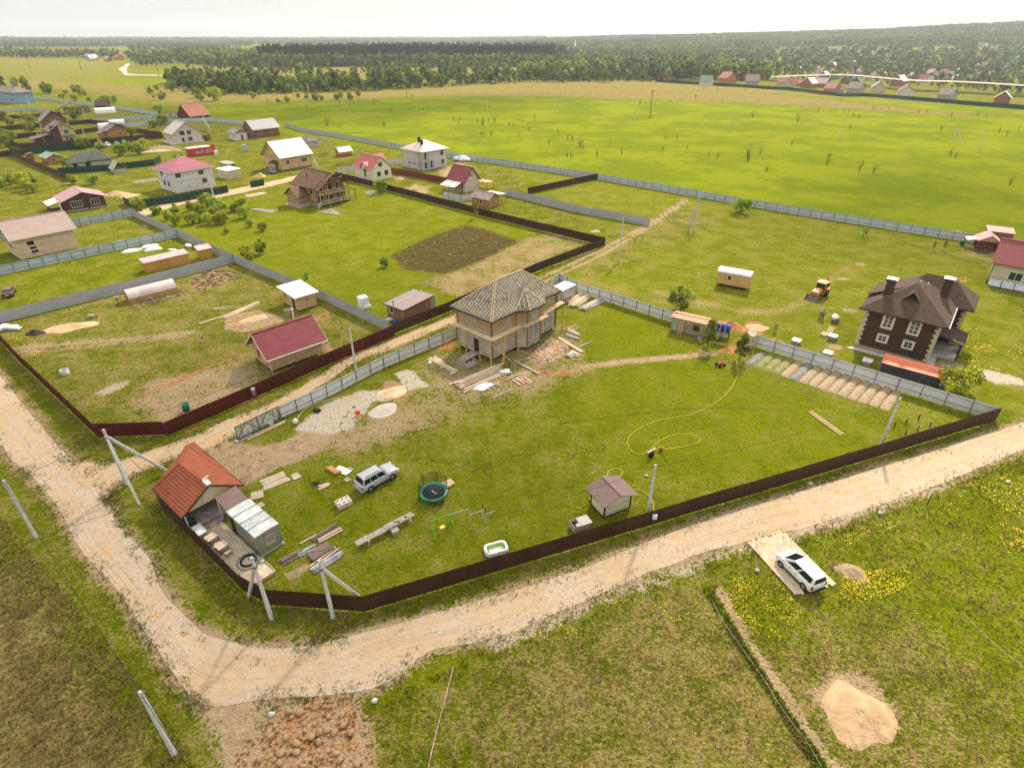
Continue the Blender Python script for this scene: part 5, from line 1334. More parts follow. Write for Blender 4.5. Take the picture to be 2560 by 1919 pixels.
# ---- the open kitchen with orange roof, its brown lean-to, the metal cabin and the terrace
def kitchen():
 A=A_of('D5',985,1170,2.4);th=R(50)
 t=thing('summer_kitchen','open summer kitchen under a large orange tile roof at the road corner','pavilion',A,th)
 OT=M('tile_orange',(.40,.110,.050),(.34,.092,.042),sc=1.2,rough=.75,pat=('t',.30,.34,.50),spec=.2,bump=.04)
 a,b,c,d,e=V((0,0,2.4)),V((0,6.5,2.4)),V((5.5,11.2,2.4)),V((6.3,11.3,2.4)),V((6.25,0,2.4));r1,r2=V((3.1,-.15,4.55)),V((2.75,5.2,4.65))
 m=MB().slab([a,r1,r2,b],.1).slab([b,r2,c],.1).slab([r1,e,d,c,r2],.1)
 rf=part(t,'roof',m,OT)
 rc=MB()
 for p,q in((r1,r2),(r2,b),(r2,c)):rc.beam(p+V((0,0,.03)),q+V((0,0,.03)),.22,.08)
 part(rf,'ridge_cap',rc,OT)
 part(t,'fascia',MB().beam(e+V((.04,0,-.1)),d+V((.04,0,-.1)),.05,.2).beam(a+V((-.03,0,-.1)),b+V((-.03,0,-.1)),.05,.18).beam(a+V((0,-.04,-.12)),r1+V((0,-.04,-.12)),.05,.14).beam(r1+V((0,-.04,-.12)),e+V((0,-.04,-.12)),.05,.14),BROWNF)
 part(t,'gable',MB().add([(.25,.3,2.35),(6.0,.3,2.35),(3.1,.3,4.33),(.25,.36,2.35),(6.0,.36,2.35),(3.1,.36,4.33)],[(0,1,2),(5,4,3),(1,0,3,4)]),M('gable_ply',(.62,.50,.33),(.55,.43,.28),pat=('v',1.2,.02,.8)))
 part(t,'ridge_vent',MB().box(2.9,-.35,4.62,3.35,.5,4.8).beam((3.0,.1,4.7),(3.2,.15,5.3),.08).beam((2.8,.1,5.2),(3.5,.2,5.3),.1,.05),WHITE)
 for x,y in((.35,.35),(5.9,.35),(5.9,6),(5.6,10.4),(.35,6.0)):part(t,'post',MB().box(x-.08,y-.08,.1,x+.08,y+.08,2.36),M('post_white',(.66,.62,.54)))
 part(t,'back_wall',MB().box(5.95,.6,.1,6.05,10.3,2.3).box(.3,6.1,.1,.36,6.3,2.3),M('wall_brown_sheet',(.07,.035,.022),pat=('c',.2,.7)))
 part(t,'side_wall',MB().beam((.3,.8,1.2),(.3,6.2,1.2),.05,2.2).beam((.35,6.2,1.2),(5.6,10.4,1.2),.05,2.2),M('wall_brown_sheet',(.07,.035,.022)))
 part(t,'floor',MB().prism([(.3,.35),(5.9,.35),(5.9,10.3),(5.4,10.3),(.3,6.2)],-.02,.28),M('floor_lino',(.50,.42,.33),(.44,.37,.29),pat=('v',.6,.015,.8)))
 Mx=frame(A,th)
 ln=thing('lean_to','brown corrugated lean-to roof joining the orange roof and the metal cabin','lean-to',Mx@V((3.15,-2.5,0)),th)
 part(ln,'roof',MB().slab([(0,0,2.62),(2.25,0,2.62),(2.25,2.05,3.1),(0,2.05,3.1)],.05),MAROON)
 for x in(.1,2.1):part(ln,'post',MB().box(x-.05,.05,-.02,x+.05,.15,2.58).box(x-.05,1.85,-.02,x+.05,1.95,3.0),M('post_white',(.66,.62,.54)))
 bt=thing('metal_cabin','grey green metal site cabin with silver roof standing on the terrace','cabin',Mx@V((3.12,-7.95,0)),th)
 L,W,h=2.32,5.3,2.5
 part(bt,'wall',MB().box(0,0,.15,L,W,h),M('cabin_green_grey',(.30,.33,.27),(.24,.27,.21),sc=.9,rough=.45,pat=('v',.18,.015,.8),metal=.3))
 part(bt,'roof',MB().slab([(-.05,W+.05,h+.1),(-.05,-.05,h+.1),(L/2,-.05,h+.16),(L/2,W+.05,h+.16)],.09).slab([(L/2,W+.05,h+.16),(L/2,-.05,h+.16),(L+.05,-.05,h+.1),(L+.05,W+.05,h+.1)],.09),M('zinc_worn',(.66,.66,.64),(.50,.51,.50),sc=1.6,rough=.35,metal=.4,pat=('h',1.3,.025,.5),fine=6))
 sm=MB()
 for i in range(1,4):sm.box(-.03,W*i/4-.03,h+.1,L+.03,W*i/4+.03,h+.175)
 part(bt,'roof_seam',sm,M('zinc_seam',(.3,.3,.29),rough=.5))
 part(bt,'sill_beam',MB().box(.02,.02,-.03,L-.02,W-.02,.15).box(L-.2,-.1,0,L+.1,.2,.2),CONC)
 window(bt,'F',L,W,.85,1.0,.75,.85,M('window_pine',(.5,.28,.08)),panes=1,glassm=M('pane_pale',(.30,.30,.32),rough=.2))
 window(bt,'S',L,W,.35,1.0,.35,.9,M('window_pine',(.5,.28,.08)),panes=1)
 door(bt,'S',L,W,4.2,.2,.85,1.95,M('door_dark',(.04,.025,.018)))
 dk=thing('wooden_terrace','long plank terrace between the brown fence and the metal cabin','terrace',Mx@V((0,0,0)),th)
 part(dk,'boards',MB().prism([(.55,-.1),(3.0,-.1),(3.0,-8.4),(3.0,-10.7),(1.2,-10.6),(.62,-9.6)],.0,.26),M('decking',(.52,.42,.30),(.44,.36,.26),sc=1.5,pat=('v',.14,.02,.62)))
 part(dk,'rim_board',MB().beam((3.02,-8.3,.2),(3.02,-10.7,.2),.06,.35).beam((3.0,-10.72,.2),(1.15,-10.64,.2),.06,.35),RAWB)
 TB=M('table_top',(.62,.48,.34));DW=M('dark_wood',(.07,.045,.03))
 for i,(x,y,lb)in enumerate(((1.05,-2.9,'small square wooden table nearest the orange roof'),(1.15,-4.7,'small square wooden table in the middle of the terrace'))):
  tb=thing('wooden_table',lb,'table',Mx@V((x,y,.26)),th+.1)
  part(tb,'tabletop',MB().box(-.5,-.45,.72,.5,.45,.77),TB)
  for px,py in((-.42,-.37),(.42,-.37),(-.42,.37),(.42,.37)):part(tb,'leg',MB().box(px-.03,py-.03,0,px+.03,py+.03,.72),DW)
  part(tb,'stretcher',MB().beam((-.42,-.37,.2),(.42,-.37,.2),.04).beam((-.42,.37,.2),(.42,.37,.2),.04),DW)
  bn=thing('stool','dark wooden stool at the '+('table nearest the orange roof' if i==0 else 'middle terrace table'),'stool',Mx@V((x+.1,y-.95,.26)),th)
  part(bn,'seat',MB().box(-.3,-.18,.42,.3,.18,.46),TB)
  for px in(-.25,.25):
   for py in(-.14,.14):part(bn,'leg',MB().box(px-.02,py-.02,0,px+.02,py+.02,.42),DW)
 ut=thing('white_table','white topped table beside the fence under the kitchen eave','table',Mx@V((.75,-1.1,.27)),th)
 part(ut,'tabletop',MB().box(-.4,-.85,.7,.45,.85,.76),M('laminate_white',(.76,.75,.76),rough=.4))
 for px in(-.33,.38):
  for py in(-.75,.75):part(ut,'leg',MB().box(px-.025,py-.025,0,px+.025,py+.025,.7),STEEL)
 LIL=M('plastic_lilac',(.52,.44,.62),rough=.4);PUR=M('plastic_purple',(.22,.12,.38),rough=.4)
 def pchair(label,p,rz,mat):
  ch=thing('plastic_chair',label,'chair',p,rz)
  part(ch,'seat',MB().box(-.24,-.22,.42,.24,.24,.46),mat);part(ch,'backrest',MB().slab([(-.24,.22,.46),(.24,.22,.46),(.22,.34,.88),(-.22,.34,.88)],.05),mat)
  for px in(-.22,.22):
   for py in(-.2,.22):part(ch,'leg',MB().beam((px,py,.44),(px*1.15,py*1.15,0),.04),mat)
 pchair('lilac plastic chair on the kitchen floor',Mx@V((2.5,.75,.28)),th+2.2,LIL)
 pchair('purple plastic chair near the metal cabin doorway',Mx@V((2.9,-.9,.26)),th+1.0,PUR)
 pt=thing('green_grill','dark green grill stand under the edge of the orange roof','grill',Mx@V((.85,.75,.28)),th)
 part(pt,'bowl',MB().lathe([(0,.45),(.3,.5),(.4,.75),(.36,.76)],n=14),M('enamel_green',(.015,.14,.06),rough=.3));part(pt,'stand',MB().box(-.35,-.3,0,.35,.3,.45),DW)
 hs=MB()
 for i in range(9):
  r=.62+.05*(i%3);z=.29+.05*(i//3)
  hs.tube([(2.05+r*cos(q*.35),-7.7+r*sin(q*.35),z)for q in range(19)],.032,5)
 for r in(.95,1.02):hs.tube([(2.0+r*cos(q*.35),-7.75+r*1.05*sin(q*.35),.28)for q in range(17)],.015,4)
 solo('hose_coil','coiled black hose lying on the terrace boards','hose',hs,DARK,A,th)
 solo('plank','loose pale plank lying across the terrace boards','plank',MB().box(-.12,-.8,.26,.12,.8,.3),RAWB,Mx@V((2.0,-5.0,0)),th+.9)
 solo('plywood_sheet','pale plywood sheet at the outer end of the terrace','plywood',MB().box(-.5,-.9,.262,.55,.9,.285),M('ply_pale',(.66,.54,.38)),Mx@V((2.3,-9.75,0)),th+.1)
 solo('plastic_bag','white plastic bag on the terrace beside the cabin wall','bag',MB().blob((0,0,.12),.22,.18,.14,3,.5),WHITE,Mx@V((2.8,-8.8,.26)),0)
kitchen()
# ---------------------------------------------------------------- the houses further up the settlement
BRN_R=M('shingle_chestnut',(.185,.095,.058),(.15,.075,.045),sc=1,rough=.85,pat=('t',.5,.35,.75))
LOGB=M('log_tan',(.46,.30,.15),(.36,.23,.11),sc=.8,rough=.8,pat=('h',.24,.04,.55))
ORW=M('log_orange',(.48,.235,.07),(.40,.19,.055),sc=.8,rough=.75,pat=('h',.22,.035,.62))
REDW=M('log_redbrown',(.29,.10,.045),(.24,.085,.04),sc=.8,rough=.75,pat=('h',.22,.035,.62))
TAUPE=M('roof_taupe',(.40,.33,.30),(.36,.30,.27),sc=.7,rough=.5,pat=('t',.3,.4,.82))
GREYR=M('roof_dove',(.42,.40,.37),(.37,.35,.33),sc=.7,rough=.55,pat=('t',.3,.4,.85))
DBR=M('roof_dusk',(.21,.16,.14),(.18,.135,.12),sc=.7,rough=.6,pat=('t',.3,.35,.8))
PWHITE=M('wall_white',(.72,.69,.66),(.63,.60,.57),sc=.5,rough=.9,pat=('b',.6,.3,.012,.85))
CREAMW=M('render_cream',(.78,.71,.54),(.73,.66,.50),sc=.6,rough=.85)
YEL=M('log_honey',(.66,.44,.19),(.60,.39,.16),sc=.7,rough=.75,pat=('h',.2,.02,.82))
PORT=M('porch_timber',(.44,.30,.17),rough=.8)
CHB=M('chimney_black',(.03,.02,.018),rough=.5)
def balcony_house():
 A=A_of('C3',850,755);L,W,h=9.8,9.2,5.6
 t=house('chalet','large brown roofed log chalet with two tiers of carved balconies',A,52,L,W,h,'gy',3.6,LOGB,BRN_R,oh=1.1,z0=.4,base=FOUND,fascia=BROWNF)
 bal=MB();pst=MB();fl=MB()
 for z in(.7,3.3):
  fl.box(-.2,-2.1,z-.15,L+.2,-.03,z)
  for i,(a,b)in enumerate(((0,2.7),(3.0,6.6),(6.9,L))):
   for q in(z+.12,z+.85):bal.box(a,-2.1,q,b,-2.02,q+.22)
   for x in(a,b-.25):bal.box(x,-2.1,z+.1,x+.25,-2.02,z+1.05)
   for s in(1,-1):
    x=a+.25 if s>0 else b-.25
    bal.beam((x,-2.06,z+.75),(x+s*.4,-2.06,z+.98),.07,.12);bal.beam((x,-2.06,z+.42),(x+s*.4,-2.06,z+.2),.07,.12)
 for x in(0,2.85,6.75,L):pst.box(x-.12,-2.15,-.02,x+.12,-1.9,5.6 if x in(0,L)else 7.4)
 pst.beam((1.6,-2.0,7.2),(L-1.6,-2.0,7.2),.2,.2)
 part(t,'balcony_floor',fl,PORT);part(t,'balcony_rail',bal,M('rail_pale',(.56,.43,.27),sc=2));part(t,'balcony_post',pst,PORT)
 part(t,'balcony_roof',roof_mb('gy',-1.1,-3.0,L+1.1,-1.0,4.95,3.55,.13),BRN_R)
 for u,z,w_,hh_ in((.8,1.0,1.3,1.9),(3.8,1.0,1.6,1.9),(7.4,1.0,1.2,1.9),(.8,3.6,1.3,1.6),(4.0,3.6,1.6,1.9),(7.4,3.6,1.2,1.6),(4.1,6.1,1.4,1.2)):
  window(t,'F',L,W,u,z,w_,hh_,M('frame_brown',(.12,.07,.04)),panes=2)
 for u in(1.6,4.6):window(t,'S',L,W,u,3.4,.7,.9,M('frame_brown',(.12,.07,.04)),panes=1)
 wg=walls_mb('gx',3.6,5.6,0,3.1,2.2,.5);wm=MB()
 wm.add([(x-3.6,y+3.2,z)for x,y,z in wg.v],wg.f);part(t,'wing_wall',wm,LOGB)
 r=roof_mb('gx',-4.2,2.6,.3,9.4,2.85,2.4,.13);part(t,'wing_roof',r,BRN_R)
 part(t,'wing_foundation',MB().box(-3.66,3.14,-.03,-.05,8.86,.75),FOUND)
 part(t,'blind_area',MB().box(-4.4,2.3,-.03,-.05,9.6,.08),M('blind_area_clay',(.5,.3,.17)))
 part(t,'porch_roof',MB().slab([(L-.2,-1.6,4.2),(L+3.2,-1.6,2.8),(L+3.2,4,2.8),(L-.2,4,4.2)],.14),BRN_R)
 for x,y in((L+2.9,-1.3),(L+2.9,3.6),(L+.5,-1.3)):part(t,'porch_post',MB().box(x-.12,y-.12,-.02,x+.12,y+.12,2.85),PORT)
 part(t,'porch_rail',MB().beam((L+.2,-1.3,1.2),(L+2.9,-1.3,1.2),.1).beam((L+.2,-1.3,.5),(L+2.9,-1.3,.5),.1).beam((L+.3,-1.3,.5),(L+1.5,-1.3,1.2),.09).beam((L+1.5,-1.3,.5),(L+2.8,-1.3,1.2),.09),PORT)
 part(t,'outside_stair',MB().beam((-.9,-1.9,0),(-.1,-1.7,1.4),.9,.12),GREYB)
 part(t,'flue',MB().cyl((2.2,6.0,6.6),(2.2,6.0,7.9),.14,n=8),CHB)
balcony_house()
t=house('family_house','small cream house with rose red tile roof beside the long brown fence',A_of('B8',525,735),50,7.6,9.6,4.0,'gy',3.5,CREAMW,TILE_P,oh=.55,fascia=M('fascia_cream',(.72,.62,.42)),wins=(('F',2.6,4.3,.55,1.1,1),('F',3.35,4.3,.55,1.1,1),('F',1.7,1.3,.55,1.3,1),('F',2.45,1.3,.55,1.3,1),('F',4.9,1.3,.55,1.3,1),('F',5.6,1.3,.55,1.3,1),('S',3.9,1.0,.7,2.3,1)),wtrim=M('frame_cocoa',(.12,.07,.06)))
part(t,'dormer',MB().add([(-.35,2.6,3.6),(-.35,5.9,3.6),(-.35,4.25,5.3)],[(0,1,2)]),CREAMW)
part(t,'dormer_roof',MB().slab([(-.7,2.2,3.45),(-.7,4.25,5.6),(1.9,4.25,5.6),(.3,2.2,4.2)],.1).slab([(-.7,4.25,5.6),(-.7,6.3,3.45),(.3,6.3,4.2),(1.9,4.25,5.6)],.1),TILE_P)
part(t,'cross_roof',roof_mb('gx',4.2,5.4,11,10.4,3.9,2.9,.12),TILE_P);part(t,'cross_wall',MB().box(7.5,5.9,0,10.6,9.9,3.9),CREAMW)
t=house('block_house','grey block two storey house with open loggias and twin black chimneys',A_of('B8',1205,592),47,11.4,11.0,6.6,'hip',2.9,BLOCK,M('roof_blush',(.60,.46,.43),(.55,.42,.40),sc=.6,rough=.4,pat=('t',.35,.4,.9)),oh=.7,z0=.3,base=FOUND,fascia=WHITE,snow=BROWNF,
 wins=(('F',8.6,4.3,1.1,1.4),('F',8.8,1.3,1.1,1.4),('S',1.4,1.6,.6,.7,1),('S',4.3,1.6,.5,.7,1),('S',7.2,1.6,.6,.7,1)),wtrim=M('frame_grey',(.25,.24,.22)),chimneys=((4.1,6.2,7.6,10.2,.4,CHB),(3.0,3.4,7.2,9.6,.4,CHB)))  # window frames in one dark grey
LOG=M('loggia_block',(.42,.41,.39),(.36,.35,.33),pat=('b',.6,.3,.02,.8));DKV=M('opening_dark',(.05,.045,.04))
part(t,'loggia_frame',MB().box(-.08,-.08,3.3,5.4,-.02,3.55).box(-.08,-.08,.3,.14,.14,6.5).box(2.9,-.09,.3,3.1,-.01,6.5).box(5.3,-.09,.3,5.5,-.01,3.4).box(-.08,0,3.3,-.02,2.6,3.55),BLOCK)
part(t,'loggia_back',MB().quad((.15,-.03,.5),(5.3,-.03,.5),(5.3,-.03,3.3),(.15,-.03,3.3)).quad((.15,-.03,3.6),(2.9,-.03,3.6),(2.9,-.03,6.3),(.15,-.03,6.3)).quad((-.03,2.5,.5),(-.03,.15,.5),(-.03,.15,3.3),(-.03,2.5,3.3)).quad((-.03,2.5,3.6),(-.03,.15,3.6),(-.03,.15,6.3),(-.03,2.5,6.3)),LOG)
for u,z in((1.0,.5),(3.6,.5),(1.0,3.6)):part(t,'doorway',MB().quad((u,-.05,z),(u+.8,-.05,z),(u+.8,-.05,z+2.2),(u,-.05,z+2.2)),DKV)
solo('block_pallets','heap under a blue and white tarpaulin behind the grey block house','tarpaulin',MB().blob((0,0,.5),4.2,2.2,1.2,4,.5,14),M('tarp_sky',(.25,.42,.66),(.78,.78,.78),sc=.35,rough=.5),G('B8',1740,450),R(-20))
t=house('family_house','narrow pinkish house with steep maroon roof and white porch roof',A_of('B8',1785,895),50,6.2,7.2,3.4,'gy',4.2,M('siding_blush',(.62,.52,.43),(.57,.47,.39),sc=.6,pat=('h',.25,.02,.85)),M('tile_wine',(.27,.055,.065),(.22,.045,.055),sc=.8,rough=.5,pat=('h',.4,.06,.7)),oh=.5,fascia=BROWNF,wins=(('F',2.2,4.3,.5,1.0,1),('F',2.95,4.3,.5,1.0,1),('S',.6,1.0,.9,1.8,2)))
part(t,'porch_roof',MB().slab([(-3.6,.9,2.1),(-3.6,7.2,2.1),(-.1,7.2,3.1),(-.1,.9,3.1)],.09),SHEETW)
part(t,'porch_wall',MB().box(-3.2,1.1,0,-.05,1.25,1.1).box(-3.25,1.1,0,-3.1,6.8,1.1),ORW)
for y in(1.2,4,6.7):part(t,'porch_post',MB().box(-3.25,y-.07,0,-3.1,y+.07,2.1),ORW)
part(t,'carport_roof',MB().slab([(6.4,-3.4,2.5),(9.8,-3.4,2.3),(9.8,1.5,2.3),(6.4,1.5,2.5)],.08),M('sheet_salmon',(.6,.32,.24),rough=.5));part(t,'carport_post',MB().box(9.6,-3.3,0,9.7,-3.2,2.25).box(6.5,-3.3,0,6.6,-3.2,2.4),POSTG)
t=house('sauna_cabin','small orange timber sauna with brown roof by the long fence',A_of('B8',2115,1115),52,4.4,6.4,2.5,'gy',1.6,ORW,M('roof_mocha',(.34,.24,.21),(.30,.21,.18),sc=.7,rough=.5,pat=('t',.3,.4,.85)),oh=.45,cat='cabin',wins=(('S',2.6,.9,.8,1.1,1),('F',1.2,.9,.8,1.0,1)))
part(t,'flue',MB().cyl((-.6,4.4,1.6),(-.6,4.4,3.7),.1,n=8).cyl((-.6,4.4,3.7),(-.6,4.4,3.9),.2,n=8),STEEL);part(t,'veranda_roof',MB().slab([(4.5,.2,3.2),(8.0,.2,2.7),(8.0,5.5,2.7),(4.5,5.5,3.2)],.1),SHEETW)
for x,y in((7.8,.4),(7.8,5.2),(6,.4)):part(t,'veranda_post',MB().box(x-.08,y-.08,0,x+.08,y+.08,2.65),ORW)
t=house('log_house_yellow','honey yellow timber house with wide pale pink roof and dark plinth',A_of('B7',740,1165),52,12.2,10.4,5.1,'gx',5.0,YEL,M('roof_petal',(.74,.66,.64),(.68,.60,.585),sc=.5,rough=.35,pat=('t',.35,.45,.93)),oh=.9,z0=.5,base=M('plinth_slate',(.13,.14,.17)),fascia=BROWNF,snow=M('guard_rose',(.5,.28,.3)),
 wins=(('F',1.9,2.0,1.3,1.5,2),('F',8.3,2.0,2.2,1.4,3),('S',7.6,4.0,.9,1.1,2),('S',5.2,3.9,.6,1.2,1),('S',2.6,4.0,.9,1.1,2)),corner=M('trim_ochre',(.50,.31,.11)),gutter=WHITE)
for u in(4.1,7.3):part(t,'wall_rib',MB().box(u-.12,-.06,.5,u+.12,-.001,5.0),M('trim_ochre',(.50,.31,.11)))
for u in(4.4,7.0):part(t,'wall_rib',MB().box(-.06,u-.12,.5,-.001,u+.12,7.2),M('trim_ochre',(.50,.31,.11)))
part(t,'porch_roof',MB().slab([(-2.2,4.8,2.7),(-2.2,1.6,2.7),(-.02,1.6,3.4),(-.02,4.8,3.4)],.12),BROWNF)
for y in(1.8,4.6):part(t,'porch_post',MB().box(-2.1,y-.1,-.02,-1.9,y+.1,2.6),YEL)
door(t,'S',12.2,10.4,2.6,.55,1.0,2.0)
t=house('white_block_house','two storey white block house with rose red hip roof inside the green fence',A_of('C2',690,462),52,12.4,10.6,6.5,'hip',3.1,PWHITE,M('sheet_raspberry',(.36,.095,.13),(.31,.08,.11),sc=.8,rough=.35,pat=('h',.38,.05,.75),spec=.5),oh=.75,fascia=WHITE,snow=BROWNF,
 wins=(('F',.8,4.5,.55,1.0,1),('F',1.6,4.5,.55,1.0,1),('F',7.9,4.4,.55,1.0,1),('F',8.7,4.4,.55,1.0,1),('F',8.4,1.8,.6,1.1,1),('F',9.2,1.8,.6,1.1,1),('S',7.0,4.4,.9,1.1),('S',6.6,1.7,.9,1.1),('S',4.0,1.6,.9,1.1)),wtrim=M('frame_plum',(.12,.08,.09)))
part(t,'brick_band',MB().box(-.03,-.03,3.25,12.43,10.63,3.36),M('band_plum',(.36,.26,.26)))
part(t,'wall_vent',MB().box(4.9,-.03,4.9,5.1,.01,5.1).box(6.1,-.03,4.95,6.3,.01,5.15).box(5.0,-.03,2.3,5.2,.01,2.5).box(6.3,-.03,2.35,6.5,.01,2.55),DKV)
for x in(5.0,7.2):part(t,'flue',MB().cyl((x,6.6,8.2),(x,6.6,9.9),.15,n=8),CHB)
house('tool_shed','cream flat roofed shed right of the white block house',A_of('C2',1400,272),60,5.0,5.4,2.7,'sy',.3,M('render_straw',(.62,.52,.34),sc=.6),M('roof_ivory',(.72,.62,.48)),oh=.3,roof_t=.1,cat='shed')
house('open_shed','small open fronted shed with grey roof behind the cream shed',A_of('C2',1400,160),55,3.0,5.2,2.4,'sy',.3,M('board_fawn',(.5,.38,.22),pat=('v',.2,.02,.7)),GREYB,oh=.25,roof_t=.1,cat='shed',doors=(('F',.7,.1,1.7,1.9,DKV),))
t=house('chimney_block_house','unfinished pale block house with tarred roof and lean-to opening',A_of('B6',960,975),46,12.0,10.6,4.4,'gy',4.4,M('block_rosy',(.66,.58,.53),(.57,.49,.45),sc=.6,rough=.9,pat=('b',.6,.3,.014,.8)),M('roof_bone',(.56,.50,.45),(.48,.43,.39),sc=.8,rough=.8,pat=('t',1.0,.6,.85)),oh=.6,fascia=RAWB,
 wins=(('F',2.9,3.4,2.0,1.7,2),('F',6.0,3.5,1.6,1.6,2),('F',3.2,.6,1.0,1.7,1),('F',6.0,.8,1.6,1.5,2)),wtrim=M('frame_rose',(.5,.42,.38)))
part(t,'foundation_step',MB().box(-1.6,-1.2,-.03,12.3,11,.45),CONC)
part(t,'lean_to_roof',MB().slab([(11.7,.2,5.0),(16.4,.2,2.7),(16.4,8,2.7),(11.7,8,5.0)],.15),M('lean_roof_tar',(.10,.06,.045)));part(t,'lean_to_wall',MB().box(12.1,.8,0,16.0,.95,2.4),M('brick_maroon',(.3,.16,.13),pat=('b',.25,.1,.012,.7)));part(t,'lean_to_door',MB().box(13.4,.74,.1,14.3,.84,2.1),DKV)
t=house('log_house_brown','red brown log house with dove grey roof near the pale blue fence',A_of('B7',265,592),50,12.6,8.6,4.1,'gx',3.9,REDW,GREYR,oh=.85,fascia=GREYR,snow=GREYR,wins=(('F',2.2,1.2,1.3,1.8,2),('F',8.3,1.5,1.3,1.8,2),('S',5.8,4.0,.9,1.3,2),('S',2.6,3.8,.9,1.3,2),('S',5.9,1.3,1.3,.9,2),('S',2.4,1.3,1.3,.9,2)),corner=M('log_end_umber',(.2,.07,.03)))
part(t,'wall_rib',MB().box(5.6,-.08,0,5.85,.01,4.0),M('log_end_umber',(.2,.07,.03)));part(t,'porch_roof',MB().slab([(-2.6,9.4,2.4),(-2.6,6.2,2.4),(-.02,6.2,3.2),(-.02,9.4,3.2)],.12),REDW)
house('garage','small white garage with grey roof and orange gable',A_of('B6',2005,912),44,5.4,7.6,3.0,'gy',1.9,PWHITE,M('roof_slate',(.30,.28,.27),pat=('t',.4,.4,.8)),oh=.5,cat='garage',doors=(('F',2.6,.05,1.0,2.2,M('door_plum',(.08,.04,.045))),))
part(bpy.data.objects['garage'],'gable_board',MB().add([(-.4,-.03,3.0),(5.8,-.03,3.0),(2.7,-.03,4.75)],[(0,1,2)]),ORW)
t=house('red_roof_barn','maroon barn under a tall brick red roof beyond the pale blue fence',A_of('B6',1225,540),56,11.5,13.0,1.6,'gx',6.0,M('wall_wine',(.14,.03,.025),pat=('v',.2,.02,.7)),M('tile_brick',(.42,.14,.09),(.38,.125,.08),sc=.5,rough=.5),oh=.5,cat='barn')
t=house('pale_timber_house','large pale timber house with taupe corrugated roof at the left edge',A_of('C1',275,1085),50,11.2,8.6,4.7,'gx',3.2,M('timber_ash',(.66,.50,.33),(.58,.43,.28),sc=.7,rough=.85,pat=('h',.19,.025,.78)),M('sheet_taupe_roof',(.40,.29,.25),(.36,.255,.22),sc=.9,rough=.55,pat=('c',.24,.62)),oh=.7,fascia=M('fascia_ash',(.6,.48,.33)),wins=(('S',6.9,2.3,.6,.9,1),('S',4.9,2.0,.5,.7,1),('S',3.2,2.0,.5,.7,1)),wtrim=M('opening_trim',(.3,.2,.12)))
part(t,'wall_opening',MB().box(2.1,-.02,2.6,3.4,.01,3.4).box(2.3,-.02,1.7,3.5,.01,2.2).box(2.4,-.02,.9,3.6,.01,1.4),M('opening_black',(.012,.008,.008)))
t=house('brown_cottage','dark brown log cottage with pink sheet roof and white porch roof',A_of('C1',870,470),44,9.6,8.2,3.0,'gy',2.0,M('log_mahogany',(.125,.048,.030),(.10,.04,.026),sc=.8,rough=.6,pat=('h',.24,.035,.6)),M('sheet_rosewood',(.46,.24,.25),(.42,.215,.225),sc=.6,rough=.4,pat=('t',.3,.4,.85)),oh=.9,base=FOUND,wins=(('F',1.6,1.0,2.4,1.5,4),('F',6.3,1.0,1.9,1.5,3)),corner=M('log_end_dark',(.09,.035,.022)))
part(t,'wall_rib',MB().box(5.0,-.1,0,5.3,.01,3.0),M('log_end_dark',(.09,.035,.022)))
part(t,'porch_roof',MB().slab([(-3.6,1.2,2.1),(-3.6,7.4,2.1),(-.5,7.4,2.9),(-.5,1.2,2.9)],.1),SHEETW);part(t,'porch_wall',MB().box(-3.3,1.5,0,-.04,1.6,1.2).box(-3.3,1.5,0,-3.2,7.2,1.2),M('log_end_dark',(.09,.035,.022)))
for y in(1.6,7.0):part(t,'porch_post',MB().box(-3.3,y-.08,0,-3.15,y+.08,2.1),BROWNF)
DG=M('roof_bottle_green',(.075,.088,.058),(.06,.072,.048),sc=.7,rough=.7,pat=('t',.4,.35,.8))
t=house('green_roof_bungalow','low pale bungalow with dark green hip roof and dark windows',A_of('B5',1240,1565),42,12.8,9.0,2.7,'hip',2.6,M('plank_lilac',(.58,.53,.50),(.50,.45,.43),sc=.8,pat=('v',.3,.03,.72)),DG,oh=.8,wins=(('F',1.0,.5,1.3,1.6,1),('F',4.8,.8,1.2,1.5,1),('F',10.9,1.1,.8,.9,1)),wtrim=M('opening_dark',(.05,.045,.04)))
part(t,'cross_roof',roof_mb('hip',5.5,-1.6,13.8,8,2.75,2.8,.12),DG);part(t,'cross_wall',MB().box(6.6,-.7,0,12.9,.1,2.7),M('plank_lilac',(.58,.53,.50)))
t=house('green_roof_cabin','small orange cabin with sage green roof by the slanting fence',A_of('B5',850,1462),50,5.2,8.0,2.3,'gy',1.4,ORW,M('roof_sage',(.26,.31,.22),(.22,.27,.19),sc=.7,rough=.6),oh=.6,cat='cabin',wins=(('F',1.5,.8,.9,1.0,1),))
part(t,'veranda',MB().box(5.25,.2,0,7.4,.3,.9).box(7.3,.2,0,7.4,4,.9),RAWB)
house('garden_toilet','narrow rust brown shed beside the sage green cabin',A_of('B5',500,1400),50,2.0,2.2,2.3,'sx',.4,M('board_rust',(.3,.11,.05),pat=('v',.2,.02,.7)),M('board_rust',(.3,.11,.05)),oh=.15,roof_t=.06,cat='shed')
t=house('two_tone_house','tall cream and brown house with wide garage roof',A_of('B5',960,1112),44,8.8,9.5,6.0,'gy',3.3,M('brick_cream',(.58,.46,.26),(.53,.42,.23),sc=.6),M('tile_umber',(.20,.135,.115),(.175,.12,.10),sc=.8,rough=.6,pat=('t',.4,.4,.8)),oh=1.0,fascia=RAWB,wins=(('F',4.7,3.9,1.7,1.6,3),('F',5.9,.8,1.2,1.3,2),('F',4.6,.4,.7,2.0,1),('S',4.4,3.9,1.2,1.3,2),('S',4.0,1.0,1.1,1.2,2),('S',1.0,3.9,1.0,1.5,1),('S',.9,.7,1.0,1.3,1)))
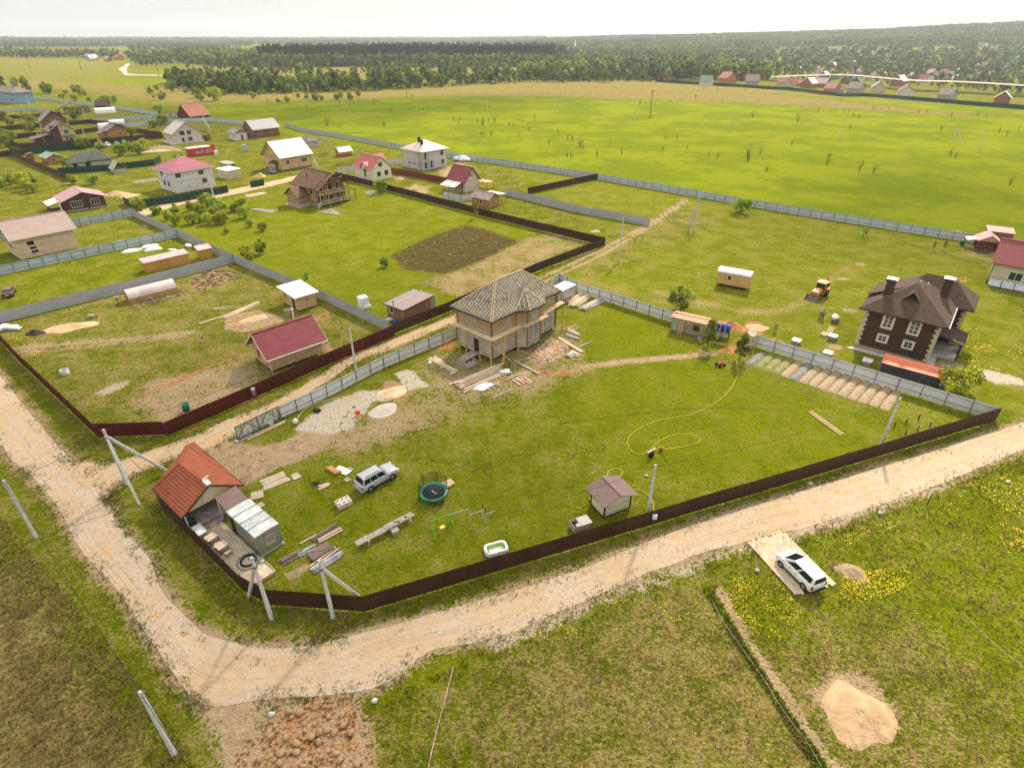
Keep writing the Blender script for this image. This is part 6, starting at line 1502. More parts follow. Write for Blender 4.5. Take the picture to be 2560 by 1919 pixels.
part(t,'brown_bay',MB().box(-.05,-.05,0,3.2,.3,7.4).box(-.05,-.04,0,.4,3.0,6.2),M('brick_umber',(.10,.045,.032)));part(t,'canopy',MB().slab([(3.6,-1.3,2.9),(8.6,-1.3,2.9),(8.6,-.02,3.3),(3.6,-.02,3.3)],.12),M('tile_umber',(.20,.135,.115)))
part(t,'garage_roof',MB().slab([(-8.0,9,2.6),(-8.0,.5,2.6),(-.03,.5,4.2),(-.03,9,4.2)],.15),M('tile_umber',(.20,.135,.115)));part(t,'garage_wall',MB().box(-7.2,1.2,0,-7.0,8.4,2.6).box(-7.2,8.3,0,-.05,8.5,3),M('brick_cream',(.58,.46,.26)));part(t,'garage_opening',MB().box(-6.6,.9,0,-.3,1.2,2.7),DKV)
for x in(-7.1,-3.6):part(t,'garage_post',MB().box(x-.2,.7,0,x+.2,1.1,2.8),PORT)
house('gabled_brown_house','red brown gabled house standing behind the two tone house',A_of('B5',820,930),44,9.6,9.5,6.2,'gy',4.4,REDW,M('tile_ash',(.27,.20,.18),sc=.7,rough=.6),oh=.9,fascia=BROWNF,wins=(('F',1.2,4.9,1.4,1.6,2),('F',5.4,5.3,1.7,1.6,3),('F',6.2,2.0,1.4,1.5,2)))
t=house('orange_cabin','orange timber cabin with dark brown roof in the walled plot',A_of('B5',1900,1015),46,7.8,8.6,3.4,'gy',2.6,ORW,DBR,oh=.7,cat='cabin',wins=(('F',4.4,1.2,1.1,1.3,2),('S',1.0,1.2,.6,1.1,1)))
part(t,'porch_roof',MB().slab([(-3.2,2.4,2.4),(-3.2,7.6,2.4),(-.02,7.6,3.0),(-.02,2.4,3.0)],.1),DBR);part(t,'porch_wall',MB().box(-2.9,2.7,0,-.03,7.2,2.3),ORW)
house('blue_house','pale blue two storey house with grey roof at the left edge',A_of('B5',290,420),60,12,26,7.4,'hip',3.6,M('siding_blue',(.25,.38,.52),(.22,.34,.47),sc=.6,pat=('h',.25,.03,.8)),DBR,oh=.9,wins=(('S',3.6,5.0,.9,1.6,1),('S',6.6,5.0,1.6,1.6,2),('S',12,5.0,1.6,1.6,2),('S',3.2,1.6,3.2,1.5,4),('S',10.6,1.6,3.2,1.5,4),('S',17,1.6,3.2,1.5,4)),chimneys=((5,7,8.5,11.4,.5,M('chimney_pink',(.5,.14,.16))),),trim=WHITE)
def timber_frame():
 A=A_of('B5',1170,592);L,W,h=12.5,7.5,3.2
 WD=M('frame_weathered',(.22,.165,.105),(.18,.13,.085),sc=.7,pat=('h',.25,.03,.7))
 t=thing('unfinished_frame','roofless weathered timber house frame with bare ridge and one rafter','house frame',A,R(46))
 m=MB();m.box(0,0,0,L,.2,h);m.box(L-.2,.2,0,L,W,h);m.box(0,W-.2,0,L-.2,W,h);m.box(0,.2,0,.2,W-.2,h);part(t,'wall',m,WD)
 f_=MB()
 for y in np.linspace(0,W+6,8):f_.beam((-3.4,y,2.4),(-3.4,y,0),.18)
 for x in(-3.4,0):f_.beam((x,0,h),(x,W+4,h),.2)
 f_.beam((-3.6,0,h),(5.8,0,h+4),.25).beam((5.8,0,h+4),(L+.5,0,h),.25).beam((-3.6,1,h-.6),(4.5,1,h+3.4),.2).beam((5.8,0,h),(5.8,0,h+4.1),.25).beam((5.8,0,h+4),(5.8,6,h+4),.2)
 part(t,'rafters',f_,WD);part(t,'roof_boards',MB().slab([(-3.6,.3,h),(-3.6,8,h),(4.2,8,h+3.4),(4.2,.3,h+3.4)],.1),WD)
timber_frame()
house('dark_shed','low dark brown shed behind the white garden tunnel',A_of('B5',1660,515),20,6,14,2.4,'gx',2.8,M('board_black',(.06,.03,.025)),M('board_black',(.06,.03,.025)),oh=.4,cat='shed')
house('grey_shed','little grey roofed shed between the yellow house and the field fence',A_of('B7',1180,760),48,5.4,7.4,2.6,'hip',1.7,M('wall_clutter',(.55,.42,.36),(.40,.42,.36),sc=1.2),M('roof_charcoal',(.16,.14,.13)),oh=.5,cat='shed')
house('play_house','tiny orange play house with white roof on a magenta base in the vegetable plot',A_of('B7',1730,915),42,5.4,3.4,1.9,'gx',1.7,M('board_tangerine',(.55,.25,.05),pat=('v',.2,.02,.8)),SHEETW,oh=.35,cat='play house',z0=.5,base=M('base_magenta',(.3,.03,.09)))
th=R(51);B_=A_of('D1',1835,658);A_=B_-V((-sin(th),cos(th),0))*12.5
t=house('beige_house','beige house with crimson tile roof at the right edge',A_,51,9,12.5,4.4,'gy',3.6,M('siding_beige',(.56,.48,.31),(.51,.44,.28),sc=.6,pat=('h',.3,.02,.9)),TILE_R,oh=.5,wins=(('S',7.6,1.4,2.0,1.5,2),),corner=BROWNF,gutter=None)
fr=MB()
for i in range(6):fr.slab([(-1.7,i*2.05,.2),(-1.7,i*2.05+1.9,.2),(-.1,i*2.05+1.9,1.0),(-.1,i*2.05,1.0)],.06)
part(t,'cold_frame',fr,M('polycarbonate',(.52,.56,.58),rough=.25))
t=thing('gazebo','pink roofed open gazebo by the field fence at the right edge','gazebo',A_of('D1',1730,335),R(-28))
part(t,'roof',roof_mb('gy',-.3,-.4,4.2,4.8,2.2,1.4,.1),M('sheet_dusty_pink',(.56,.30,.29),(.5,.27,.26),sc=.8,rough=.45));part(t,'gable',MB().add([(-.2,-.2,2.2),(4.1,-.2,2.2),(1.95,-.2,3.45)],[(0,1,2)]),M('board_peach',(.55,.28,.18),pat=('v',.2,.02,.8)))
part(t,'back_wall',MB().box(0,4.3,0,3.9,4.4,2.2).box(3.8,.6,0,3.9,4.3,2.2).box(.3,2.2,0,3.6,2.3,2.0),M('board_rosewood',(.30,.10,.085),pat=('v',.2,.02,.7)))
for x in(0,3.8):part(t,'post',MB().box(x-.08,-.1,0,x+.08,.06,2.2),M('board_rosewood',(.30,.10,.085)))
part(t,'side_canopy',MB().slab([(-2.2,.4,1.9),(-2.2,3.6,1.9),(-.3,3.6,2.3),(-.3,.4,2.3)],.08),M('sheet_dusty_pink',(.56,.30,.29)));part(t,'canopy_post',MB().box(-2.1,.5,0,-1.95,.65,1.9).box(-2.1,3.3,0,-1.95,3.45,1.9),M('board_rosewood',(.30,.10,.085)))
part(t,'flower_tub',MB().box(1.0,-1.6,0,2.6,-1.2,.45).box(-.2,-1.7,0,.7,-1.2,.45),M('tub_plum',(.14,.06,.06)))
house('flat_shed','low pink roofed shed behind the crimson roof',A_of('D1',2080,260),60,4,5,2.0,'sx',.3,M('board_rosewood',(.30,.10,.085)),M('sheet_dusty_pink',(.56,.30,.29)),oh=.2,roof_t=.07,cat='shed')
solo('bin','green rubbish bin by the field fence','bin',MB().lathe([(0,0),(.42,0),(.5,1.0),(.5,1.05),(.3,1.15),(0,1.17)],n=14),M('bin_green',(.015,.16,.09),rough=.4),G('D1',1595,285))
solo('board','pale board leaning on the end of the field fence','board',MB().slab([(0,0,.02),(0,2.2,.02),(.5,2.2,2.2),(.5,0,2.2)],.06),RAWB,G('D1',1570,235),R(80))
def tunnel(name,label,A,th,L,W,h,cover,endm,group=None,low=None,cat='greenhouse'):
 t=thing(name,label,cat,A,th,group);n=10;m=MB();arc=[(W/2-W/2*cos(pi*i/n),h*sin(pi*i/n)**.8)for i in range(n+1)];k=n+1
 m.add([(x,y,z)for x in np.linspace(0,L,5)for y,z in arc],[(j*k+i,(j+1)*k+i,(j+1)*k+i+1,j*k+i+1)for j in range(4)for i in range(n)],True)
 part(t,'cover',m,cover)
 e=MB()
 for x in(.02,L-.02):e.add([(x,y,z)for y,z in arc],[tuple(range(k))])
 part(t,'end_wall',e,endm)
 if low:part(t,'side_board',MB().box(0,-.04,-.02,L,0,low[0]).box(0,W,-.02,L,W+.04,low[0]).box(-.04,0,-.02,0,W,low[0]),low[1])
 return t
POLY=M('greenhouse_film',(.66,.52,.50),(.60,.47,.46),sc=.7,rough=.3,pat=('v',2.1,.05,.75));WF_=M('garden_fleece',(.84,.83,.82),(.78,.77,.76),sc=1.5,rough=.6)
tunnel('greenhouse','long arched greenhouse with pinkish cover beside the grey fence',G('C5',1505,372),R(45),8.2,3.0,2.3,POLY,M('greenhouse_end',(.42,.26,.12)),low=(1.0,M('greenhouse_side',(.44,.27,.10),sc=1,rough=.4,pat=('v',1.0,.04,.7))))
for lb,k,x,y,a,L_,W_,h_ in(('white garden tunnel in front of the low dark shed','B5',1660,585,40,11,5,3.0),('white garden tunnel left behind the orange cabin','B5',1720,850,40,5.5,3.5,2.6),('white garden tunnel behind the orange cabin roof','B5',1910,790,35,7,3.5,2.6)):
 tunnel('garden_tunnel',lb,G(k,x,y),R(a),L_,W_,h_,WF_,WF_)
for i,(x,y,L_)in enumerate(((1585,1010,3.9),(1840,950,3.6),(1870,990,3.9))):
 m=MB().blob((L_/2,.55,.0),L_/2,.75,.62,i+2,.35,14,8);solo('covered_bed',('left','far right','near right')[i]+' one of the white fleece covered beds','garden bed',m,WF_,G('C1',x,y),R(42),'fleece covered beds')
solo('rolled_fleece','white roll of fleece lying near the orange garden shed','roll',MB().blob((0,0,.25),1.6,.4,.35,7,.4),WF_,G('C2',640,1265),R(-20))
solo('rolled_fleece','white wrapped bundle with green top by the grey fence','bundle',MB().blob((0,0,.3),1.3,.6,.4,9,.4),WF_,G('C2',840,1200),R(-30))
house('long_garden_shed','long orange shed with grey lilac roof along the grey fence',A_of('C2',270,1562),47,8.6,2.4,2.1,'sy',.3,M('board_amber',(.54,.27,.07),(.48,.24,.06),pat=('v',2.4,.03,.7)),M('sheet_lilac_grey',(.40,.34,.34),(.36,.31,.31),rough=.5),oh=.2,roof_t=.06,cat='shed')
house('garden_shed','little orange garden shed with pink roof in the fence corner',A_of('C2',1010,1375),42,2.5,1.9,2.1,'sy',.35,M('board_amber',(.54,.27,.07)),M('sheet_pink',(.56,.30,.29),(.6,.42,.38),sc=.4,rough=.5),oh=.25,roof_t=.05,cat='shed')
def kiosk():
 t=thing('red_kiosk','red trade kiosk with pale lettering and white roof','kiosk',G('B6',1215,1195),R(46))
 RD=M('kiosk_red',(.50,.03,.04),(.44,.028,.036),sc=.8,rough=.45)
 part(t,'wall',MB().box(0,0,.1,9.0,3.2,2.9),RD);part(t,'roof',MB().box(-.1,.1,2.9,8.6,3.4,3.2),SHEETW);part(t,'pylon',MB().box(9.2,.2,0,10.4,1.4,3.6),RD);part(t,'base',MB().box(.1,.1,-.03,8.9,3.1,.1),POSTG)
 cu=bpy.data.curves.new('lettering','FONT');cu.body='ный ЦЕН';cu.size=1.7;cu.extrude=.01
 o=link('lettering',cu,t);o.location=(2.2,-.03,.9);o.rotation_euler=(pi/2,0,0);cu.materials.append(M('letter_cream',(.75,.68,.55)))
kiosk()
solo('water_tank','white square tank beside the red kiosk','tank',MB().box(-.7,-.7,0,.7,.7,1.5).cyl((0,0,1.5),(0,0,1.65),.3),WHITE,G('B6',1670,1150),R(40))
solo('standing_panel','grey metal cabinet standing alone in the yard left of the yellow house','cabinet',MB().box(-.8,-.5,0,.8,.5,2.6).box(-.85,-.55,2.6,.85,.55,2.7),M('panel_grey',(.45,.47,.5),(.2,.24,.3),sc=.6),G('B7',95,820),R(48))
solo('tent_shelter','small canvas roofed shelter at the green fence','shelter',roof_mb('gy',-2.4,-3,2.4,3,1.3,2.6,.1).box(-2,-2.6,0,2,2.6,1.4),M('canvas_olive',(.42,.40,.24),(.46,.45,.30),sc=.4),G('B5',2060,1590),R(45))
solo('clad_cabinet','tall white wrapped crate standing in the grass beyond the grey fence','crate',MB().box(-.75,-.75,-.02,.75,.75,2.1).blob((.3,-.8,.3),.7,.3,.5,3,.4),M('wrap_white',(.80,.79,.80),rough=.5),G('C6',1935,350),R(40))
# ---------------------------------------------------------------- vehicles
TYRE=M('tyre',(.022,.022,.022),rough=.85);RIM=M('rim',(.45,.45,.46),rough=.35,metal=.7);BLKP=M('black_plastic',(.02,.02,.022),rough=.5)
CARG=glass('car_glass',(.012,.014,.016),.06);RLAMP=M('tail_lamp_red',(.35,.015,.015),rough=.25,spec=.5);HLAMP=M('head_lamp',(.6,.6,.62),rough=.12,spec=.6)
def paint(n,c):return M(n,c,tuple(x*.94 for x in c),sc=.4,rough=.28,spec=.5,coat=.6,fine=60)
def car(name,label,cat,p,rz,pm,L,W,H,belt,hood,wb,cab,splits,wr=.34,rails=False,van=False,group=None,simple=False):
 """x forward, y to the left; cab = x of (rear belt, rear top, front top, front belt)"""
 t=thing(name,label,cat,p,rz,group);h=L/2;w=W/2;zb=wr*.85
 st=[(-h+.02,zb+.12,belt*.9,w*.86),(-h+.1,zb+.02,belt,w*.95),(cab[0]+.15,zb,belt,w),(0,zb,belt,w),(cab[3]-.1,zb,belt,w),(cab[3]+.25,zb,hood+.05,w*.98),(h-.35,zb,hood-.06,w*.93),(h-.08,zb+.02,hood-.18,w*.84),(h,zb+.14,hood-.3,w*.74)]
 m=MB();vs=[]
 for x,a,s_,hw in st:
  q=[(hw*.86,a),(hw,a+.14),(hw,(a+s_)/2),(hw*.985,s_-.07),(hw*.9,s_),(hw*.45,s_+.03)]
  vs+=[(x,y,z)for y,z in q]+[(x,-y,z)for y,z in q[::-1]]
 n=12
 m.add(vs,[(i*n+k,i*n+(k+1)%n,(i+1)*n+(k+1)%n,(i+1)*n+k)for i in range(len(st)-1)for k in range(n)],True)
 m.add(vs[:n],[tuple(range(n))[::-1]]);m.add(vs[-n:],[tuple(range(n))])
 part(t,'body',m,pm)
 zt=H;wb_,wt=w*.93,w*.74;xr,xrt,xft,xf=cab;zb_=belt-.03
 c=MB();ring=lambda y,z,a,b:None
 B=[(xr,-wb_,zb_),(xf,-wb_*.97,zb_-.02),(xf,wb_*.97,zb_-.02),(xr,wb_,zb_)]
 T0=[(xrt,-wt,zt-.07),(xft,-wt,zt-.07),(xft,wt,zt-.07),(xrt,wt,zt-.07)]
 T1=[(xrt+.12,-wt+.14,zt),(xft-.18,-wt+.14,zt),(xft-.18,wt-.14,zt),(xrt+.12,wt-.14,zt)]
 vs=B+T0+T1
 c.add(vs,[(i,(i+1)%4,(i+1)%4+4,i+4)for i in range(4)]+[(i+4,(i+1)%4+4,(i+1)%4+8,i+8)for i in range(4)]+[(8,9,10,11)])
 part(t,'cabin',c,pm)
 def lerp(a,b,q):return V(a).lerp(V(b),q)
 def patch(nm,p00,p10,p11,p01,u0,u1,v0,v1,out):
  f_=lambda u,v:lerp(lerp(p00,p10,u),lerp(p01,p11,u),v)+V(out)*.012
  part(t,nm,MB().quad(f_(u0,v0),f_(u1,v0),f_(u1,v1),f_(u0,v1)),CARG)
 patch('windscreen',B[1],B[2],T0[2],T0[1],.05,.95,.1,.96,(1,0,.5));patch('rear_window',B[3],B[0],T0[0],T0[3],.07,.93,.2,.9,(-1,0,.2))
 for a,b in splits:
  patch('side_window',B[0],B[1],T0[1],T0[0],a,b,.13,.9,(0,-1,.2));patch('side_window',B[2],B[3],T0[3],T0[2],1-b,1-a,.13,.9,(0,1,.2))
 ax=-wb/2-(0 if van else.03);tm=MB().lathe([(wr*.62,-.1),(wr*.9,-.12),(wr,-.08),(wr,.08),(wr*.9,.12),(wr*.62,.1)],n=18,axis='y').mesh('tyre',TYRE);rm=MB().lathe([(0,-.07),(wr*.3,-.1),(wr*.64,-.07),(wr*.64,.07),(wr*.3,.1),(0,.07)],n=14,axis='y').mesh('rim',RIM)
 arch=MB().lathe([(0,.0),(wr*1.18,.0)],n=18,axis='y').mesh('wheel_arch',BLKP)
 for x in(ax,ax+wb):
  for s in(-1,1):
   a=link('wheel_arch',arch,t);a.location=(x,s*(w+.006),wr*1.08)
   wh=thing('wheel',None,None,(x,s*(w-.07),wr));wh.parent=t
   link('tyre',tm,wh);link('rim',rm,wh)
 for s in(-1,1):
  part(t,'headlight',MB().box(h-.3,s*w*.82-.14,hood-.36,h-.02,s*w*.82+.14,hood-.16),HLAMP)
  part(t,'tail_light',MB().box(-h-.01,s*w*.88-.09,belt-.42,-h+.12,s*w*.88+.09,belt-.06),RLAMP)
  part(t,'mirror',MB().box(xf-.35,s*(w+.09)-.09,belt-.02,xf-.2,s*(w+.09)+.09,belt+.17),pm)
  for x in((xr+xf)/2-.05,xf-1.15):part(t,'door_handle',MB().box(x-.1,s*(w+.01)-.012,belt-.2,x+.1,s*(w+.01)+.012,belt-.16),BLKP)
  part(t,'sill',MB().box(ax+wr*1.2,s*w-.03,zb-.02,ax+wb-wr*1.2,s*w+.03,zb+.1),BLKP)
  if rails:part(t,'roof_rail',MB().tube([(xrt+.3,s*(wt-.1),zt),(xrt+.4,s*(wt-.1),zt+.08),(xft-.5,s*(wt-.1),zt+.08),(xft-.35,s*(wt-.1),zt)],.03,6),BLKP)
 part(t,'rear_bumper',MB().box(-h-.06,-w*.86,zb+.02,-h+.12,w*.86,zb+.26),BLKP if van else pm);part(t,'front_bumper',MB().box(h-.1,-w*.76,zb+.02,h+.05,w*.76,zb+.2),BLKP if van else pm)
 part(t,'number_plate',MB().box(-h-.035,-.26,belt-.4,-h+.0,.26,belt-.28),WHITE);part(t,'grille',MB().box(h-.02,-w*.45,hood-.42,h+.012,w*.45,hood-.28),BLKP)
 return t
a_,b_=G('D7',945,414),G('D7',1160,292);d_=(b_-a_);hd=atan2(d_.y,d_.x);n_=V((-sin(hd),cos(hd),0))
car('suv','silver off-road car parked on the lawn near the drive','car',(a_+b_)/2+n_*.86+d_.normalized()*-.06,hd,paint('paint_silver',(.40,.41,.42)),4.8,1.9,1.88,1.16,1.12,2.79,(-2.25,-1.95,.35,1.0),((.05,.31),(.34,.62),(.65,.93)),.38,True)
a_,b_=G('E1',762,712),G('E1',552,502);d_=(b_-a_);hd=atan2(d_.y,d_.x);n_=V((sin(hd),-cos(hd),0))
car('van','white small van parked on the plank crossing beside the road','van',(a_+b_)/2+n_*.8+V((0,0,.08)),hd,paint('paint_white',(.80,.80,.79)),4.3,1.76,1.82,1.1,1.0,2.69,(-2.1,-2.0,.3,1.5),((.08,.50),(.56,.88)),.32,van=True)
SED=dict(L=4.3,W=1.7,H=1.42,belt=.92,hood=.9,wb=2.5,cab=(-1.75,-1.1,.35,1.1),splits=((.14,.48),(.52,.86)),wr=.3)
e_=G('C5',205,280)-G('C5',75,300)
car('sedan','dark wine red saloon car parked on grass by the grey fence','car',G('C5',115,258),atan2(e_.y,e_.x)+pi/2,paint('paint_wine',(.12,.025,.03)),**SED)
car('sedan','white car parked by the green fence below the walled plot','car',G('B5',1860,1150),R(-38)+pi/2+R(90),paint('paint_white',(.80,.80,.79)),**{**SED,'H':1.7,'belt':1.05,'hood':1.0,'L':4.4,'W':1.8})
car('sedan','silver grey car parked right of the white car','car',G('B5',2030,1125),R(130),paint('paint_silver',(.40,.41,.42)),**SED)
car('sedan','grey car parked in front of the yellow house porch','car',G('B7',555,1190),R(-50),paint('paint_graphite',(.20,.21,.23)),**{**SED,'L':4.4,'H':1.5})
car('van','tiny white van driving along the far meadow road','van',GT('A2',2060,515),R(2),paint('paint_white',(.80,.80,.79)),5.5,2.0,2.3,1.3,1.2,3.0,(-2.7,-2.6,1.2,1.9),((.5,.9),),.36,van=True)
def backhoe():
 d=G('D2',1975,560)-G('D2',1805,510);hd=atan2(d.y,d.x)-pi/2;c=G('D2',2000,530);c=c+V((cos(hd),sin(hd),0))*-1.3
 t=thing('backhoe_loader','orange backhoe loader with lowered front bucket standing in the meadow','digger',c,hd)
 O=M('paint_digger',(.72,.26,.035),(.62,.22,.03),sc=.8,rough=.4);ST=M('bucket_steel',(.22,.16,.11),(.15,.11,.08),sc=2,rough=.7)
 part(t,'chassis',MB().box(-1.9,-.45,.45,1.9,.45,.85),DARK)
 part(t,'bonnet',MB().slab([(.3,-.5,1.75),(2.0,-.45,1.5),(2.0,.45,1.5),(.3,.5,1.75)],.9),O)
 part(t,'bonnet_plate',MB().slab([(.7,-.3,1.73),(1.5,-.28,1.61),(1.5,.28,1.61),(.7,.3,1.73)],.03),WHITE)
 cb=MB()
 for x,y in((-1.2,-.75),(-1.2,.75),(.3,-.7),(.3,.7)):cb.box(x-.05,y-.05,.85,x+.05,y+.05,2.7)
 part(t,'cab_frame',cb,BLKP);part(t,'cab_glass',MB().box(-1.17,-.72,1.35,.27,.72,2.65),CARG);part(t,'cab_lower',MB().box(-1.2,-.78,.8,.3,.78,1.36),O);part(t,'cab_roof',MB().box(-1.3,-.82,2.68,.42,.82,2.82).box(-1.0,-.5,2.82,.1,.5,2.88),M('roof_apricot',(.75,.42,.16),rough=.4))
 for x,y,r,w_ in((-1.1,.85,.72,.42),(-1.1,-.85,.72,.42),(1.55,.8,.5,.34),(1.55,-.8,.5,.34)):
  wh=thing('wheel',None,None,(x,y,r));wh.parent=t
  part(wh,'tyre',MB().lathe([(r*.5,-w_/2),(r*.92,-w_/2),(r,-w_/3),(r,w_/3),(r*.92,w_/2),(r*.5,w_/2)],n=18,axis='y'),TYRE);part(wh,'rim',MB().lathe([(0,-.1),(r*.52,-.12),(r*.52,.12),(0,.1)],n=12,axis='y'),M('rim_cream',(.6,.5,.35)))
 for s in(-1,1):part(t,'loader_arm',MB().beam((.1,s*.6,1.5),(1.9,s*.6,1.25),.14,.22).beam((1.9,s*.6,1.25),(2.7,s*.6,.4),.14,.2),O);part(t,'mudguard',MB().box(-1.9,s*.85-.25,1.42,-.35,s*.85+.25,1.5),O)
 bk=MB();pr=[(2.55,1.0),(2.6,.25),(2.85,.03),(3.55,.06)]
 bk.add([(x,y,z)for y in(-1.15,1.15)for x,z in pr]+[(x-.05,y,z-.05)for y in(-1.15,1.15)for x,z in pr],[(i,i+1,5+i,4+i)for i in range(3)]+[(8+i+1,8+i,12+i,13+i)for i in range(3)]+[(0,1,2,3),(7,6,5,4),(0,4,12,8),(3,11,15,7)])
 part(t,'front_bucket',bk,ST)
 part(t,'backhoe_boom',MB().beam((-1.9,0,.9),(-2.5,0,2.9),.22,.3).beam((-2.5,0,2.9),(-2.15,.1,3.4),.2,.3),O);part(t,'backhoe_stick',MB().beam((-2.2,0,3.35),(-3.1,0,1.9),.18,.24),O);part(t,'backhoe_bucket',MB().box(-3.4,-.35,1.3,-2.9,.35,1.9),ST);part(t,'stabiliser',MB().beam((-1.9,-.6,.6),(-1.95,-1.25,1.5),.14).beam((-1.9,.6,.6),(-1.95,1.25,1.5),.14),O)
backhoe()
# ---------------------------------------------------------------- people
def skin_mesh(name,pts,edges,rad,mat,root=0,sub=1):
 me=bpy.data.meshes.new(name);me.from_pydata(pts,edges,[]);o=bpy.data.objects.new(name,me);COL.objects.link(o)
 m=o.modifiers.new('s','SKIN');m.use_smooth_shade=True
 for i,v in enumerate(me.skin_vertices[0].data):v.radius=rad[i]if hasattr(rad[i],'__len__')else(rad[i],rad[i]);v.use_root=(i==root)
 if sub:o.modifiers.new('u','SUBSURF').levels=sub
 dg=bpy.context.evaluated_depsgraph_get();r=bpy.data.meshes.new_from_object(o.evaluated_get(dg));r.name=name
 bpy.data.objects.remove(o);r.materials.clear();r.materials.append(mat)
 return r
SKIN=M('skin',(.55,.33,.23),rough=.6)
def person(label,p,rz,top,legs,hair,stride=.15,arms=(.1,-.1),lean=0.0,shorts=False,hgt=1.75,bend=(.15,.15),fwd=(0,0)):
 k=hgt/1.75;t=thing('person',label,'person',p,rz);P,E_,Rr=[],[],[]
 def add(x,y,z,r,par=None):
  P.append((x*k,y*k,z*k));Rr.append(tuple(q*k for q in r)if hasattr(r,'__len__')else r*k)
  if par is not None:E_.append((par,len(P)-1))
  return len(P)-1
 L_=lean;pel=add(0,0,.95,(.13,.10));wst=add(L_*.2,0,1.12,(.12,.095),pel);ch=add(L_*.45,0,1.34,(.155,.105),wst);nk=add(L_*.62,0,1.49,.055,ch);hb=add(L_*.72+.02,0,1.58,(.072,.085),nk);hd_=add(L_*.78+.02,0,1.68,(.068,.08),hb)
 J={'arm':[],'leg':[]}
 for s in(1,-1):
  q=stride*s;hip=add(0,.1*s,.9,.088,pel);kn=add(q*.55+.03,.105*s,.49,.06,hip);an=add(q-(.05 if q<0 else 0),.11*s,.09,.04,kn);to=add(q+.15,.13*s,.04,.035,an);J['leg'].append((hip,kn,an))
  a=arms[0 if s>0 else 1];f_=fwd[0 if s>0 else 1];sh=add(L_*.5,.19*s,1.41,.055,ch);el=add(L_*.45+f_*.2+a*.22,.24*s+.02*s,1.14,.042,sh);wr_=add(L_*.42+f_*.42+a*.42+.05,(.25-.1*abs(f_))*s,.92+f_*.2,.029,el);pm=add(P[wr_][0]/k+.015,P[wr_][1]/k,P[wr_][2]/k-.06,(.036,.022),wr_);J['arm'].append((sh,el,wr_))
  for i in range(4):
   dx=-.03+.02*i;f0=add(P[pm][0]/k+dx,P[pm][1]/k,P[pm][2]/k-.05,.010,pm);add(P[pm][0]/k+dx+.01,P[pm][1]/k-.012*s,P[pm][2]/k-.09-.008*(i in(1,2)),.008,f0)
  th_=add(P[wr_][0]/k+.05,P[wr_][1]/k-.01*s,P[wr_][2]/k-.05,.011,pm);add(P[wr_][0]/k+.065,P[wr_][1]/k-.02*s,P[wr_][2]/k-.085,.009,th_)
 part(t,'body',skin_mesh('body',P,E_,Rr,SKIN),None)
 def shell(nm,ids,ed,gr,mat):
  part(t,nm,skin_mesh(nm,[P[i]for i in ids],[(ids.index(a),ids.index(b))for a,b in ed],[tuple(x+gr*k for x in(Rr[i]if hasattr(Rr[i],'__len__')else(Rr[i],)*2))for i in ids],mat),None)
 A_=J['arm'];shell('shirt',[pel,wst,ch,A_[0][0],A_[0][1],A_[1][0],A_[1][1]],[(pel,wst),(wst,ch),(ch,A_[0][0]),(A_[0][0],A_[0][1]),(ch,A_[1][0]),(A_[1][0],A_[1][1])],.018,top)
 Lg=J['leg'];ids=[pel,Lg[0][0],Lg[0][1],Lg[1][0],Lg[1][1]];ed=[(pel,Lg[0][0]),(Lg[0][0],Lg[0][1]),(pel,Lg[1][0]),(Lg[1][0],Lg[1][1])]
 if not shorts:ids+=[Lg[0][2],Lg[1][2]];ed+=[(Lg[0][1],Lg[0][2]),(Lg[1][1],Lg[1][2])]
 shell('shorts' if shorts else 'trousers',ids,ed,.016,legs)
 hx,hz=P[hd_][0],P[hd_][2]
 part(t,'hair',MB().blob((hx-.015*k,0,hz+.025*k),.092*k,.085*k,.085*k,2,.1,12,8),hair)
 for s in(1,-1):
  part(t,'shoe',MB().blob((P[Lg[0 if s>0 else 1][2]][0]+.06*k,.12*s*k,.045*k),.13*k,.05*k,.05*k,1,.1),DARK);part(t,'eye',MB().blob((hx+.082*k,.03*s*k,hz-.03*k),.012*k,.014*k,.01*k,1,0,6,4),DARK);part(t,'ear',MB().blob((hx,.085*s*k,hz-.04*k),.02*k,.012*k,.03*k,1,0,6,4),SKIN)
 part(t,'nose',MB().blob((hx+.1*k,0,hz-.055*k),.022*k,.014*k,.02*k,1,0,6,4),SKIN);part(t,'mouth',MB().box(hx+.075*k,-.022*k,hz-.1*k,hx+.092*k,.022*k,hz-.09*k),M('lips',(.4,.15,.12)))
 return t
CL=lambda n,c:M('cloth_'+n,c,rough=.9)
HB,HG=M('hair_brown',(.05,.03,.018),rough=.8),M('hair_grey',(.4,.38,.35),rough=.8)
person('person in white shirt and dark shorts standing left of the greenhouse',G('C5',1360,360),R(-70),CL('white',(.75,.74,.72)),CL('navy',(.03,.04,.10)),HB,.12,(.2,.1),.12,True,1.78,fwd=(.5,.4))
person('person in blue working bent beside the greenhouse',G('C5',1770,372),R(200),CL('blue',(.03,.10,.42)),CL('denim',(.16,.25,.42)),HG,.2,(.3,.2),.45,False,1.7,fwd=(.6,.5))
person('person in white top and red shorts walking across the cabin plot',G('C6',345,690),R(215),CL('lilac',(.55,.52,.62)),CL('red',(.5,.06,.03)),HB,.3,(.4,-.4),.15,True,1.6)
person('person in black jacket standing with back turned by the brown house',G('D2',2085,800),R(60),CL('black',(.02,.018,.03)),CL('charcoal',(.04,.045,.05)),HB,.12,(.1,.1),0,hgt=1.85)
person('person in brown top and grey trousers beside the one in black',G('D2',2050,795),R(50),CL('umber',(.10,.07,.05)),CL('grey',(.16,.17,.16)),HG,.1,(.2,.1),.1,fwd=(.3,.3))
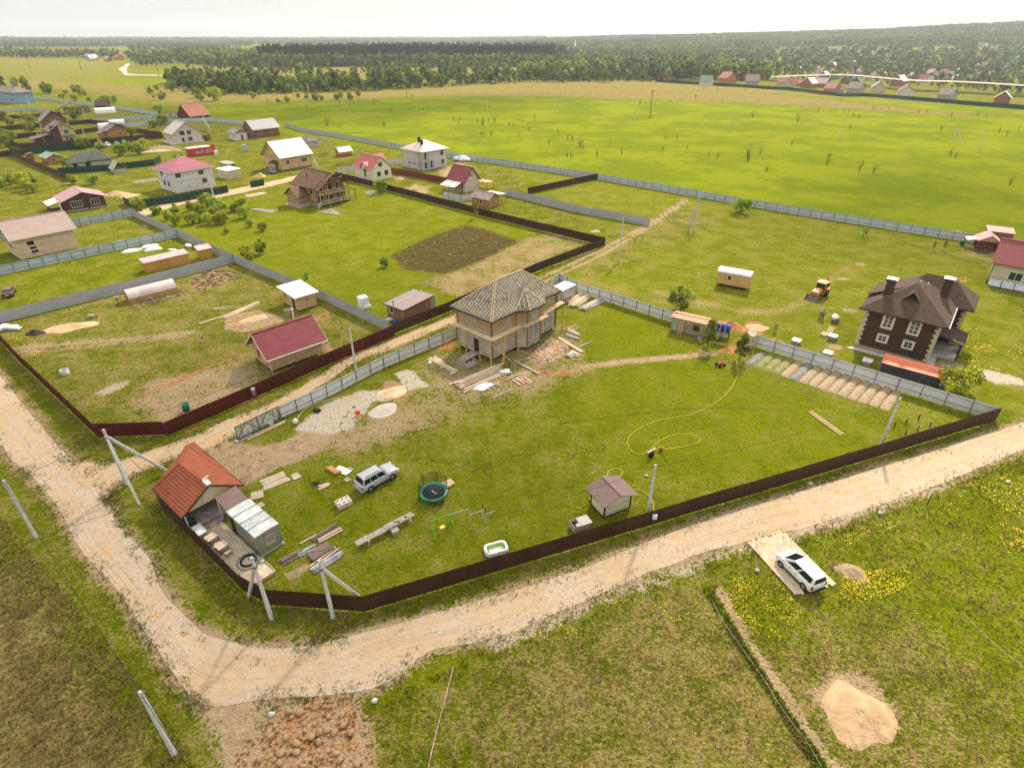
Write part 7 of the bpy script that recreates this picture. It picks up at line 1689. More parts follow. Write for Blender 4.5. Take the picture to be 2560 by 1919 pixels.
person('fair haired person in dark top and blue trousers walking towards the meadow',G('D2',1490,955),R(75),CL('coal',(.045,.035,.035)),CL('jeans',(.06,.14,.26)),M('hair_fair',(.6,.5,.36),rough=.8),.28,(.35,-.3),.08)
fg=thing('flag','small white blue and red flag hanging on the dark red fence','flag',G('C6',845,1262),R(50))
part(fg,'staff',MB().cyl((0,-.06,-.02),(0,-.06,2.0),.02,n=5),POSTG)
for i,(n_,c_)in enumerate((('white_stripe',(.8,.8,.8)),('blue_stripe',(.08,.16,.45)),('red_stripe',(.62,.06,.08)))):part(fg,n_,MB().slab([(0,-.08,1.95-.42*i),(.5,-.1,1.86-.42*i),(.5,-.11,1.44-.42*i),(0,-.09,1.53-.42*i)],.012),CL(n_,c_))
# ---------------------------------------------------------------- play and garden things on the near lawn
def trampoline():
 c=G('D7',1535,480);c=G('D7',1537,412,.8);t=thing('trampoline','round trampoline with green rim pad and black safety net','trampoline',(c.x,c.y,0),R(20));r=1.5
 GP=M('pad_green',(.012,.22,.15),rough=.4);BK=M('mat_black',(.03,.03,.033),rough=.8)
 part(t,'jumping_mat',MB().lathe([(0,.78),(1.2,.78),(1.2,.76),(0,.76)],n=32),BK);part(t,'rim_pad',MB().lathe([(1.18,.80),(1.3,.84),(1.5,.83),(1.54,.76),(1.18,.76)],n=36),GP)
 for i in range(6):
  a=i*pi/3;part(t,'net_pole',MB().cyl((r*cos(a),r*sin(a),-.02),(r*cos(a),r*sin(a),2.35),.035,n=6),BLKP)
 for i in range(3):
  a=i*2*pi/3+.5;part(t,'leg',MB().tube([(r*cos(a-.35),r*sin(a-.35),.76),(r*cos(a-.35),r*sin(a-.35),.05),(r*cos(a+.35),r*sin(a+.35),.05),(r*cos(a+.35),r*sin(a+.35),.76)],.03,6),BLKP)
 nm=bpy.data.materials.new('net_mesh');nm.use_nodes=True;nt=nm.node_tree;b=nt.nodes['Principled BSDF'];b.inputs['Base Color'].default_value=(.02,.02,.02,1);b.inputs['Alpha'].default_value=.30
 part(t,'safety_net',MB().add([(r*.99*cos(i*pi/3),r*.99*sin(i*pi/3),z)for z in(.8,2.3)for i in range(6)],[(i,(i+1)%6,(i+1)%6+6,i+6)for i in range(6)]),nm)
 part(t,'net_edge',MB().tube([(r*cos(i*pi/3),r*sin(i*pi/3),2.3)for i in range(7)],.015,5),BLKP)
 cu=bpy.data.curves.new('logo','FONT');cu.body='Hasta';cu.size=.34;cu.shear=.2;cu.extrude=.003;cu.materials.append(M('logo_white',(.7,.7,.7)))
 o=bpy.data.objects.new('logo',cu);COL.objects.link(o);me=bpy.data.meshes.new_from_object(o.evaluated_get(bpy.context.evaluated_depsgraph_get()));bpy.data.objects.remove(o)
 lo=link('logo',me,t);lo.location=(-.25,.2,.782);lo.rotation_euler=(0,0,R(-55))
trampoline()
k_=bpy.data.objects['lettering'];me_=bpy.data.meshes.new_from_object(k_.evaluated_get(bpy.context.evaluated_depsgraph_get()));pr_,lc_,rt_=k_.parent,tuple(k_.location),tuple(k_.rotation_euler);bpy.data.objects.remove(k_);k_=link('lettering',me_,pr_);k_.location=lc_;k_.rotation_euler=rt_
def swing():
 GN=M('pipe_green',(.09,.50,.05),rough=.4);a,b=G('D7',1535,830),G('D7',1720,760);d=b-a;L=d.length;t=thing('swing','bright green metal child swing with yellow seat','swing',a,atan2(d.y,d.x))
 for x in(0,L):
  f_=MB()
  for s in(1,-1):f_.cyl((x,s*.75,-.02),(x,0,1.9),.04,n=6)
  f_.cyl((x,-.4,.9),(x,.4,.9),.03,n=5);part(t,'leg_frame',f_,GN)
 part(t,'crossbar',MB().cyl((-.1,0,1.9),(L+.1,0,1.9),.05,n=6),GN);part(t,'seat',MB().box(L/2-.25,-.18,.5,L/2+.25,.18,.68),M('seat_yellow',(.75,.65,.08)));part(t,'rope',MB().cyl((L/2-.22,0,.6),(L/2-.22,0,1.88),.015,n=4).cyl((L/2+.22,0,.6),(L/2+.22,0,1.88),.015,n=4),M('rope_orange',(.6,.3,.05)))
 PG=M('pipe_grey',(.5,.5,.48),rough=.5);q=[G('D7',x,y)-b for x,y in((1888,718),(2010,682),(2037,715))];z=1.5
 u=thing('parallel_bars','grey pipe exercise bars with dark capped posts beside the green swing','exercise bars',b);m=MB().cyl((0,0,1.9),q[0]+V((0,0,2.0)),.03,n=6).cyl(q[0]+V((0,0,1.2)),q[1]+V((0,0,1.3))+(q[1]-q[0])*.3,.03,n=6).cyl(q[2]+V((0,0,1.15)),q[2]+V((.9,.5,1.2)),.03,n=6)
 part(u,'bar',m,PG)
 for i,w_ in enumerate(q):part(u,'post',MB().cyl(w_,w_+V((0,0,2.0)),.05,n=7),PG);part(u,'cap',MB().cyl(w_+V((0,0,1.5 if i else 1.95)),w_+V((0,0,2.15 if i else 2.0)),.056,n=7),BROWNF)
swing()
def workbench():
 a,b=G('D7',800,910,.6),G('D7',1350,625,.6);a2=G('D7',835,945,.6);d=b-a;L=d.length;t=thing('work_bench','long grey plank bench on trestles across the lawn','bench',(a.x,a.y,0),atan2(d.y,d.x));w_=.68
 part(t,'plank',MB().box(0,-w_/2,.56,L*.55,-.02,.61).box(0,.0,.57,L*.53,w_/2,.62),GREYB);part(t,'plank',MB().box(L*.5,-w_/2+.05,.62,L,-.01,.67).box(L*.48,.0,.625,L-.1,w_/2+.05,.675),GREYB)
 for x in(L*.18,L*.9):
  tr=MB().beam((x,-.5,.5),(x,.5,.5),.12)
  for s in(1,-1):
   for e in(1,-1):tr.beam((x+.2*e,s*.45,-.02),(x,s*.4,.5),.07)
  part(t,'trestle',tr,RAWB)
 part(t,'support_block',MB().box(L*.55,-.9,0,L*.63,.3,.4).box(L*.55,-.9,.4,L*.66,.0,.48),GREYB)
 for x,y,s in((.68,.1,.12),(.72,-.1,.15),(.86,.05,.16)):solo('offcut','dark scrap lying on the long plank bench','offcut',MB().blob((0,0,.03),s,s*.6,.05,3,.5),DARK,frame(t.location,t.rotation_euler.z)@V((L*x,y,.68)),0,'scraps on the plank bench')
workbench()
def pallet_stack(label,p,rz,n,L=1.2,W=1.0,mat=None,boards=5):
 t=thing('pallet',label,'pallet',p,rz)
 for j in range(n):
  z=.15*j;m=MB()
  for i in range(boards):y=-W/2+(i+.5)*W/boards;m.box(-L/2,y-.07,z+.12,L/2,y+.07,z+.145)
  for x in(-L/2+.06,0,L/2-.06):m.box(x-.05,-W/2,z,x+.05,W/2,z+.12)
  part(t,'deck',m,mat or RAWB)
 return t
def blocks():
 t=thing('block_pallet','pale hollow concrete block stack with dark holes on the lawn','block stack',G('E8',1340,1190),R(38));W_=M('block_pale',(.60,.50,.42),(.5,.42,.35),sc=3)
 for j in range(2):part(t,'course',MB().box(-.75+.05*j,-.55,.05+.26*j,.75+.02*j,.55,.29+.26*j),W_)
 for x in(-.5,0,.5):
  for y in(-.28,.28):part(t,'hole',MB().box(x-.13,y-.09,.5,x+.13,y+.09,.553),DKV)
blocks()
pallet_stack('pale pallet half hidden behind the trampoline',G('D7',1680,350),R(40),2)
def pool():
 t=thing('paddling_pool','white inflatable paddling pool with lime green lining near the brown fence','pool',G('D8',305,975),R(20));n=28;sg=lambda v,k:math.copysign(abs(v)**k,v);P_=[(1.0*sg(cos(q),.55),.66*sg(sin(q),.55)*(1-.14*(1-abs(cos(q)))**2))for q in[2*pi*i/n for i in range(n+1)]]
 for z,m_ in((.13,M('vinyl_white',(.80,.80,.80),rough=.3)),(.36,M('vinyl_white',(.80,.80,.80),rough=.3))):part(t,'ring',MB().tube([(x,y,z)for x,y in P_],.15,8,False),m_)
 part(t,'lining',MB().add([(x*.80,y*.74,z)for z in(.05,.40)for x,y in P_[:-1]],[(i,(i+1)%n,(i+1)%n+n,i+n)for i in range(n)]),M('vinyl_lime',(.38,.62,.04),rough=.35));part(t,'floor',MB().prism([(x*.79,y*.73)for x,y in P_[:-1]],.0,.06),M('vinyl_white',(.80,.80,.80),rough=.3));part(t,'valve',MB().cyl((-.9,-.4,.4),(-.9,-.4,.55),.05),DARK)
pool()
cp=thing('compost_box','grey wooden compost box with half open lid against the brown fence','box',G('D8',1050,815),R(24))
part(cp,'sides',MB().box(0,0,0,1.9,.05,.75).box(0,1.05,0,1.9,1.1,.75).box(0,.05,0,.05,1.05,.75).box(1.85,.05,0,1.9,1.05,.75).box(.7,.05,0,.75,1.05,.7),GREYB);part(cp,'lid',MB().box(.75,-.05,.76,2.0,1.15,.8).box(.3,.0,.752,.72,.4,.79),M('board_silver',(.5,.46,.42),pat=('v',.2,.02,.6)));part(cp,'compost',MB().box(.05,.05,0,1.84,1.04,.45),M('compost_dark',(.04,.03,.02)))
def planks(label,k,x0,y0,x1,y1,n,w_,t_,layers,mat,spread,group,name='board',cat='board',jit=.25,z0=0.0,ang=3):
 a,b=G(k,x0,y0),G(k,x1,y1);d=b-a;L=d.length;hd=atan2(d.y,d.x);nn=V((-sin(hd),cos(hd),0));rnd=random.Random(int(x0*7+y0));me=MB().box(-L/2,-w_/2,0,L/2,w_/2,t_).mesh(name,mat);first=None
 for j in range(layers):
  m=max(1,n-j*2)
  for i in range(m):
   o=link(name,me);off=(i-(m-1)/2)*spread+rnd.uniform(-.2,.2)*spread;q=(a+b)/2+nn*off+d.normalized()*rnd.uniform(-jit,jit)*L*.3
   o.location=(q.x,q.y,z0+.02+j*(t_+.005)+(rnd.uniform(0,.01)));o.rotation_euler=(0,0,hd+R(rnd.uniform(-ang,ang)));o.scale=(rnd.uniform(.82,1.04),1,1);tag(o,label,cat,group,'thing')
BEAM=M('sawn_beam',(.64,.49,.34),(.54,.40,.27),sc=1.2,rough=.85,fine=16);BEAMG=M('weathered_beam',(.46,.42,.37),(.37,.33,.29),sc=1.5,rough=.9)
planks('sawn beam in the long fresh stack in front of the log house corner','C7',770,1390,1240,1180,7,.2,.16,3,BEAM,.27,'fresh beams before the log house','beam','beam')
planks('sawn beam in the long fresh stack in front of the log house corner','C7',850,1440,1240,1260,3,.2,.16,2,BEAM,.27,'fresh beams before the log house','beam','beam')
planks('rough board in the left stack beside the silver container','C4',1690,880,1820,800,5,.2,.14,3,BEAM,.24,'boards beside the silver container')
planks('rough board in the middle stack beside the silver container','C4',1730,910,1880,815,7,.2,.14,3,BEAM,.24,'boards beside the silver container')
planks('greyish beam in the right stack by the grey fence','C4',1820,940,2000,850,8,.2,.15,3,BEAMG,.22,'greyish beams by the grey fence','beam','beam')
planks('short beam in the loose pile right of the log house','C4',1680,1175,1790,1215,4,.18,.16,2,BEAMG,.22,'short beams right of the log house','beam','beam');planks('short beam in the loose pile right of the log house','C4',1700,1130,1800,1180,4,.18,.16,2,BEAM,.22,'short beams right of the log house','beam','beam')
planks('single pale bearer under the loose pile right of the log house','C4',1690,1125,1790,1090,2,.14,.12,1,BEAMG,.9,'bearers right of the log house','beam','beam')
planks('cut beam in the neat bundle beyond the wood chips','C4',1690,1375,1760,1340,5,.2,.18,2,BEAMG,.24,'cut beams beyond the wood chips','beam','beam',ang=1);planks('cut beam in the neat bundle beyond the wood chips','C4',1720,1330,1800,1370,4,.2,.18,2,BEAM,.24,'cut beams beyond the wood chips','beam','beam',ang=1)
planks('long single beam lying behind the wood chips','C4',1595,1195,1835,1345,2,.24,.22,1,BEAM,.3,'long beams by the wood chips','beam','beam',.05,ang=1);planks('thin pale beam sticking out towards the lawn','C4',1790,1290,1910,1232,1,.14,.12,1,BEAMG,.2,None,'beam','beam')
planks('long grey pole lying beside the log house','C7',1370,1110,1665,1270,1,.25,.22,1,BEAMG,.3,None,'beam','beam',0)
planks('pale plank in the small crossed pile left of the steps','C7',450,1085,780,1225,3,.2,.08,2,BEAM,.26,'planks left of the steps',jit=.1,ang=5);planks('pale plank in the small crossed pile left of the steps','C7',520,1075,640,1140,3,.2,.1,1,BEAM,.26,'planks left of the steps');planks('short bearer under the crossed planks','C7',590,1200,680,1165,1,.15,.12,1,BEAM,1.2,'bearers of the crossed planks');planks('short bearer under the crossed planks','C7',700,1265,770,1235,1,.22,.16,1,BEAM,1.2,'bearers of the crossed planks')
planks('beam scattered in the wreckage before the log house','C7',1230,1280,1350,1330,2,.18,.14,1,M('beam_ochre',(.5,.34,.13)),.5,'scattered beams','beam','beam',ang=8);planks('beam scattered in the wreckage before the log house','C7',1380,1310,1470,1370,2,.18,.14,1,BEAM,.8,'scattered beams','beam','beam',ang=8);planks('beam scattered in the wreckage before the log house','C7',1370,1310,1560,1240,3,.15,.12,1,BEAM,.5,'scattered beams','beam','beam',ang=10);planks('beam scattered in the wreckage before the log house','C7',1470,1300,1570,1360,2,.16,.14,1,BEAM,.5,'scattered beams','beam','beam',ang=6)
planks('weathered slat of the broken pallet frame on the ground','C7',1090,1470,1300,1370,2,.14,.1,1,BEAMG,2.0,'slats of the broken frame',ang=4);planks('weathered slat of the broken pallet frame on the ground','C7',1110,1360,1190,1420,3,.14,.1,1,BEAMG,.9,'slats of the broken frame',ang=4)
pallet_stack('grey pallets stacked under the log house steps',G('C7',930,1170),R(40),3,1.9,1.3,GREYB)
solo('plastic_sheet','crumpled clear plastic sheet on the broken frame','plastic sheet',MB().blob((0,0,.05),1.5,.8,.22,5,.7,16,8),M('film_white',(.72,.72,.70),(.55,.54,.5),sc=3,rough=.3),G('C7',1060,1390),.6);solo('plastic_sheet','crumpled white sheet on top of the beam pile','plastic sheet',MB().blob((0,0,.3),.9,.6,.3,8,.7,16,8),M('film_white',(.72,.72,.70)),G('C7',1290,1250),.3)
CHIP=M('wood_chip',(.68,.46,.28),(.58,.38,.22),sc=4,rough=.85)
def chips():
 P_=GL('C4',1310,1390,1420,1290,1560,1210,1640,1230,1700,1290,1640,1360,1560,1420,1400,1440);x,y=in_poly(2600,P_);n=len(x);a=RG.uniform(0,pi,n);l=RG.uniform(.1,.32,n);w_=RG.uniform(.03,.07,n);s_=sdist(x,y,P_,True);z=np.minimum(s_*.3,.45)*RG.random(n)+.02;ti=RG.normal(0,.12,n)
 ca,sa=np.cos(a),np.sin(a);c=[]
 for sx,sy in((-1,-1),(1,-1),(1,1),(-1,1)):c.append(np.stack([x+ca*l*sx-sa*w_*sy,y+sa*l*sx+ca*w_*sy,z+ti*sx],-1))
 v=np.stack(c,1).reshape(-1,3);col=np.repeat(np.where(RG.random((n,1))<.75,[[.66,.44,.27]],[[.46,.37,.28]])*RG.uniform(.75,1.2,(n,1)),4,0)
 tag(link('wood_chips',npmesh('wood_chips',v,np.arange(len(v)).reshape(-1,4),vcol_mat('chips_colour'),col)),'heap of splintered offcuts and wood chips beside the log house','wood chips',kind='stuff')
 solo('chip_heap','low mound of wood chips beside the log house','heap',MB().heap((0,0,0),3.6,1.7,.45,4,rough=.3),CHIP,G('C4',1520,1325),R(48))
chips()
def heap(label,k,x,y,rx,ry,h,mat,rot=0,name='sand_heap',seed=1,cat='heap',rough=.25,sharp=1.0):return solo(name,label,cat,MB().heap((0,0,0),rx,ry,h,seed,26,9,0,rough,sharp),mat,G(k,x,y),rot)
SAND=M('sand_dry',(.56,.39,.23),(.46,.31,.17),sc=1.5,rough=.95,bump=.06,fine=5);CLAY=M('clay_heap',(.46,.20,.08),(.36,.15,.06),sc=1.5,rough=.95,bump=.08,fine=4);GRAV=M('gravel_heap',(.52,.45,.38),(.45,.38,.31),sc=1,rough=.95,bump=.04,fine=9);SOILM=M('earth_heap',(.20,.14,.08),(.14,.095,.055),sc=1.5,rough=.95,bump=.08,fine=5)
heap('large trampled sand heap in the mown meadow at bottom right','E7',860,1060,2.2,2.7,.8,M('sand_pink',(.50,.33,.19),(.38,.245,.135),sc=1.1,rough=.95,bump=.15,fine=3),R(20),seed=3,rough=.3);heap('small earth heap beside the dandelions near the white van','E1',1215,555,1.5,1.05,.6,M('earth_tan',(.36,.26,.14),(.27,.19,.10),sc=2,bump=.08,fine=5),R(-15),'earth_heap',5)
heap('smooth grey gravel heap in the building yard','E8',1730,260,2.1,1.5,.6,GRAV,R(40),'gravel_heap',2,rough=.12);heap('orange sand bank at the pit edge in the building yard','E8',1820,80,2.4,1.3,.45,M('sand_orange',(.56,.34,.15),(.62,.50,.36),sc=.7,bump=.05),R(20),'sand_heap',6)
heap('left one of two clay heaps on the path by the log house','C7',1710,1235,1.0,.7,.5,CLAY,0,'clay_heap',3);heap('right one of two clay heaps on the path by the log house','C7',1910,1240,1.3,.7,.45,CLAY,R(10),'clay_heap',4)
heap('long orange sand bank on the cabin plot','C5',800,640,3.6,1.9,.8,M('sand_warm',(.62,.42,.24),(.52,.34,.19),sc=1,bump=.04),R(28),'sand_heap',7,rough=.4);heap('dark peat heap left of the orange sand bank','C5',405,705,1.55,1.1,.75,M('peat',(.022,.018,.014),(.04,.03,.022),sc=3,bump=.06,fine=5),0,'peat_heap',8)
heap('brown earth heap dug out behind the blue barrels','D2',940,880,2.3,1.6,1.1,CLAY,R(-30),'earth_heap',9,rough=.4);heap('flat sand spread with ridge right of the brown earth heap','D2',1270,900,1.9,1.4,.35,M('clay_pale',(.56,.33,.18),sc=1),R(20),'earth_heap',10);heap('small orange clay heap behind the grey fence','D2',1520,1060,1.1,.6,.35,CLAY,R(-30),'clay_heap',11);heap('clay heap beside the little trench','D2',880,1180,1.0,.6,.4,CLAY,R(20),'clay_heap',12)
heap('sand heap in the far yard left of the yellow house car','B7',350,1250,2.0,1.6,1.3,SAND,0,'sand_heap',13);heap('larger sand heap in the white block house yard','C1',1500,240,3.6,2.4,1.2,M('sand_olive',(.46,.35,.18),sc=1),R(20),'sand_heap',14);heap('smaller sand heap in the white block house yard','C1',1670,260,3,2,.9,SAND,R(30),'sand_heap',15);heap('dark earth heap between the pale blue fences','A1',1115,848,3.0,2.4,1.3,SOILM,0,'earth_heap',16);heap('brown manure heap in the fenced plot','C1',1880,665,1.8,1.1,.7,SOILM,R(20),'earth_heap',17);heap('rubble heap behind the chimney house','B6',640,1090,5,2.4,.7,M('rubble_pink',(.55,.40,.31),(.45,.33,.26),sc=2),R(30),'rubble_heap',18,rough=.4)
heap('yellow clay heap behind the brown house','D1',1560,640,1.2,.8,.6,CLAY,0,'clay_heap',19);heap('orange heap beside the fence corner','C4',1945,215,1.3,.9,.5,SAND,0,'sand_heap',20);heap('sand heap beside the timber heap in the cabin plot','C6',850,460,2.2,1.4,.35,SAND,R(30),'sand_heap',21)
br=MB()
for i in range(70):
 a=random.Random(i).uniform(0,6.28);e=random.Random(i+99).uniform(.2,.9);br.tube([(0,0,.1),(.5*e*cos(a),.4*e*sin(a),.3*(1.1-e)),(1.1*e*cos(a+.3),.75*e*sin(a+.3),.05)],.012,3)
solo('brush_heap','dark heap of brushwood near the silver car','brushwood',br,M('twig_dark',(.07,.055,.045)),G('E8',1080,985));planks('split log in the firewood heap near the silver car','E8',1090,1020,1200,1000,6,.09,.07,2,BEAM,.13,'firewood near the silver car','log','firewood',ang=28);planks('kindling stick behind the silver car','E8',1350,960,1400,930,5,.07,.06,1,BEAM,.12,'kindling behind the silver car','log','firewood',ang=40)
planks('orange board leaning in the garden clutter','E8',1190,830,1290,890,4,.16,.3,1,M('board_orange_old',(.52,.25,.08)),.17,'orange boards near the white panel',ang=1);solo('scrap_plastic','broken white plastic panel lying on the lawn','panel',MB().box(-.95,-.35,.05,.95,.35,.12).box(.1,-.6,.05,.9,-.35,.1).tube([(.3,.35,.1),(.4,.6,.2),(.9,.5,.15)],.05,5),WHITE,G('E8',1340,850),R(-28))
DK2=M('board_driftwood',(.50,.41,.29),(.42,.34,.23),sc=2,rough=.9)
planks('old board of the large plank mat behind the lean-to','E8',520,1010,790,900,9,.2,.05,1,DK2,.22,'plank mat behind the lean-to',jit=.08,ang=1);planks('board of the small plank mat at the drive edge','E8',830,930,910,895,5,.2,.07,1,DK2,.21,'small plank mat at the drive edge',jit=.02,ang=.5);planks('board of the plank mat touching the lean-to','E8',420,1110,550,1080,6,.2,.05,1,DK2,.21,'plank mat at the lean-to',jit=.02,ang=1);planks('board of the plank mat beside the metal cabin','E8',490,1210,550,1180,4,.2,.05,1,DK2,.21,'plank mat beside the metal cabin',jit=.02)
CORB=M('sheet_corrugated_brown',(.25,.17,.13),(.20,.135,.105),sc=1.5,rough=.5,pat=('h',.16,.05,.5));CORG=M('profile_silver',(.45,.46,.47),(.3,.3,.31),sc=2,rough=.35,metal=.5)
planks('brown strip in the upper stack beside the metal cabin','D7',385,880,620,740,4,.18,.08,3,CORB,.2,'upper strip stack','sheet','sheet metal',.05,ang=2);planks('pale board on the upper stack beside the metal cabin','D7',440,890,665,770,3,.12,.1,2,BEAM,.2,'upper strip stack',jit=.1);planks('lone pale batten beside the upper stack','D7',255,920,415,830,1,.12,.09,1,BEAM,.2,None)
planks('brown sheet in the left metal stack on the lawn','D7',90,1090,300,980,3,.3,.05,4,CORB,.3,'left metal stack','sheet','sheet metal',.04,ang=1);planks('silver profile on the left metal stack','D7',240,1030,420,930,4,.14,.06,3,CORG,.16,'left metal stack','profile','metal profile',.06)
planks('brown corrugated sheet of the middle stack on the lawn','D7',360,1060,560,930,1,1.15,.05,5,CORB,.3,'middle sheet stack','sheet','sheet metal',.02,ang=.6);planks('silver profile in the right metal stack by the fence strut','D7',390,1180,670,1000,7,.1,.06,4,CORG,.12,'right profile stack','profile','metal profile',.06,ang=1.5);planks('old plank beside the right profile stack','D7',345,1165,640,940,2,.16,.1,1,BEAM,.3,'planks by the profile stack',jit=.04)
planks('plank lying along the gate','E8',370,550,770,365,2,.16,.06,1,BEAM,.28,'planks along the gate',jit=.04,ang=1);planks('long plank of the lumber heap on the cabin plot','C6',540,460,900,300,6,.16,.07,2,BEAM,.25,'lumber heap on the cabin plot',jit=.12,ang=4);planks('single pale plank on the cabin plot','C6',300,515,530,440,2,.16,.06,1,BEAM,.3,'single planks on the cabin plot');planks('short stick beside the lumber heap','C6',430,365,640,350,3,.12,.06,1,BEAM,.4,'sticks beside the lumber heap',ang=25)
planks('stacked board on the meadow behind the chalet','C2',1620,510,1890,460,7,.3,.1,2,BEAM,.5,'boards behind the chalet');planks('silvery board in the heap left of the chalet','C2',1720,690,2040,720,7,.2,.1,3,BEAMG,.3,'board heap left of the chalet',ang=8);planks('scattered scrap board before the chalet','C3',920,800,1170,860,6,.25,.1,1,BEAMG,.6,'scrap boards before the chalet',ang=25);planks('long stacked beam beside the white block house','C2',80,335,420,290,5,.35,.3,3,BEAM,.4,'beams beside the white block house','beam','beam',.03,ang=1);planks('scrap board near the cream house fence','C3',1500,580,1660,560,8,.25,.12,1,BEAMG,.7,'scrap boards near the long fence',ang=40);planks('pale board beside the chimney house','B6',700,990,1050,1090,4,.3,.06,1,SAND,.5,'boards beside the chimney house')
def crossing():
 a,b,c=G('E1',255,290),G('E1',600,200),G('E1',700,780);n=15;d=(c-a);L=d.length;hd=atan2(d.y,d.x);w_=(b-a).dot(V((-sin(hd),cos(hd),0)));t=thing('plank_crossing','plank crossing over the ditch beneath the white van','crossing',a,hd);rnd=random.Random(3)
 for i in range(n):y=w_*(i+.5)/n;e=rnd.uniform(-.3,.2)-(.5 if 3<i<11 else 0);part(t,'board',MB().box(rnd.uniform(-.25,.1),y-abs(w_)/n*.43,.06,L+e,y+abs(w_)/n*.43,.13),BEAM)
 for x in(.8,L/2,L-.9):part(t,'bearer',MB().box(x-.08,min(0,w_),-.02,x+.08,max(0,w_),.06),DK2)
crossing()
def ring():
 t=thing('concrete_ring','concrete well ring standing in the grass by the dark red fence','well ring',G('C5',755,1175));part(t,'wall',MB().lathe([(.58,0),(.58,.75),(.5,.75),(.5,0)],n=24),CONC)
ring()
solo('water_barrel','dark green barrel behind the dark red fence','barrel',MB().lathe([(0,0),(.42,0),(.45,.5),(.45,1.05),(.4,1.06),(.38,.95),(0,.95)],n=18),M('barrel_green',(.01,.16,.11),rough=.45),G('C5',2150,1590));wbw=thing('wheelbarrow','small wheelbarrow at the end of the orange sand bank','wheelbarrow',G('C5',1065,525),R(20));part(wbw,'tray',MB().slab([(-.5,-.35,.6),(.5,-.3,.5),(.5,.3,.5),(-.5,.35,.6)],.2),STEEL);part(wbw,'wheel',MB().lathe([(0,-.05),(.2,-.05),(.2,.05),(0,.05)],(.65,0,.2),12,'y'),M('wheel_rust',(.4,.15,.08)));part(wbw,'handle',MB().beam((.6,.1,.25),(-1,.3,.65),.04).beam((.6,-.1,.25),(-1,-.3,.65),.04).beam((-.4,.25,0),(-.4,.25,.5),.04).beam((-.4,-.25,0),(-.4,-.25,.5),.04),BROWNF)
solo('tarpaulin','crumpled white tarpaulin at the left edge inside the dark red fence','tarpaulin',MB().blob((0,0,.1),1.9,1.3,.4,3,.7,18,8),M('tarp_white',(.78,.80,.80),(.42,.46,.46),sc=.8,rough=.45),G('C5',100,650));solo('hose','yellow garden hose looping over the lawn','hose',MB().tube(spline([p+V((0,0,.05))for p in GL('E2',1742,325,1748,400,1757,450,1720,540,1650,640,1550,725,1430,795,1280,855,1130,885,1000,905,880,945,760,1005,690,1065,665,1120,680,1180,730,1230,790,1247,840,1235,890,1195,940,1150,1000,1105,1090,1060,1200,1045,1300,1055,1370,1080,1382,1110,1330,1145,1200,1175,1080,1190,1020,1195)],4),.03,5),M('hose_yellow',(.72,.62,.06),rough=.5));solo('hose','yellow hose curling out behind the small cream shed','hose',MB().tube(spline([p+V((0,0,.05))for p in GL('D8',1360,270,1385,220,1440,195,1490,205,1510,230,1490,270)],5),.04,5),M('hose_yellow',(.72,.62,.06)));solo('hose','yellow hose from the small cream shed to the pole','hose',MB().tube(spline([p+V((0,0,.05))for p in GL('D8',1610,392,1680,405,1760,460,1800,520,1805,600)],5),.035,5),M('hose_yellow',(.72,.62,.06)))
for lb,pts in(('long black cable lying across the lawn',[(0,945),(350,895),(800,842),(1150,805),(1450,787),(1800,795),(2211,810)]),('short black hose curl on the lawn',[(390,1140),(440,1165),(440,1200),(380,1222),(280,1210),(170,1165),(165,1220),(120,1285),(60,1305)])):solo('ground_cable',lb,'cable',MB().tube(spline([p+V((0,0,.04))for p in GL('E2',*[q for p in pts for q in p])],5),.02,4),CAB)
solo('ground_cable','tangled black hose on the lawn above the trampoline','cable',MB().tube(spline([p+V((0,0,.04))for p in GL('D7',1490,40,1500,90,1560,130,1720,145,1770,190,1830,165,1880,115,1870,180,1900,225,1960,205,2020,140,2020,230,2080,120,2080,200)+GL('D8',370,140,420,90,520,65,680,55,800,75,890,100)],4),.02,4),CAB)
solo('ground_cable','pale hose along the edge of the vegetable beds','cable',MB().tube(spline([p+V((0,0,.04))for p in GL('D2',640,1270,900,1330,1150,1400,1500,1530)+GL('E3',60,50,200,40,420,95,640,165,800,240,930,370)],4),.03,4),M('hose_grey',(.3,.32,.26)))
bb=thing('rubbish_bin','black bin with a plank across it in the middle of the lawn','bin',G('E2',897,1265));part(bb,'drum',MB().lathe([(0,0),(.3,0),(.33,.85),(.28,.85),(0,.7)],n=14),DARK);solo('plank','pale plank lying across the black bin','plank',MB().box(-.7,-.1,.86,.7,.1,.92),BEAM,G('E2',897,1265),R(40));pu=thing('water_pump','orange water pump at the end of the yellow hose','pump',G('E2',995,1205));part(pu,'housing',MB().blob((0,0,.35),.2,.16,.3,2,.2).box(-.25,-.1,.3,.25,.1,.5),M('pump_orange',(.75,.15,.02),rough=.4));part(pu,'foot',MB().box(-.2,-.15,0,.2,.15,.08),DARK)
a,b=G('E3',235,255),G('E3',540,475);ld=thing('ladder','long pale wooden ladder lying flat on the lawn','ladder',a,atan2((b-a).y,(b-a).x));L=(b-a).length;part(ld,'rail',MB().box(0,-.3,.03,L,-.2,.1),RAWB);part(ld,'rail',MB().box(-.2,.2,.03,L-.1,.3,.1),RAWB)
for i in range(17):part(ld,'rung',MB().box(.3+i*(L-.6)/16-.05,-.36,.1,.3+i*(L-.6)/16+.05,.36,.15),RAWB)
qd=thing('toy_quad','red and black toy quad bike on the lawn','toy',G('C8',1738,1085),R(20));part(qd,'body',MB().blob((0,0,.5),.55,.25,.18,3,.3).blob((.35,0,.62),.2,.3,.1,2,.2),M('toy_red',(.6,.03,.06),rough=.35));part(qd,'handlebar',MB().tube([(.25,-.35,.9),(.3,0,.85),(.25,.35,.9)],.03,5).cyl((.3,0,.5),(.28,0,.88),.03),DARK)
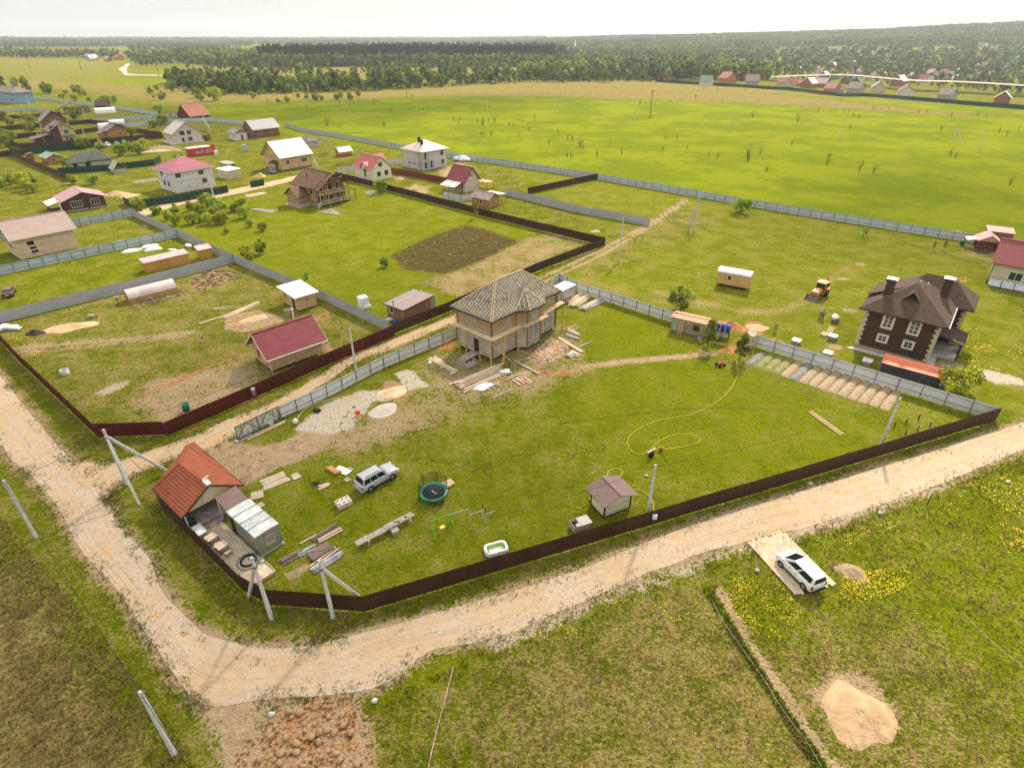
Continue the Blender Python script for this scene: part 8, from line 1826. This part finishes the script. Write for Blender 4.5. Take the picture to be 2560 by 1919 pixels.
for x in(-.42,.42):
 for y in(-.36,.36):part(qd,'wheel',MB().lathe([(0,-.1),(.2,-.1),(.24,-.06),(.24,.06),(.2,.1),(0,.1)],(x,y,.24),12,'y'),TYRE)
TR_=M('toy_scarlet',(.75,.06,.03),rough=.35)
ty=thing('toy_barrow','red toy wheelbarrow on the sand of the building yard','toy',G('E8',1480,310));part(ty,'tray',MB().lathe([(0,.2),(.3,.28),(.38,.5),(.34,.5)],n=12),TR_);part(ty,'handle',MB().beam((.1,-.2,.35),(.25,-1.0,.2),.06).beam((-.1,-.2,.35),(0,-1.0,.2),.06),TR_)
for lb,x,y,c,s in(('orange toy in the sand by the red barrow',1385,275,(.75,.45,.1),.15),('small red toy left of the red barrow',1375,312,(.7,.1,.08),.12),('green toy in the sand',1345,325,(.1,.4,.1),.12),('pink toy nearest the drive',1318,385,(.7,.1,.14),.14),('dark toy at the back of the sand',1440,228,(.25,.2,.06),.16)):solo('toy',lb,'toy',MB().blob((0,0,s*.6),s,s*.8,s*.7,2,.4).box(-s,-s*.3,0,s*1.4,s*.3,s*.5),M('toy_'+lb.split()[0],c,rough=.4),G('E8',x,y))
solo('sack','white sack at the end of the hose by the gate','sack',MB().blob((0,0,.35),.35,.32,.42,3,.3),WHITE,G('E8',868,390));solo('hose','pale hose curving from the white sack along the fence','hose',MB().tube(spline([p+V((0,0,.05))for p in GL('E8',885,345,910,300,980,235,1100,185,1220,150,1330,125)],5),.045,5),M('hose_cream',(.6,.58,.45)));solo('black_crate','black crate lying on the sand by the grey fence','crate',MB().box(-.4,-.3,0,.4,.3,.35).box(-.36,-.26,.35,.36,.26,.4),DARK,G('E8',1078,270),R(-25));solo('bucket','white bucket standing by the crossed planks','bucket',MB().lathe([(0,0),(.2,0),(.24,.45),(.2,.45),(0,.4)],n=12),WHITE,G('C7',490,1150));solo('bag','blue bag at the corner of the orange brick shed','bag',MB().blob((0,0,.3),.45,.35,.4,4,.4),M('bag_blue',(.03,.09,.4)),G('C4',105,1060));solo('bag','grey bags beside the blue bag behind the brick shed','bag',MB().blob((0,0,.25),.8,.5,.35,6,.5),M('bag_grey',(.5,.5,.48)),G('C4',50,1040));solo('stone','pale stone lying near the pole on the lawn','stone',MB().blob((0,0,.1),.22,.18,.15,4,.3),CONC,G('D8',1737,268))
for i,(k,x,y,lb)in enumerate((('D1',345,1035,'white wrapped block pallet by the brown house'),('D1',315,1215,'stacked block pallet under the ladder frames'),('D1',655,1460,'pale topped crate behind the grey fence'),('D2',1755,1100,'pale topped crate behind the grey fence near the cabinet'),('D2',2150,1255,'low white crate top showing over the grey fence'))):
 t=thing('covered_crate',lb,'crate',G(k,x,y),R(50));part(t,'body',MB().box(-.6,-.55,0,.6,.55,.62),M('crate_grey',(.25,.24,.23),pat=('h',.2,.03,.5)));part(t,'cover',MB().box(-.7,-.65,.62,.7,.65,.72)if i!=0 else MB().blob((-.3,0,.7),.8,.65,.35,3,.4).blob((.5,.3,.6),.6,.5,.4,5,.4),M('cover_pale',(.68,.60,.55)))
pallet_stack('pale pallet frame lying by the brown house',G('D1',300,1130),R(52),1,2.6,.9,RAWB,3);pallet_stack('pale pallet lying left of the stacked blocks',G('D1',240,1175),R(45),2)
T0,T1,B0,B1=G('D2',1300,1195),G('D3',930,730),G('D2',1110,1345),G('D3',720,1010);n=15;BM=(M('bed_soil',(.33,.235,.155),(.26,.18,.11),sc=2,bump=.06,fine=5),M('bed_green',(.13,.17,.03),(.26,.20,.09),sc=2,bump=.05,fine=6),M('bed_mulch',(.10,.10,.10),(.25,.24,.22),sc=5))
for i in range(n):
 q0,q1=(i+.03)/n,(i+.95)/n;a,b,c,d=T0.lerp(T1,q0),T0.lerp(T1,q1),B0.lerp(B1,q1),B0.lerp(B1,q0);m=MB();vs=[];kx,ky=6,14;o=(a+c)/2
 for j in range(ky+1):
  for k in range(kx+1):p=a.lerp(b,k/kx).lerp(d.lerp(c,k/kx),j/ky);e=sin(pi*k/kx)**.5*min(1,sin(pi*j/ky)*6)*.2;vs.append(p-o+V((0,0,e*(1+.5*mn.noise(p*1.5))-.02)))
 m.add(vs,[(j*(kx+1)+k,(j+1)*(kx+1)+k,(j+1)*(kx+1)+k+1,j*(kx+1)+k+1)for j in range(ky)for k in range(kx)],True)
 kind=2 if i in(0,5)else 1 if i in(1,2,3)else 0;t=solo('vegetable_bed',('bare soil vegetable bed in the row along the grey fence','green sprouting vegetable bed in the row along the grey fence',('dotted mulched bed next to the wooden cabinet' if i==0 else 'dark mulched bed in the middle of the row'))[kind],'vegetable bed',m,BM[kind],o,0,'beds along the grey fence')
for i,(x,y)in enumerate(((1012,400),(1120,370),(1235,330))):solo('garden_stake','short dark stake in the unfinished play patch','stake',MB().box(-.05,-.05,-.02,.05,.05,.9),BROWNF,G('E3',x,y),0,'stakes in the play patch')
for i,(x,y)in enumerate(((1115,465),(1225,430),(1340,395))):solo('garden_stake','short grey stake near the brown fence','stake',MB().box(-.06,-.06,-.02,.06,.06,.8),POSTG,G('E3',x,y),0,'grey stakes near the brown fence')
solo('marker_post','dark thin post on the verge beside the gravel road','post',MB().cyl((0,0,-.02),(0,0,1.6),.05,n=6),DARK,G('E3',1316,1112));mp=thing('rope_marker','thin pale post with a slack rope at the right meadow','rope',G('E7',1660,330));part(mp,'post',MB().cyl((0,0,-.02),(.0,.0,1.5),.03,n=5),M('hose_grey',(.3,.32,.26)));e_=G('E7',2300,760,.6)-mp.location;part(mp,'rope',MB().tube([(0,0,1.48),e_*.5+V((0,0,.55)),e_*1.2],.018,4),CONC)
tp=MB();q=[p+V((0,0,.35))for p in GL('E5',1868,365,1800,620,1720,930,1660,1200)];solo('barrier_tape','white and red barrier tape stretched over the meadow','tape',MB().tube(spline(q,6),.03,4),M('tape_striped',(.75,.6,.55),(.5,.12,.1),sc=6,fine=3));solo('rope','thin pale rope lying along the ditch in the meadow','rope',MB().tube(spline([p+V((0,0,.2))for p in GL('E6',1762,155,1830,290,1960,480,2090,660,2211,840)+GL('E7',200,960,330,1150,440,1290,560,1490)],4),.016,4),CONC)
solo('bench_marker','short plank beside the muddy path to the trees','plank',MB().box(-1.0,-.1,.03,1.0,.1,.09),BEAM,G('D2',615,1215),R(-45));solo('wash_tub','steel tub behind the dark pine by the cabin','tub',MB().lathe([(0,0),(.3,0),(.42,.35),(.38,.35),(0,.25)],n=14),STEEL,G('D2',540,1055));solo('yellow_watering_can','yellow watering can by the steel tub','watering can',MB().lathe([(0,0),(.16,0),(.16,.3),(.1,.32)],n=10).beam((.1,0,.1),(.35,0,.35),.05),M('seat_yellow',(.75,.65,.08)),G('D2',555,1085))
rk=random.Random(9);sm_=[MB().blob((0,0,.05),.16,.12,.11,s,.6,7,5).mesh('clod',M('clod_clay',(.40,.25,.13),(.30,.19,.10),sc=3))for s in range(4)]
C_,P_=GL('E5',300,780,620,680,900,560,1150,600,1180,900,1150,1168,300,1168,200,1000),[]
x,y=in_poly(230,C_)
for i in range(min(110,len(x))):o=link('clod',rk.choice(sm_));o.location=(x[i],y[i],0);s=rk.choice((.5,.7,.9,1.3,1.8));o.scale=(s,s,s);o.rotation_euler=(0,0,rk.uniform(0,6));tag(o,'clod of clay on the dug earth beside the road junction','clod','clods on the dug earth')
for i,(k,x,y)in enumerate((('E5',1228,625),('E3',885,1195),('E3',2060,905),('E1',340,540),('E3',240,920),('E5',390,735))):o=link('stone',sm_[i%4].copy());o.data.materials.clear();o.data.materials.append(CONC);o.location=G(k,x,y);o.scale=(1.6,)*3;tag(o,'pale stone at the meadow edge beside the gravel road','stone','pale stones along the road')
# ---------------------------------------------------------------- trees, shrubs and the far country
TM=vcol_mat('leaves',rough=.6,trans=.3,vary=.8);BK=M('bark',(.12,.095,.07),(.2,.18,.15),sc=4,rough=.9)
def leafy(n,rx,ry,h0,h1,size,c,seed,clumps=14,col=.45,up=.35,taper=0.0):
 """leaf clusters spread through an uneven crown"""
 g=np.random.default_rng(seed);k=clumps
 u=g.normal(size=(k,3));u/=np.linalg.norm(u,axis=1)[:,None];rad=g.uniform(.35,.95,k)**.6
 zc=(h0+h1)/2;hz=(h1-h0)/2;tp=1-taper*np.clip(u[:,2]*rad*.5+.5,0,1)
 cc=np.stack([u[:,0]*rad*rx*tp,u[:,1]*rad*ry*tp,zc+u[:,2]*rad*hz],1);cs=g.uniform(.26,.5,k)*min(rx,hz)*(1-taper*.45);tone=g.uniform(1-col,1+col,k)
 w_=g.integers(0,k,n);d=g.normal(size=(n,3));d/=np.linalg.norm(d,axis=1)[:,None];p=cc[w_]+d*(cs[w_]*g.uniform(.5,1.1,n))[:,None]
 nr=d+g.normal(0,.5,(n,3))+[0,0,up];nr/=np.linalg.norm(nr,axis=1)[:,None];t=np.cross(nr,g.normal(size=(n,3)));t/=np.linalg.norm(t,axis=1)[:,None];b=np.cross(nr,t);s=(size*g.uniform(.6,1.4,n))[:,None]
 v=np.stack([p-t*s,p-b*s*.55,p+t*s,p+b*s*.55],1).reshape(-1,3);v[:,2]=np.maximum(v[:,2],.02)
 cl=np.array(c)*(tone[w_]*g.uniform(.75,1.25,n))[:,None]
 return v,np.arange(4*n).reshape(-1,4),np.repeat(cl,4,0)
def crown(*a,**k):v,f_,c=leafy(*a,**k);return npmesh('crown',v,f_,TM,c)
def trunk_mesh(h,r,stems=1,spread=.3,seed=1):
 rnd=random.Random(seed);m=MB()
 for i in range(stems):
  a=rnd.uniform(0,6.28)if stems>1 else 0;e=spread*h*(stems>1);m.tube([(0,0,-.05),(e*.4*cos(a),e*.4*sin(a),h*.5),(e*cos(a),e*sin(a),h)],r,5,True,r*.35)
 for i in range(5):a=rnd.uniform(0,6.28);z=h*rnd.uniform(.4,.8);m.tube([(0,0,z),(h*.18*cos(a),h*.18*sin(a),z+h*.15)],r*.4,4,True,r*.15)
 return m.mesh('trunk',BK)
YG,MG,DGR=(.27,.33,.022),(.18,.235,.03),(.105,.145,.028)
KIN={}
def kind(n,cr,tr):KIN[n]=(cr,tr)
kind('willow',crown(1500,1.5,1.5,.3,3.3,.16,YG,1,clumps=22),trunk_mesh(2.4,.07,5,.25,2));kind('willow2',crown(1300,1.25,1.3,.25,3.0,.15,(.22,.28,.025),5,clumps=18),trunk_mesh(2.2,.06,6,.3,4))
kind('birch',crown(900,.8,.8,.8,4.2,.14,(.25,.32,.025),8,clumps=18,taper=.6),trunk_mesh(3.8,.05,1,0,3));kind('pine',crown(2200,1.25,1.25,.2,4.9,.15,(.17,.18,.03),11,clumps=30,taper=.8,col=.3),trunk_mesh(4.6,.09,1,0,5));kind('sapling',crown(160,.45,.45,.3,1.4,.09,(.15,.21,.02),13,clumps=8),trunk_mesh(1.2,.025,2,.3,6))
for i in range(4):kind('wood%d'%i,crown(420,2.9+.4*i,3.1,1.2,9.5+i,.75,(MG,DGR,(.20,.235,.04),(.15,.195,.03))[i],20+i,clumps=20,taper=.35),trunk_mesh(8,.16,1,0,7+i))
kind('spruce',crown(480,2.1,2.1,.4,13,.6,(.035,.055,.02),31,clumps=34,taper=.9,col=.3),trunk_mesh(12,.16,1,0,9))
bare=MB();rb=random.Random(3)
for i in range(14):a=rb.uniform(0,6.28);e=rb.uniform(.15,.75);h_=rb.uniform(1.2,2.4);bare.tube([(0,0,-.02),(e*.4*cos(a),e*.4*sin(a),h_*.55),(e*cos(a),e*sin(a),h_)],.022,3,False,.01)
bare=bare.mesh('stems',M('stem_brown',(.17,.105,.055),(.12,.075,.04),rough=.9));bv=crown(46,.6,.6,.7,2.3,.09,(.30,.22,.08),41,clumps=9)
rt=random.Random(17)
def tree(name,label,p,kd,s,cat='tree',group=None,sz=None):
 t=thing(name,label,cat,(p.x,p.y,p.z),rt.uniform(0,6.28),group);t.scale=(s,s,s*(sz or rt.uniform(.88,1.15)));cr,tr=KIN[kd];link('crown',cr,t);link('trunk',tr,t);return t
for lb,k,x,y,kd,s in(('bright green bush against the long brown fence','B8',630,890,'willow',1.25),('slim young birch before the long brown fence','B8',1940,1240,'birch',1.2),('round green bush behind the rust roofed cabin','C8',1340,540,'willow2',1.5),('bright round bush at the end of the orange roofed shed','D3',1460,800,'willow',1.45),('loose dark pine between the blue barrels and the trench','D2',650,1150,'pine',1.1),('darker pine standing by the end of the vegetable beds','D2',1045,1310,'pine',1.12),('lone rounded tree by the field fence in the middle','o',1600,460,'willow',1.5),('green bush at the edge of the dug garden','C3',1790,1590,'willow2',.7),('two stemmed bush left of the wide meadow','C2',1830,1300,'willow2',1.05),('low bright bush beside the grey fence','C2',1660,1370,'willow',.95),('small bush at the fence by the white roofed shed','C6',1360,110,'sapling',1.8),('small tree in the meadow before the field fence','D1',625,210,'sapling',2.0),('left of two little fruit trees near the gazebo','D1',1310,340,'birch',.6),('right of two little fruit trees near the gazebo','D1',1415,345,'birch',.58),('bush at the roof of the pale timber house','C1',900,690,'willow2',.7),('young tree by the dug up rubbish corner','C4',1090,720,'sapling',1.2),('tall tree right of the blue house','B5',480,240,'wood0',1.25),('lower tree beside the blue house tree','B5',320,200,'wood2',.9),('dark round tree at the left edge behind the blue house','B5',60,150,'wood1',1.1),('wide bush on the meadow behind the far fence','B5',840,240,'willow2',3.2)):
 tree('bush' if 'bush' in lb else 'tree',lb,GT(k,x,y),kd,s,'bush' if 'bush' in lb else 'tree')
for x,y,s in((1090,640,1.15),(1000,760,1.0),(900,880,1.05),(1110,890,.95),(1230,800,1.25),(1340,870,1.2),(1200,680,1.2),(1300,720,1.1),(1010,860,.8),(1250,890,.9),(650,750,.95),(390,760,.8),(190,690,.85),(660,900,1.0),(560,830,.75),(1560,690,1.1),(1620,800,1.1),(1480,720,.85),(880,700,.9),(1360,1010,.6),(1870,980,.75),(1690,920,.6)):tree('willow_bush','leafy bush of the willow thicket beside the grey fence',G('C2',x,y),rt.choice(('willow','willow2')),s,'bush','bushes of the willow thicket')
for k,x,y,s in(('B5',1460,1190,1.8),('B5',1740,1230,1.5),('B5',2110,1310,1.6),('B6',150,1090,1.6),('B6',340,1150,1.6),('B6',420,1060,1.4),('B5',540,920,2.0),('B5',570,820,1.9),('B5',1310,700,2.2),('B5',60,1080,2.2),('B5',220,1080,1.8),('B5',120,1150,1.6),('B6',220,830,1.5),('B6',760,640,1.9),('B6',590,690,1.4),('B6',680,440,1.7),('C1',170,100,1.3),('C1',300,140,1.5),('C1',420,120,1.2),('C1',350,190,1.2),('C1',440,210,1.0),('C1',30,150,1.1),('C1',950,110,1.2),('C1',1210,110,1.2),('C1',1820,440,1.3),('C1',2040,490,.9),('A1',100,880,1.6),('A1',30,840,1.7),('B5',430,690,1.6),('B5',1180,1520,1.2)):tree('garden_bush','young green bush or tree among the far gardens',GT(k,x,y),rt.choice(('willow','willow2')),s,'bush','bushes of the far gardens')
for x,y,s in((235,590,1),(570,605,1.2),(685,615,2.6),(735,620,1.8),(930,695,2.2),(870,670,1.6),(990,680,1.6),(775,675,1.2),(1310,610,2.2),(1400,660,2.4),(1490,585,2.6),(1360,575,1.8),(1605,600,1.8),(1710,640,2.4),(1740,665,1.9),(1860,665,3.2),(1940,620,1.4),(2190,645,1.6),(1330,645,1),(650,660,1.6),(545,650,1.5),(420,600,2.8)):tree('meadow_bush','rounded green bush on the straw meadow beyond the far fence',GT('A1',x,y),rt.choice(('willow2','willow')),s*(1 if s>=2 else.9),'bush','bushes on the straw meadow')
for x,y,s in((30,640,1.5),(240,600,1.7),(365,640,1.2),(435,650,1.5),(520,670,1.9),(570,660,1.3),(735,640,1.6),(700,660,1.4),(820,660,2.0),(885,630,1.7),(930,585,1.6),(1015,555,2.6),(1100,560,2.3),(765,580,1.6),(705,580,1.6),(275,680,1.4),(195,680,1.1),(1575,570,1.2)):tree('meadow_bush','green bush at the edge of the bright field',GT('A2',x,y),rt.choice(('willow','willow2','birch')),s,'bush','bushes at the edge of the bright field')
def shrub(p,s):
 t=thing('bare_shrub','bare brown shrub standing in the bright green field','shrub',p,rt.uniform(0,6.28),'brown shrubs in the green field');t.scale=(s*rt.uniform(.7,1.1),s*rt.uniform(.7,1.1),s);link('stems',bare,t);link('twigs',bv,t)
for k,q in(('A3',((195,835,1.5),(92,860,1),(10,885,1),(145,930,1.1),(66,975,1.1),(318,1055,1.2),(482,1010,1.3),(520,1015,1.4),(587,1075,1.9),(612,1095,1.2),(475,1160,1.2),(508,1172,1.3),(732,1165,1.4),(945,1125,1.2),(845,1070,.9),(1105,705,1.7),(1315,1000,1.1),(1338,1005,1),(1420,1003,1.1),(1300,1115,1.2),(1510,1098,1),(1775,1172,1.2),(2035,1160,2.1),(2140,1140,1.3),(2075,815,1.7),(728,575,1.4),(604,648,1),(1585,645,1.4),(1775,585,1.4),(1810,682,1),(2010,585,1.4),(1650,575,1.3),(1375,685,.9),(398,945,.9),(160,630,.9),(1228,720,.9),(2125,690,.9))),('A4',((252,850,1.7),(245,810,1.2),(432,755,1),(548,760,1),(578,775,1),(650,765,1),(697,765,1),(733,815,1.4),(780,825,1.2),(700,920,1.4),(1490,930,1.3),(838,715,1.3),(905,740,.9),(978,750,.9),(1035,750,1),(1298,775,1.1),(1365,775,1.1),(1580,805,1.5),(1805,805,1.4),(1885,810,1),(1990,945,1.2),(2060,960,1.1),(2160,920,1),(1570,1150,1.6),(1615,1165,1.2),(520,1172,1.4),(630,668,1),(290,735,.9))),('A2',((620,885,2.2),(1108,905,1.7),(1025,705,2.0),(443,740,1.4),(725,710,1.4),(815,715,1.3),(850,705,1.1),(225,700,1.4),(105,695,1.3),(260,760,1),(365,735,1),(1447,752,1.2),(1412,745,1),(2020,745,1.2),(1960,888,2.0),(1916,860,1.2),(2062,865,1.6),(2010,855,1),(1765,835,1),(1708,835,1),(1750,870,.9),(1948,978,1.4),(1968,975,1),(2035,975,1.2),(2186,890,1.1),(725,910,.9),(560,765,1),(638,765,.9),(480,790,.9),(885,725,1.1),(1165,770,1.3),(1350,645,1.3)))):
 for x,y,s in q:shrub(GT(k,x,y),s*1.15)
for x,y,s in((1615,352,1.8),(1785,358,1.5),(1855,372,1.9),(1885,378,1.7),(1710,315,1.2),(1655,372,1.2),(2180,402,1.3),(1530,340,1.1)):shrub(G('o',x,y),s*1.1)
L_=[(480,228),(560,238),(640,232),(760,234),(880,231),(960,224),(1060,217),(1180,211),(1290,207),(1420,205),(1560,203),(1660,204)]
for i in range(215):
 q=rt.uniform(0,len(L_)-1.001);j=int(q);a,b=L_[j],L_[j+1];x=a[0]+(b[0]-a[0])*(q-j);p=GT('f',x,a[1]+(b[1]-a[1])*(q-j)-2-24*rt.random()**1.5)
 sp=rt.random()<.035;tree('belt_tree','dark pointed spruce in the tree belt behind the straw field' if sp else 'leafy tree in the tree belt behind the straw field',p,'spruce' if sp else 'wood%d'%rt.randrange(4),rt.uniform(.75,1.45),'tree','spruces of the tree belt' if sp else 'trees of the tree belt')
def GTS(u,v):
 a,b=(u-CX)/F,-(v-CY)/F;dy,dz=FW[0]+b*UP[0],FW[1]+b*UP[1];t=-CAM_H/dz;x,y=a*t,dy*t
 for i in range(12):
  t=(np.minimum(terrain(x,y),CAM_H-2)-CAM_H)/dz;x,y=x*.4+a*t*.6,y*.4+dy*t*.6
 return np.stack([x,y,terrain(x,y)],1)
def mass(name,label,polys,tmpl,smin,smax,cat='wood',seed=1,tint=None):
 """a far-off wood that reads as one mass: many crowns in one mesh"""
 g=np.random.default_rng(seed);VV,CC=[],[]
 for pts,n in polys:
  if pts[0]=='p':
   a_,r_=g.uniform(pts[1],pts[2],n),np.sqrt(g.uniform(pts[3]**2,pts[4]**2,n));x_,y_=r_*np.sin(a_),r_*np.cos(a_);k=fbm(x_/240,y_/240,9,3)<.62;Q_=np.stack([x_,y_,terrain(x_,y_)],1)[k]
  else:
   xs=[p[0]for p in pts];ys=[p[1]for p in pts];PX=np.array(pts);X_,Y_=g.uniform(min(xs),max(xs),n),g.uniform(min(ys),max(ys),n);k=sdist(X_,Y_,[(a,b)for a,b in pts],True)>0;Q_=GTS(X_[k],Y_[k])
  for p in Q_:
   v,f_,c=tmpl[g.integers(len(tmpl))];s=g.uniform(smin,smax);r=g.uniform(0,6.28);ca,sa=cos(r),sin(r)
   VV.append(np.stack([v[:,0]*ca-v[:,1]*sa,v[:,0]*sa+v[:,1]*ca,v[:,2]],1)*s+p);CC.append(c*g.uniform(.84,1.16)*(.6+.8*float(fbm(np.array([p[0]/160]),np.array([p[1]/160]),4,3)[0]))*(np.array(tint)if tint else 1))
 v=np.concatenate(VV);tag(link(name,npmesh(name,v,np.arange(len(v)).reshape(-1,4),vcol_mat('far_leaves',rough=.8,trans=.15),np.concatenate(CC))),label,cat,kind='stuff')
lt=[leafy(70,3.4,3.4,1,12,1.7,c,50+i,clumps=10,taper=.4)for i,c in enumerate((DGR,MG,(.12,.16,.035),(.22,.25,.035)))];st=[leafy(70,2.4,2.4,0,15,1.5,(.030,.052,.020),60+i,clumps=14,taper=.92,col=.3)for i in range(3)];hb_=[leafy(16,7,7,0,10,5.0,c,70+i,clumps=6,col=.3)for i,c in enumerate((DGR,(.10,.145,.04),(.15,.19,.045)))];bu=[leafy(30,2,2,0,3.4,1.0,c,80+i,clumps=6)for i,c in enumerate((MG,DGR))]
mass('forest','dark spruce forest standing beyond the straw field',[(((690,157),(800,154),(1100,154),(1350,158),(1390,164),(1100,164),(740,165),(650,163)),4800),(((760,137),(1350,135),(1420,150),(1350,158),(690,158),(640,150)),2600)],st+st+lt[:2],1.0,1.85,seed=3)
mass('birch_wood','light green birch wood along the edge of the spruce forest',[(((440,140),(700,138),(760,166),(600,169),(520,165),(450,155)),2200),(((640,163),(1350,163),(1350,168),(640,168)),1100),(((1300,160),(1560,160),(1920,178),(1920,203),(1560,200),(1300,200)),1600)],lt,.7,1.45,seed=5)
mass('undergrowth','scrub and young trees under and around the tree belt',[(((480,222),(640,226),(960,216),(1290,201),(1700,199),(1700,205),(1290,209),(960,226),(640,238),(480,236)),1500),(((440,170),(640,178),(1000,172),(1340,168),(1340,180),(640,186)),500),(((330,120),(480,128),(520,160),(345,165),(310,140)),700),(((0,128),(140,132),(300,140),(300,146),(0,144)),700),(((420,205),(640,215),(640,228),(430,222)),500),(((1920,165),(2560,130),(2560,240),(2300,215),(1920,200)),1100)],bu+lt[1:3],.5,1.25,seed=7)
mass('far_woods','hazy woods covering the far plain and the valley rim',[(('p',.02,.37,1300,3600),6500),(('p',.36,.76,1900,3700),6500),(('p',-.72,-.44,2700,4200),3000),(('p',-.72,.05,3000,6000),5000),(((300,112),(640,104),(1350,108),(1350,122),(640,112),(500,130)),1500),(((1660,140),(1780,142),(1780,158),(1660,157)),400),(((1930,125),(2560,105),(2560,175),(2300,190),(1930,175)),450)],hb_,.8,1.6,seed=9)
# ---------------------------------------------------------------- far houses
HC=[(.32,.10,.10),(.45,.38,.34),(.14,.24,.2),(.6,.6,.58),(.26,.19,.16),(.40,.42,.45),(.42,.17,.15)];WC=[(.55,.45,.3),(.5,.2,.06),(.66,.62,.56),(.3,.12,.06),(.4,.36,.3)]
FH=[]
for i in range(10):k_='gx' if i%2 else 'gy';FH.append((walls_mb(k_,9,8,0,3.6,3.6,.5).mesh('wall',M('far_wall_%d'%(i%5),WC[i%5])),roof_mb(k_,-.5,-.5,9.5,8.5,3.3,3.8).mesh('roof',M('far_roof_%d'%(i%7),HC[i%7]))))
def fhouse(lb,p,i,s,group=None):t=thing('far_house',lb,'house',(p.x,p.y,p.z-.3),rt.uniform(.3,1.3),group);t.scale=(s*.85,)*3;link('wall',FH[i][0],t);link('roof',FH[i][1],t)
for n_,(k,x,y,i,s,lb)in enumerate((('A3',1350,490,1,1.6,'pale house at the left end of the field settlement'),('A3',1710,540,2,1.5,'timber house with green roof in front of the green fence'),('A3',1850,515,6,1.7,'orange house with rose roof in the field settlement'),('A3',2120,540,4,1.7,'brown roofed house in the field settlement'),('A4',130,540,0,1.3,'left maroon roofed house behind the field'),('A4',230,540,0,1.3,'second maroon roofed house behind the field'),('A4',320,545,6,1.2,'third maroon roofed house behind the field'),('A4',370,560,3,1.7,'house with large silver roof behind the field'),('A4',490,555,8,1.6,'red brick house next to the silver roof'),('A4',560,600,6,1.5,'ochre house with rose roof at the green fence'),('A4',650,605,4,1.2,'low brown roofed house at the green fence'),('A4',770,605,4,1.7,'log house with dove roof at the green fence'),('A4',1000,595,5,1.7,'house with pale blue roof near the straw road'),('A4',1250,635,7,1.7,'orange house with maroon roof standing by itself at the green fence'),('A4',1150,540,3,1.9,'red and white barn beyond the pale road'),('A4',1560,660,4,1.4,'tan house behind the long green fence'),('A4',2080,690,3,1.4,'white roofed shed at the right end of the green fence'),('A4',940,495,7,1.2,'small house with pink gable beyond the road'),('A4',760,485,5,1.1,'pale roofed house in the trees beyond the road'))):fhouse(lb,GT(k,x,y),i,s)
fence('metal_fence','long dark green fence along the far edge of the bright field',[GT('A3',x,y)for x,y in((1240,500),(1420,515))]+[GT('A3',1830,540)]+[GT('A4',x,y)for x,y in((0,565),(200,575),(640,630),(840,625),(1240,660),(1700,700),(2211,740),(2400,760))],2.6,FGR,None,8,1,0,corr=False,jump=0)
for n_,(pts,m_,g_,lb)in enumerate((((1920,130,2180,140),26,0,'tiny house in the village at the foot of the wooded hill'),((2180,125,2560,140),16,1,'tiny house high on the right hillside'),((2000,150,2560,210),90,2,'small house among trees in the right valley'),((150,138,300,156),9,3,'small house in the hamlet by the winding road'),((340,140,460,156),6,4,'small house right of the winding road'),((440,98,640,112),14,5,'tiny pale house on the hazy far plain'))):
 for i in range(m_):fhouse(lb,GT('f',rt.uniform(pts[0],pts[2]),rt.uniform(pts[1],pts[3])),rt.randrange(10),rt.uniform(1.0,1.6),('hill foot village houses','hillside houses','valley houses','hamlet houses','roadside houses','plain houses')[g_])
ch=thing('church','small red brick church with white spire before the wooded hill','church',GT('A3',550,275));part(ch,'nave',MB().box(-14,-6,-1,14,6,12).box(-6,-6,12,6,6,18),M('church_red',(.5,.17,.12)));part(ch,'spire',MB().cyl((-2,0,18),(-2,0,30),2.4,.2),WHITE)
def track(name,prs):ribbon(name,[(GT('f',a,b),GT('f',c,d))for a,b,c,d in prs],M('far_road',(.46,.40,.31),rough=.95),.25,0,3)
MW=((660,198,660,201),(560,192,560,195),(440,189,440,192),(350,187,352,190),(314,183,310,189),(298,176,318,184),(300,170,318,172),(312,164,322,166),(314,152,328,154),(316,138,328,139),(318,120,324,120))
track('meadow_road',MW);track('valley_road',((1920,200,1920,203),(2100,206,2100,209),(2260,222,2260,226),(2400,228,2400,232),(2600,242,2600,246)))
haze()
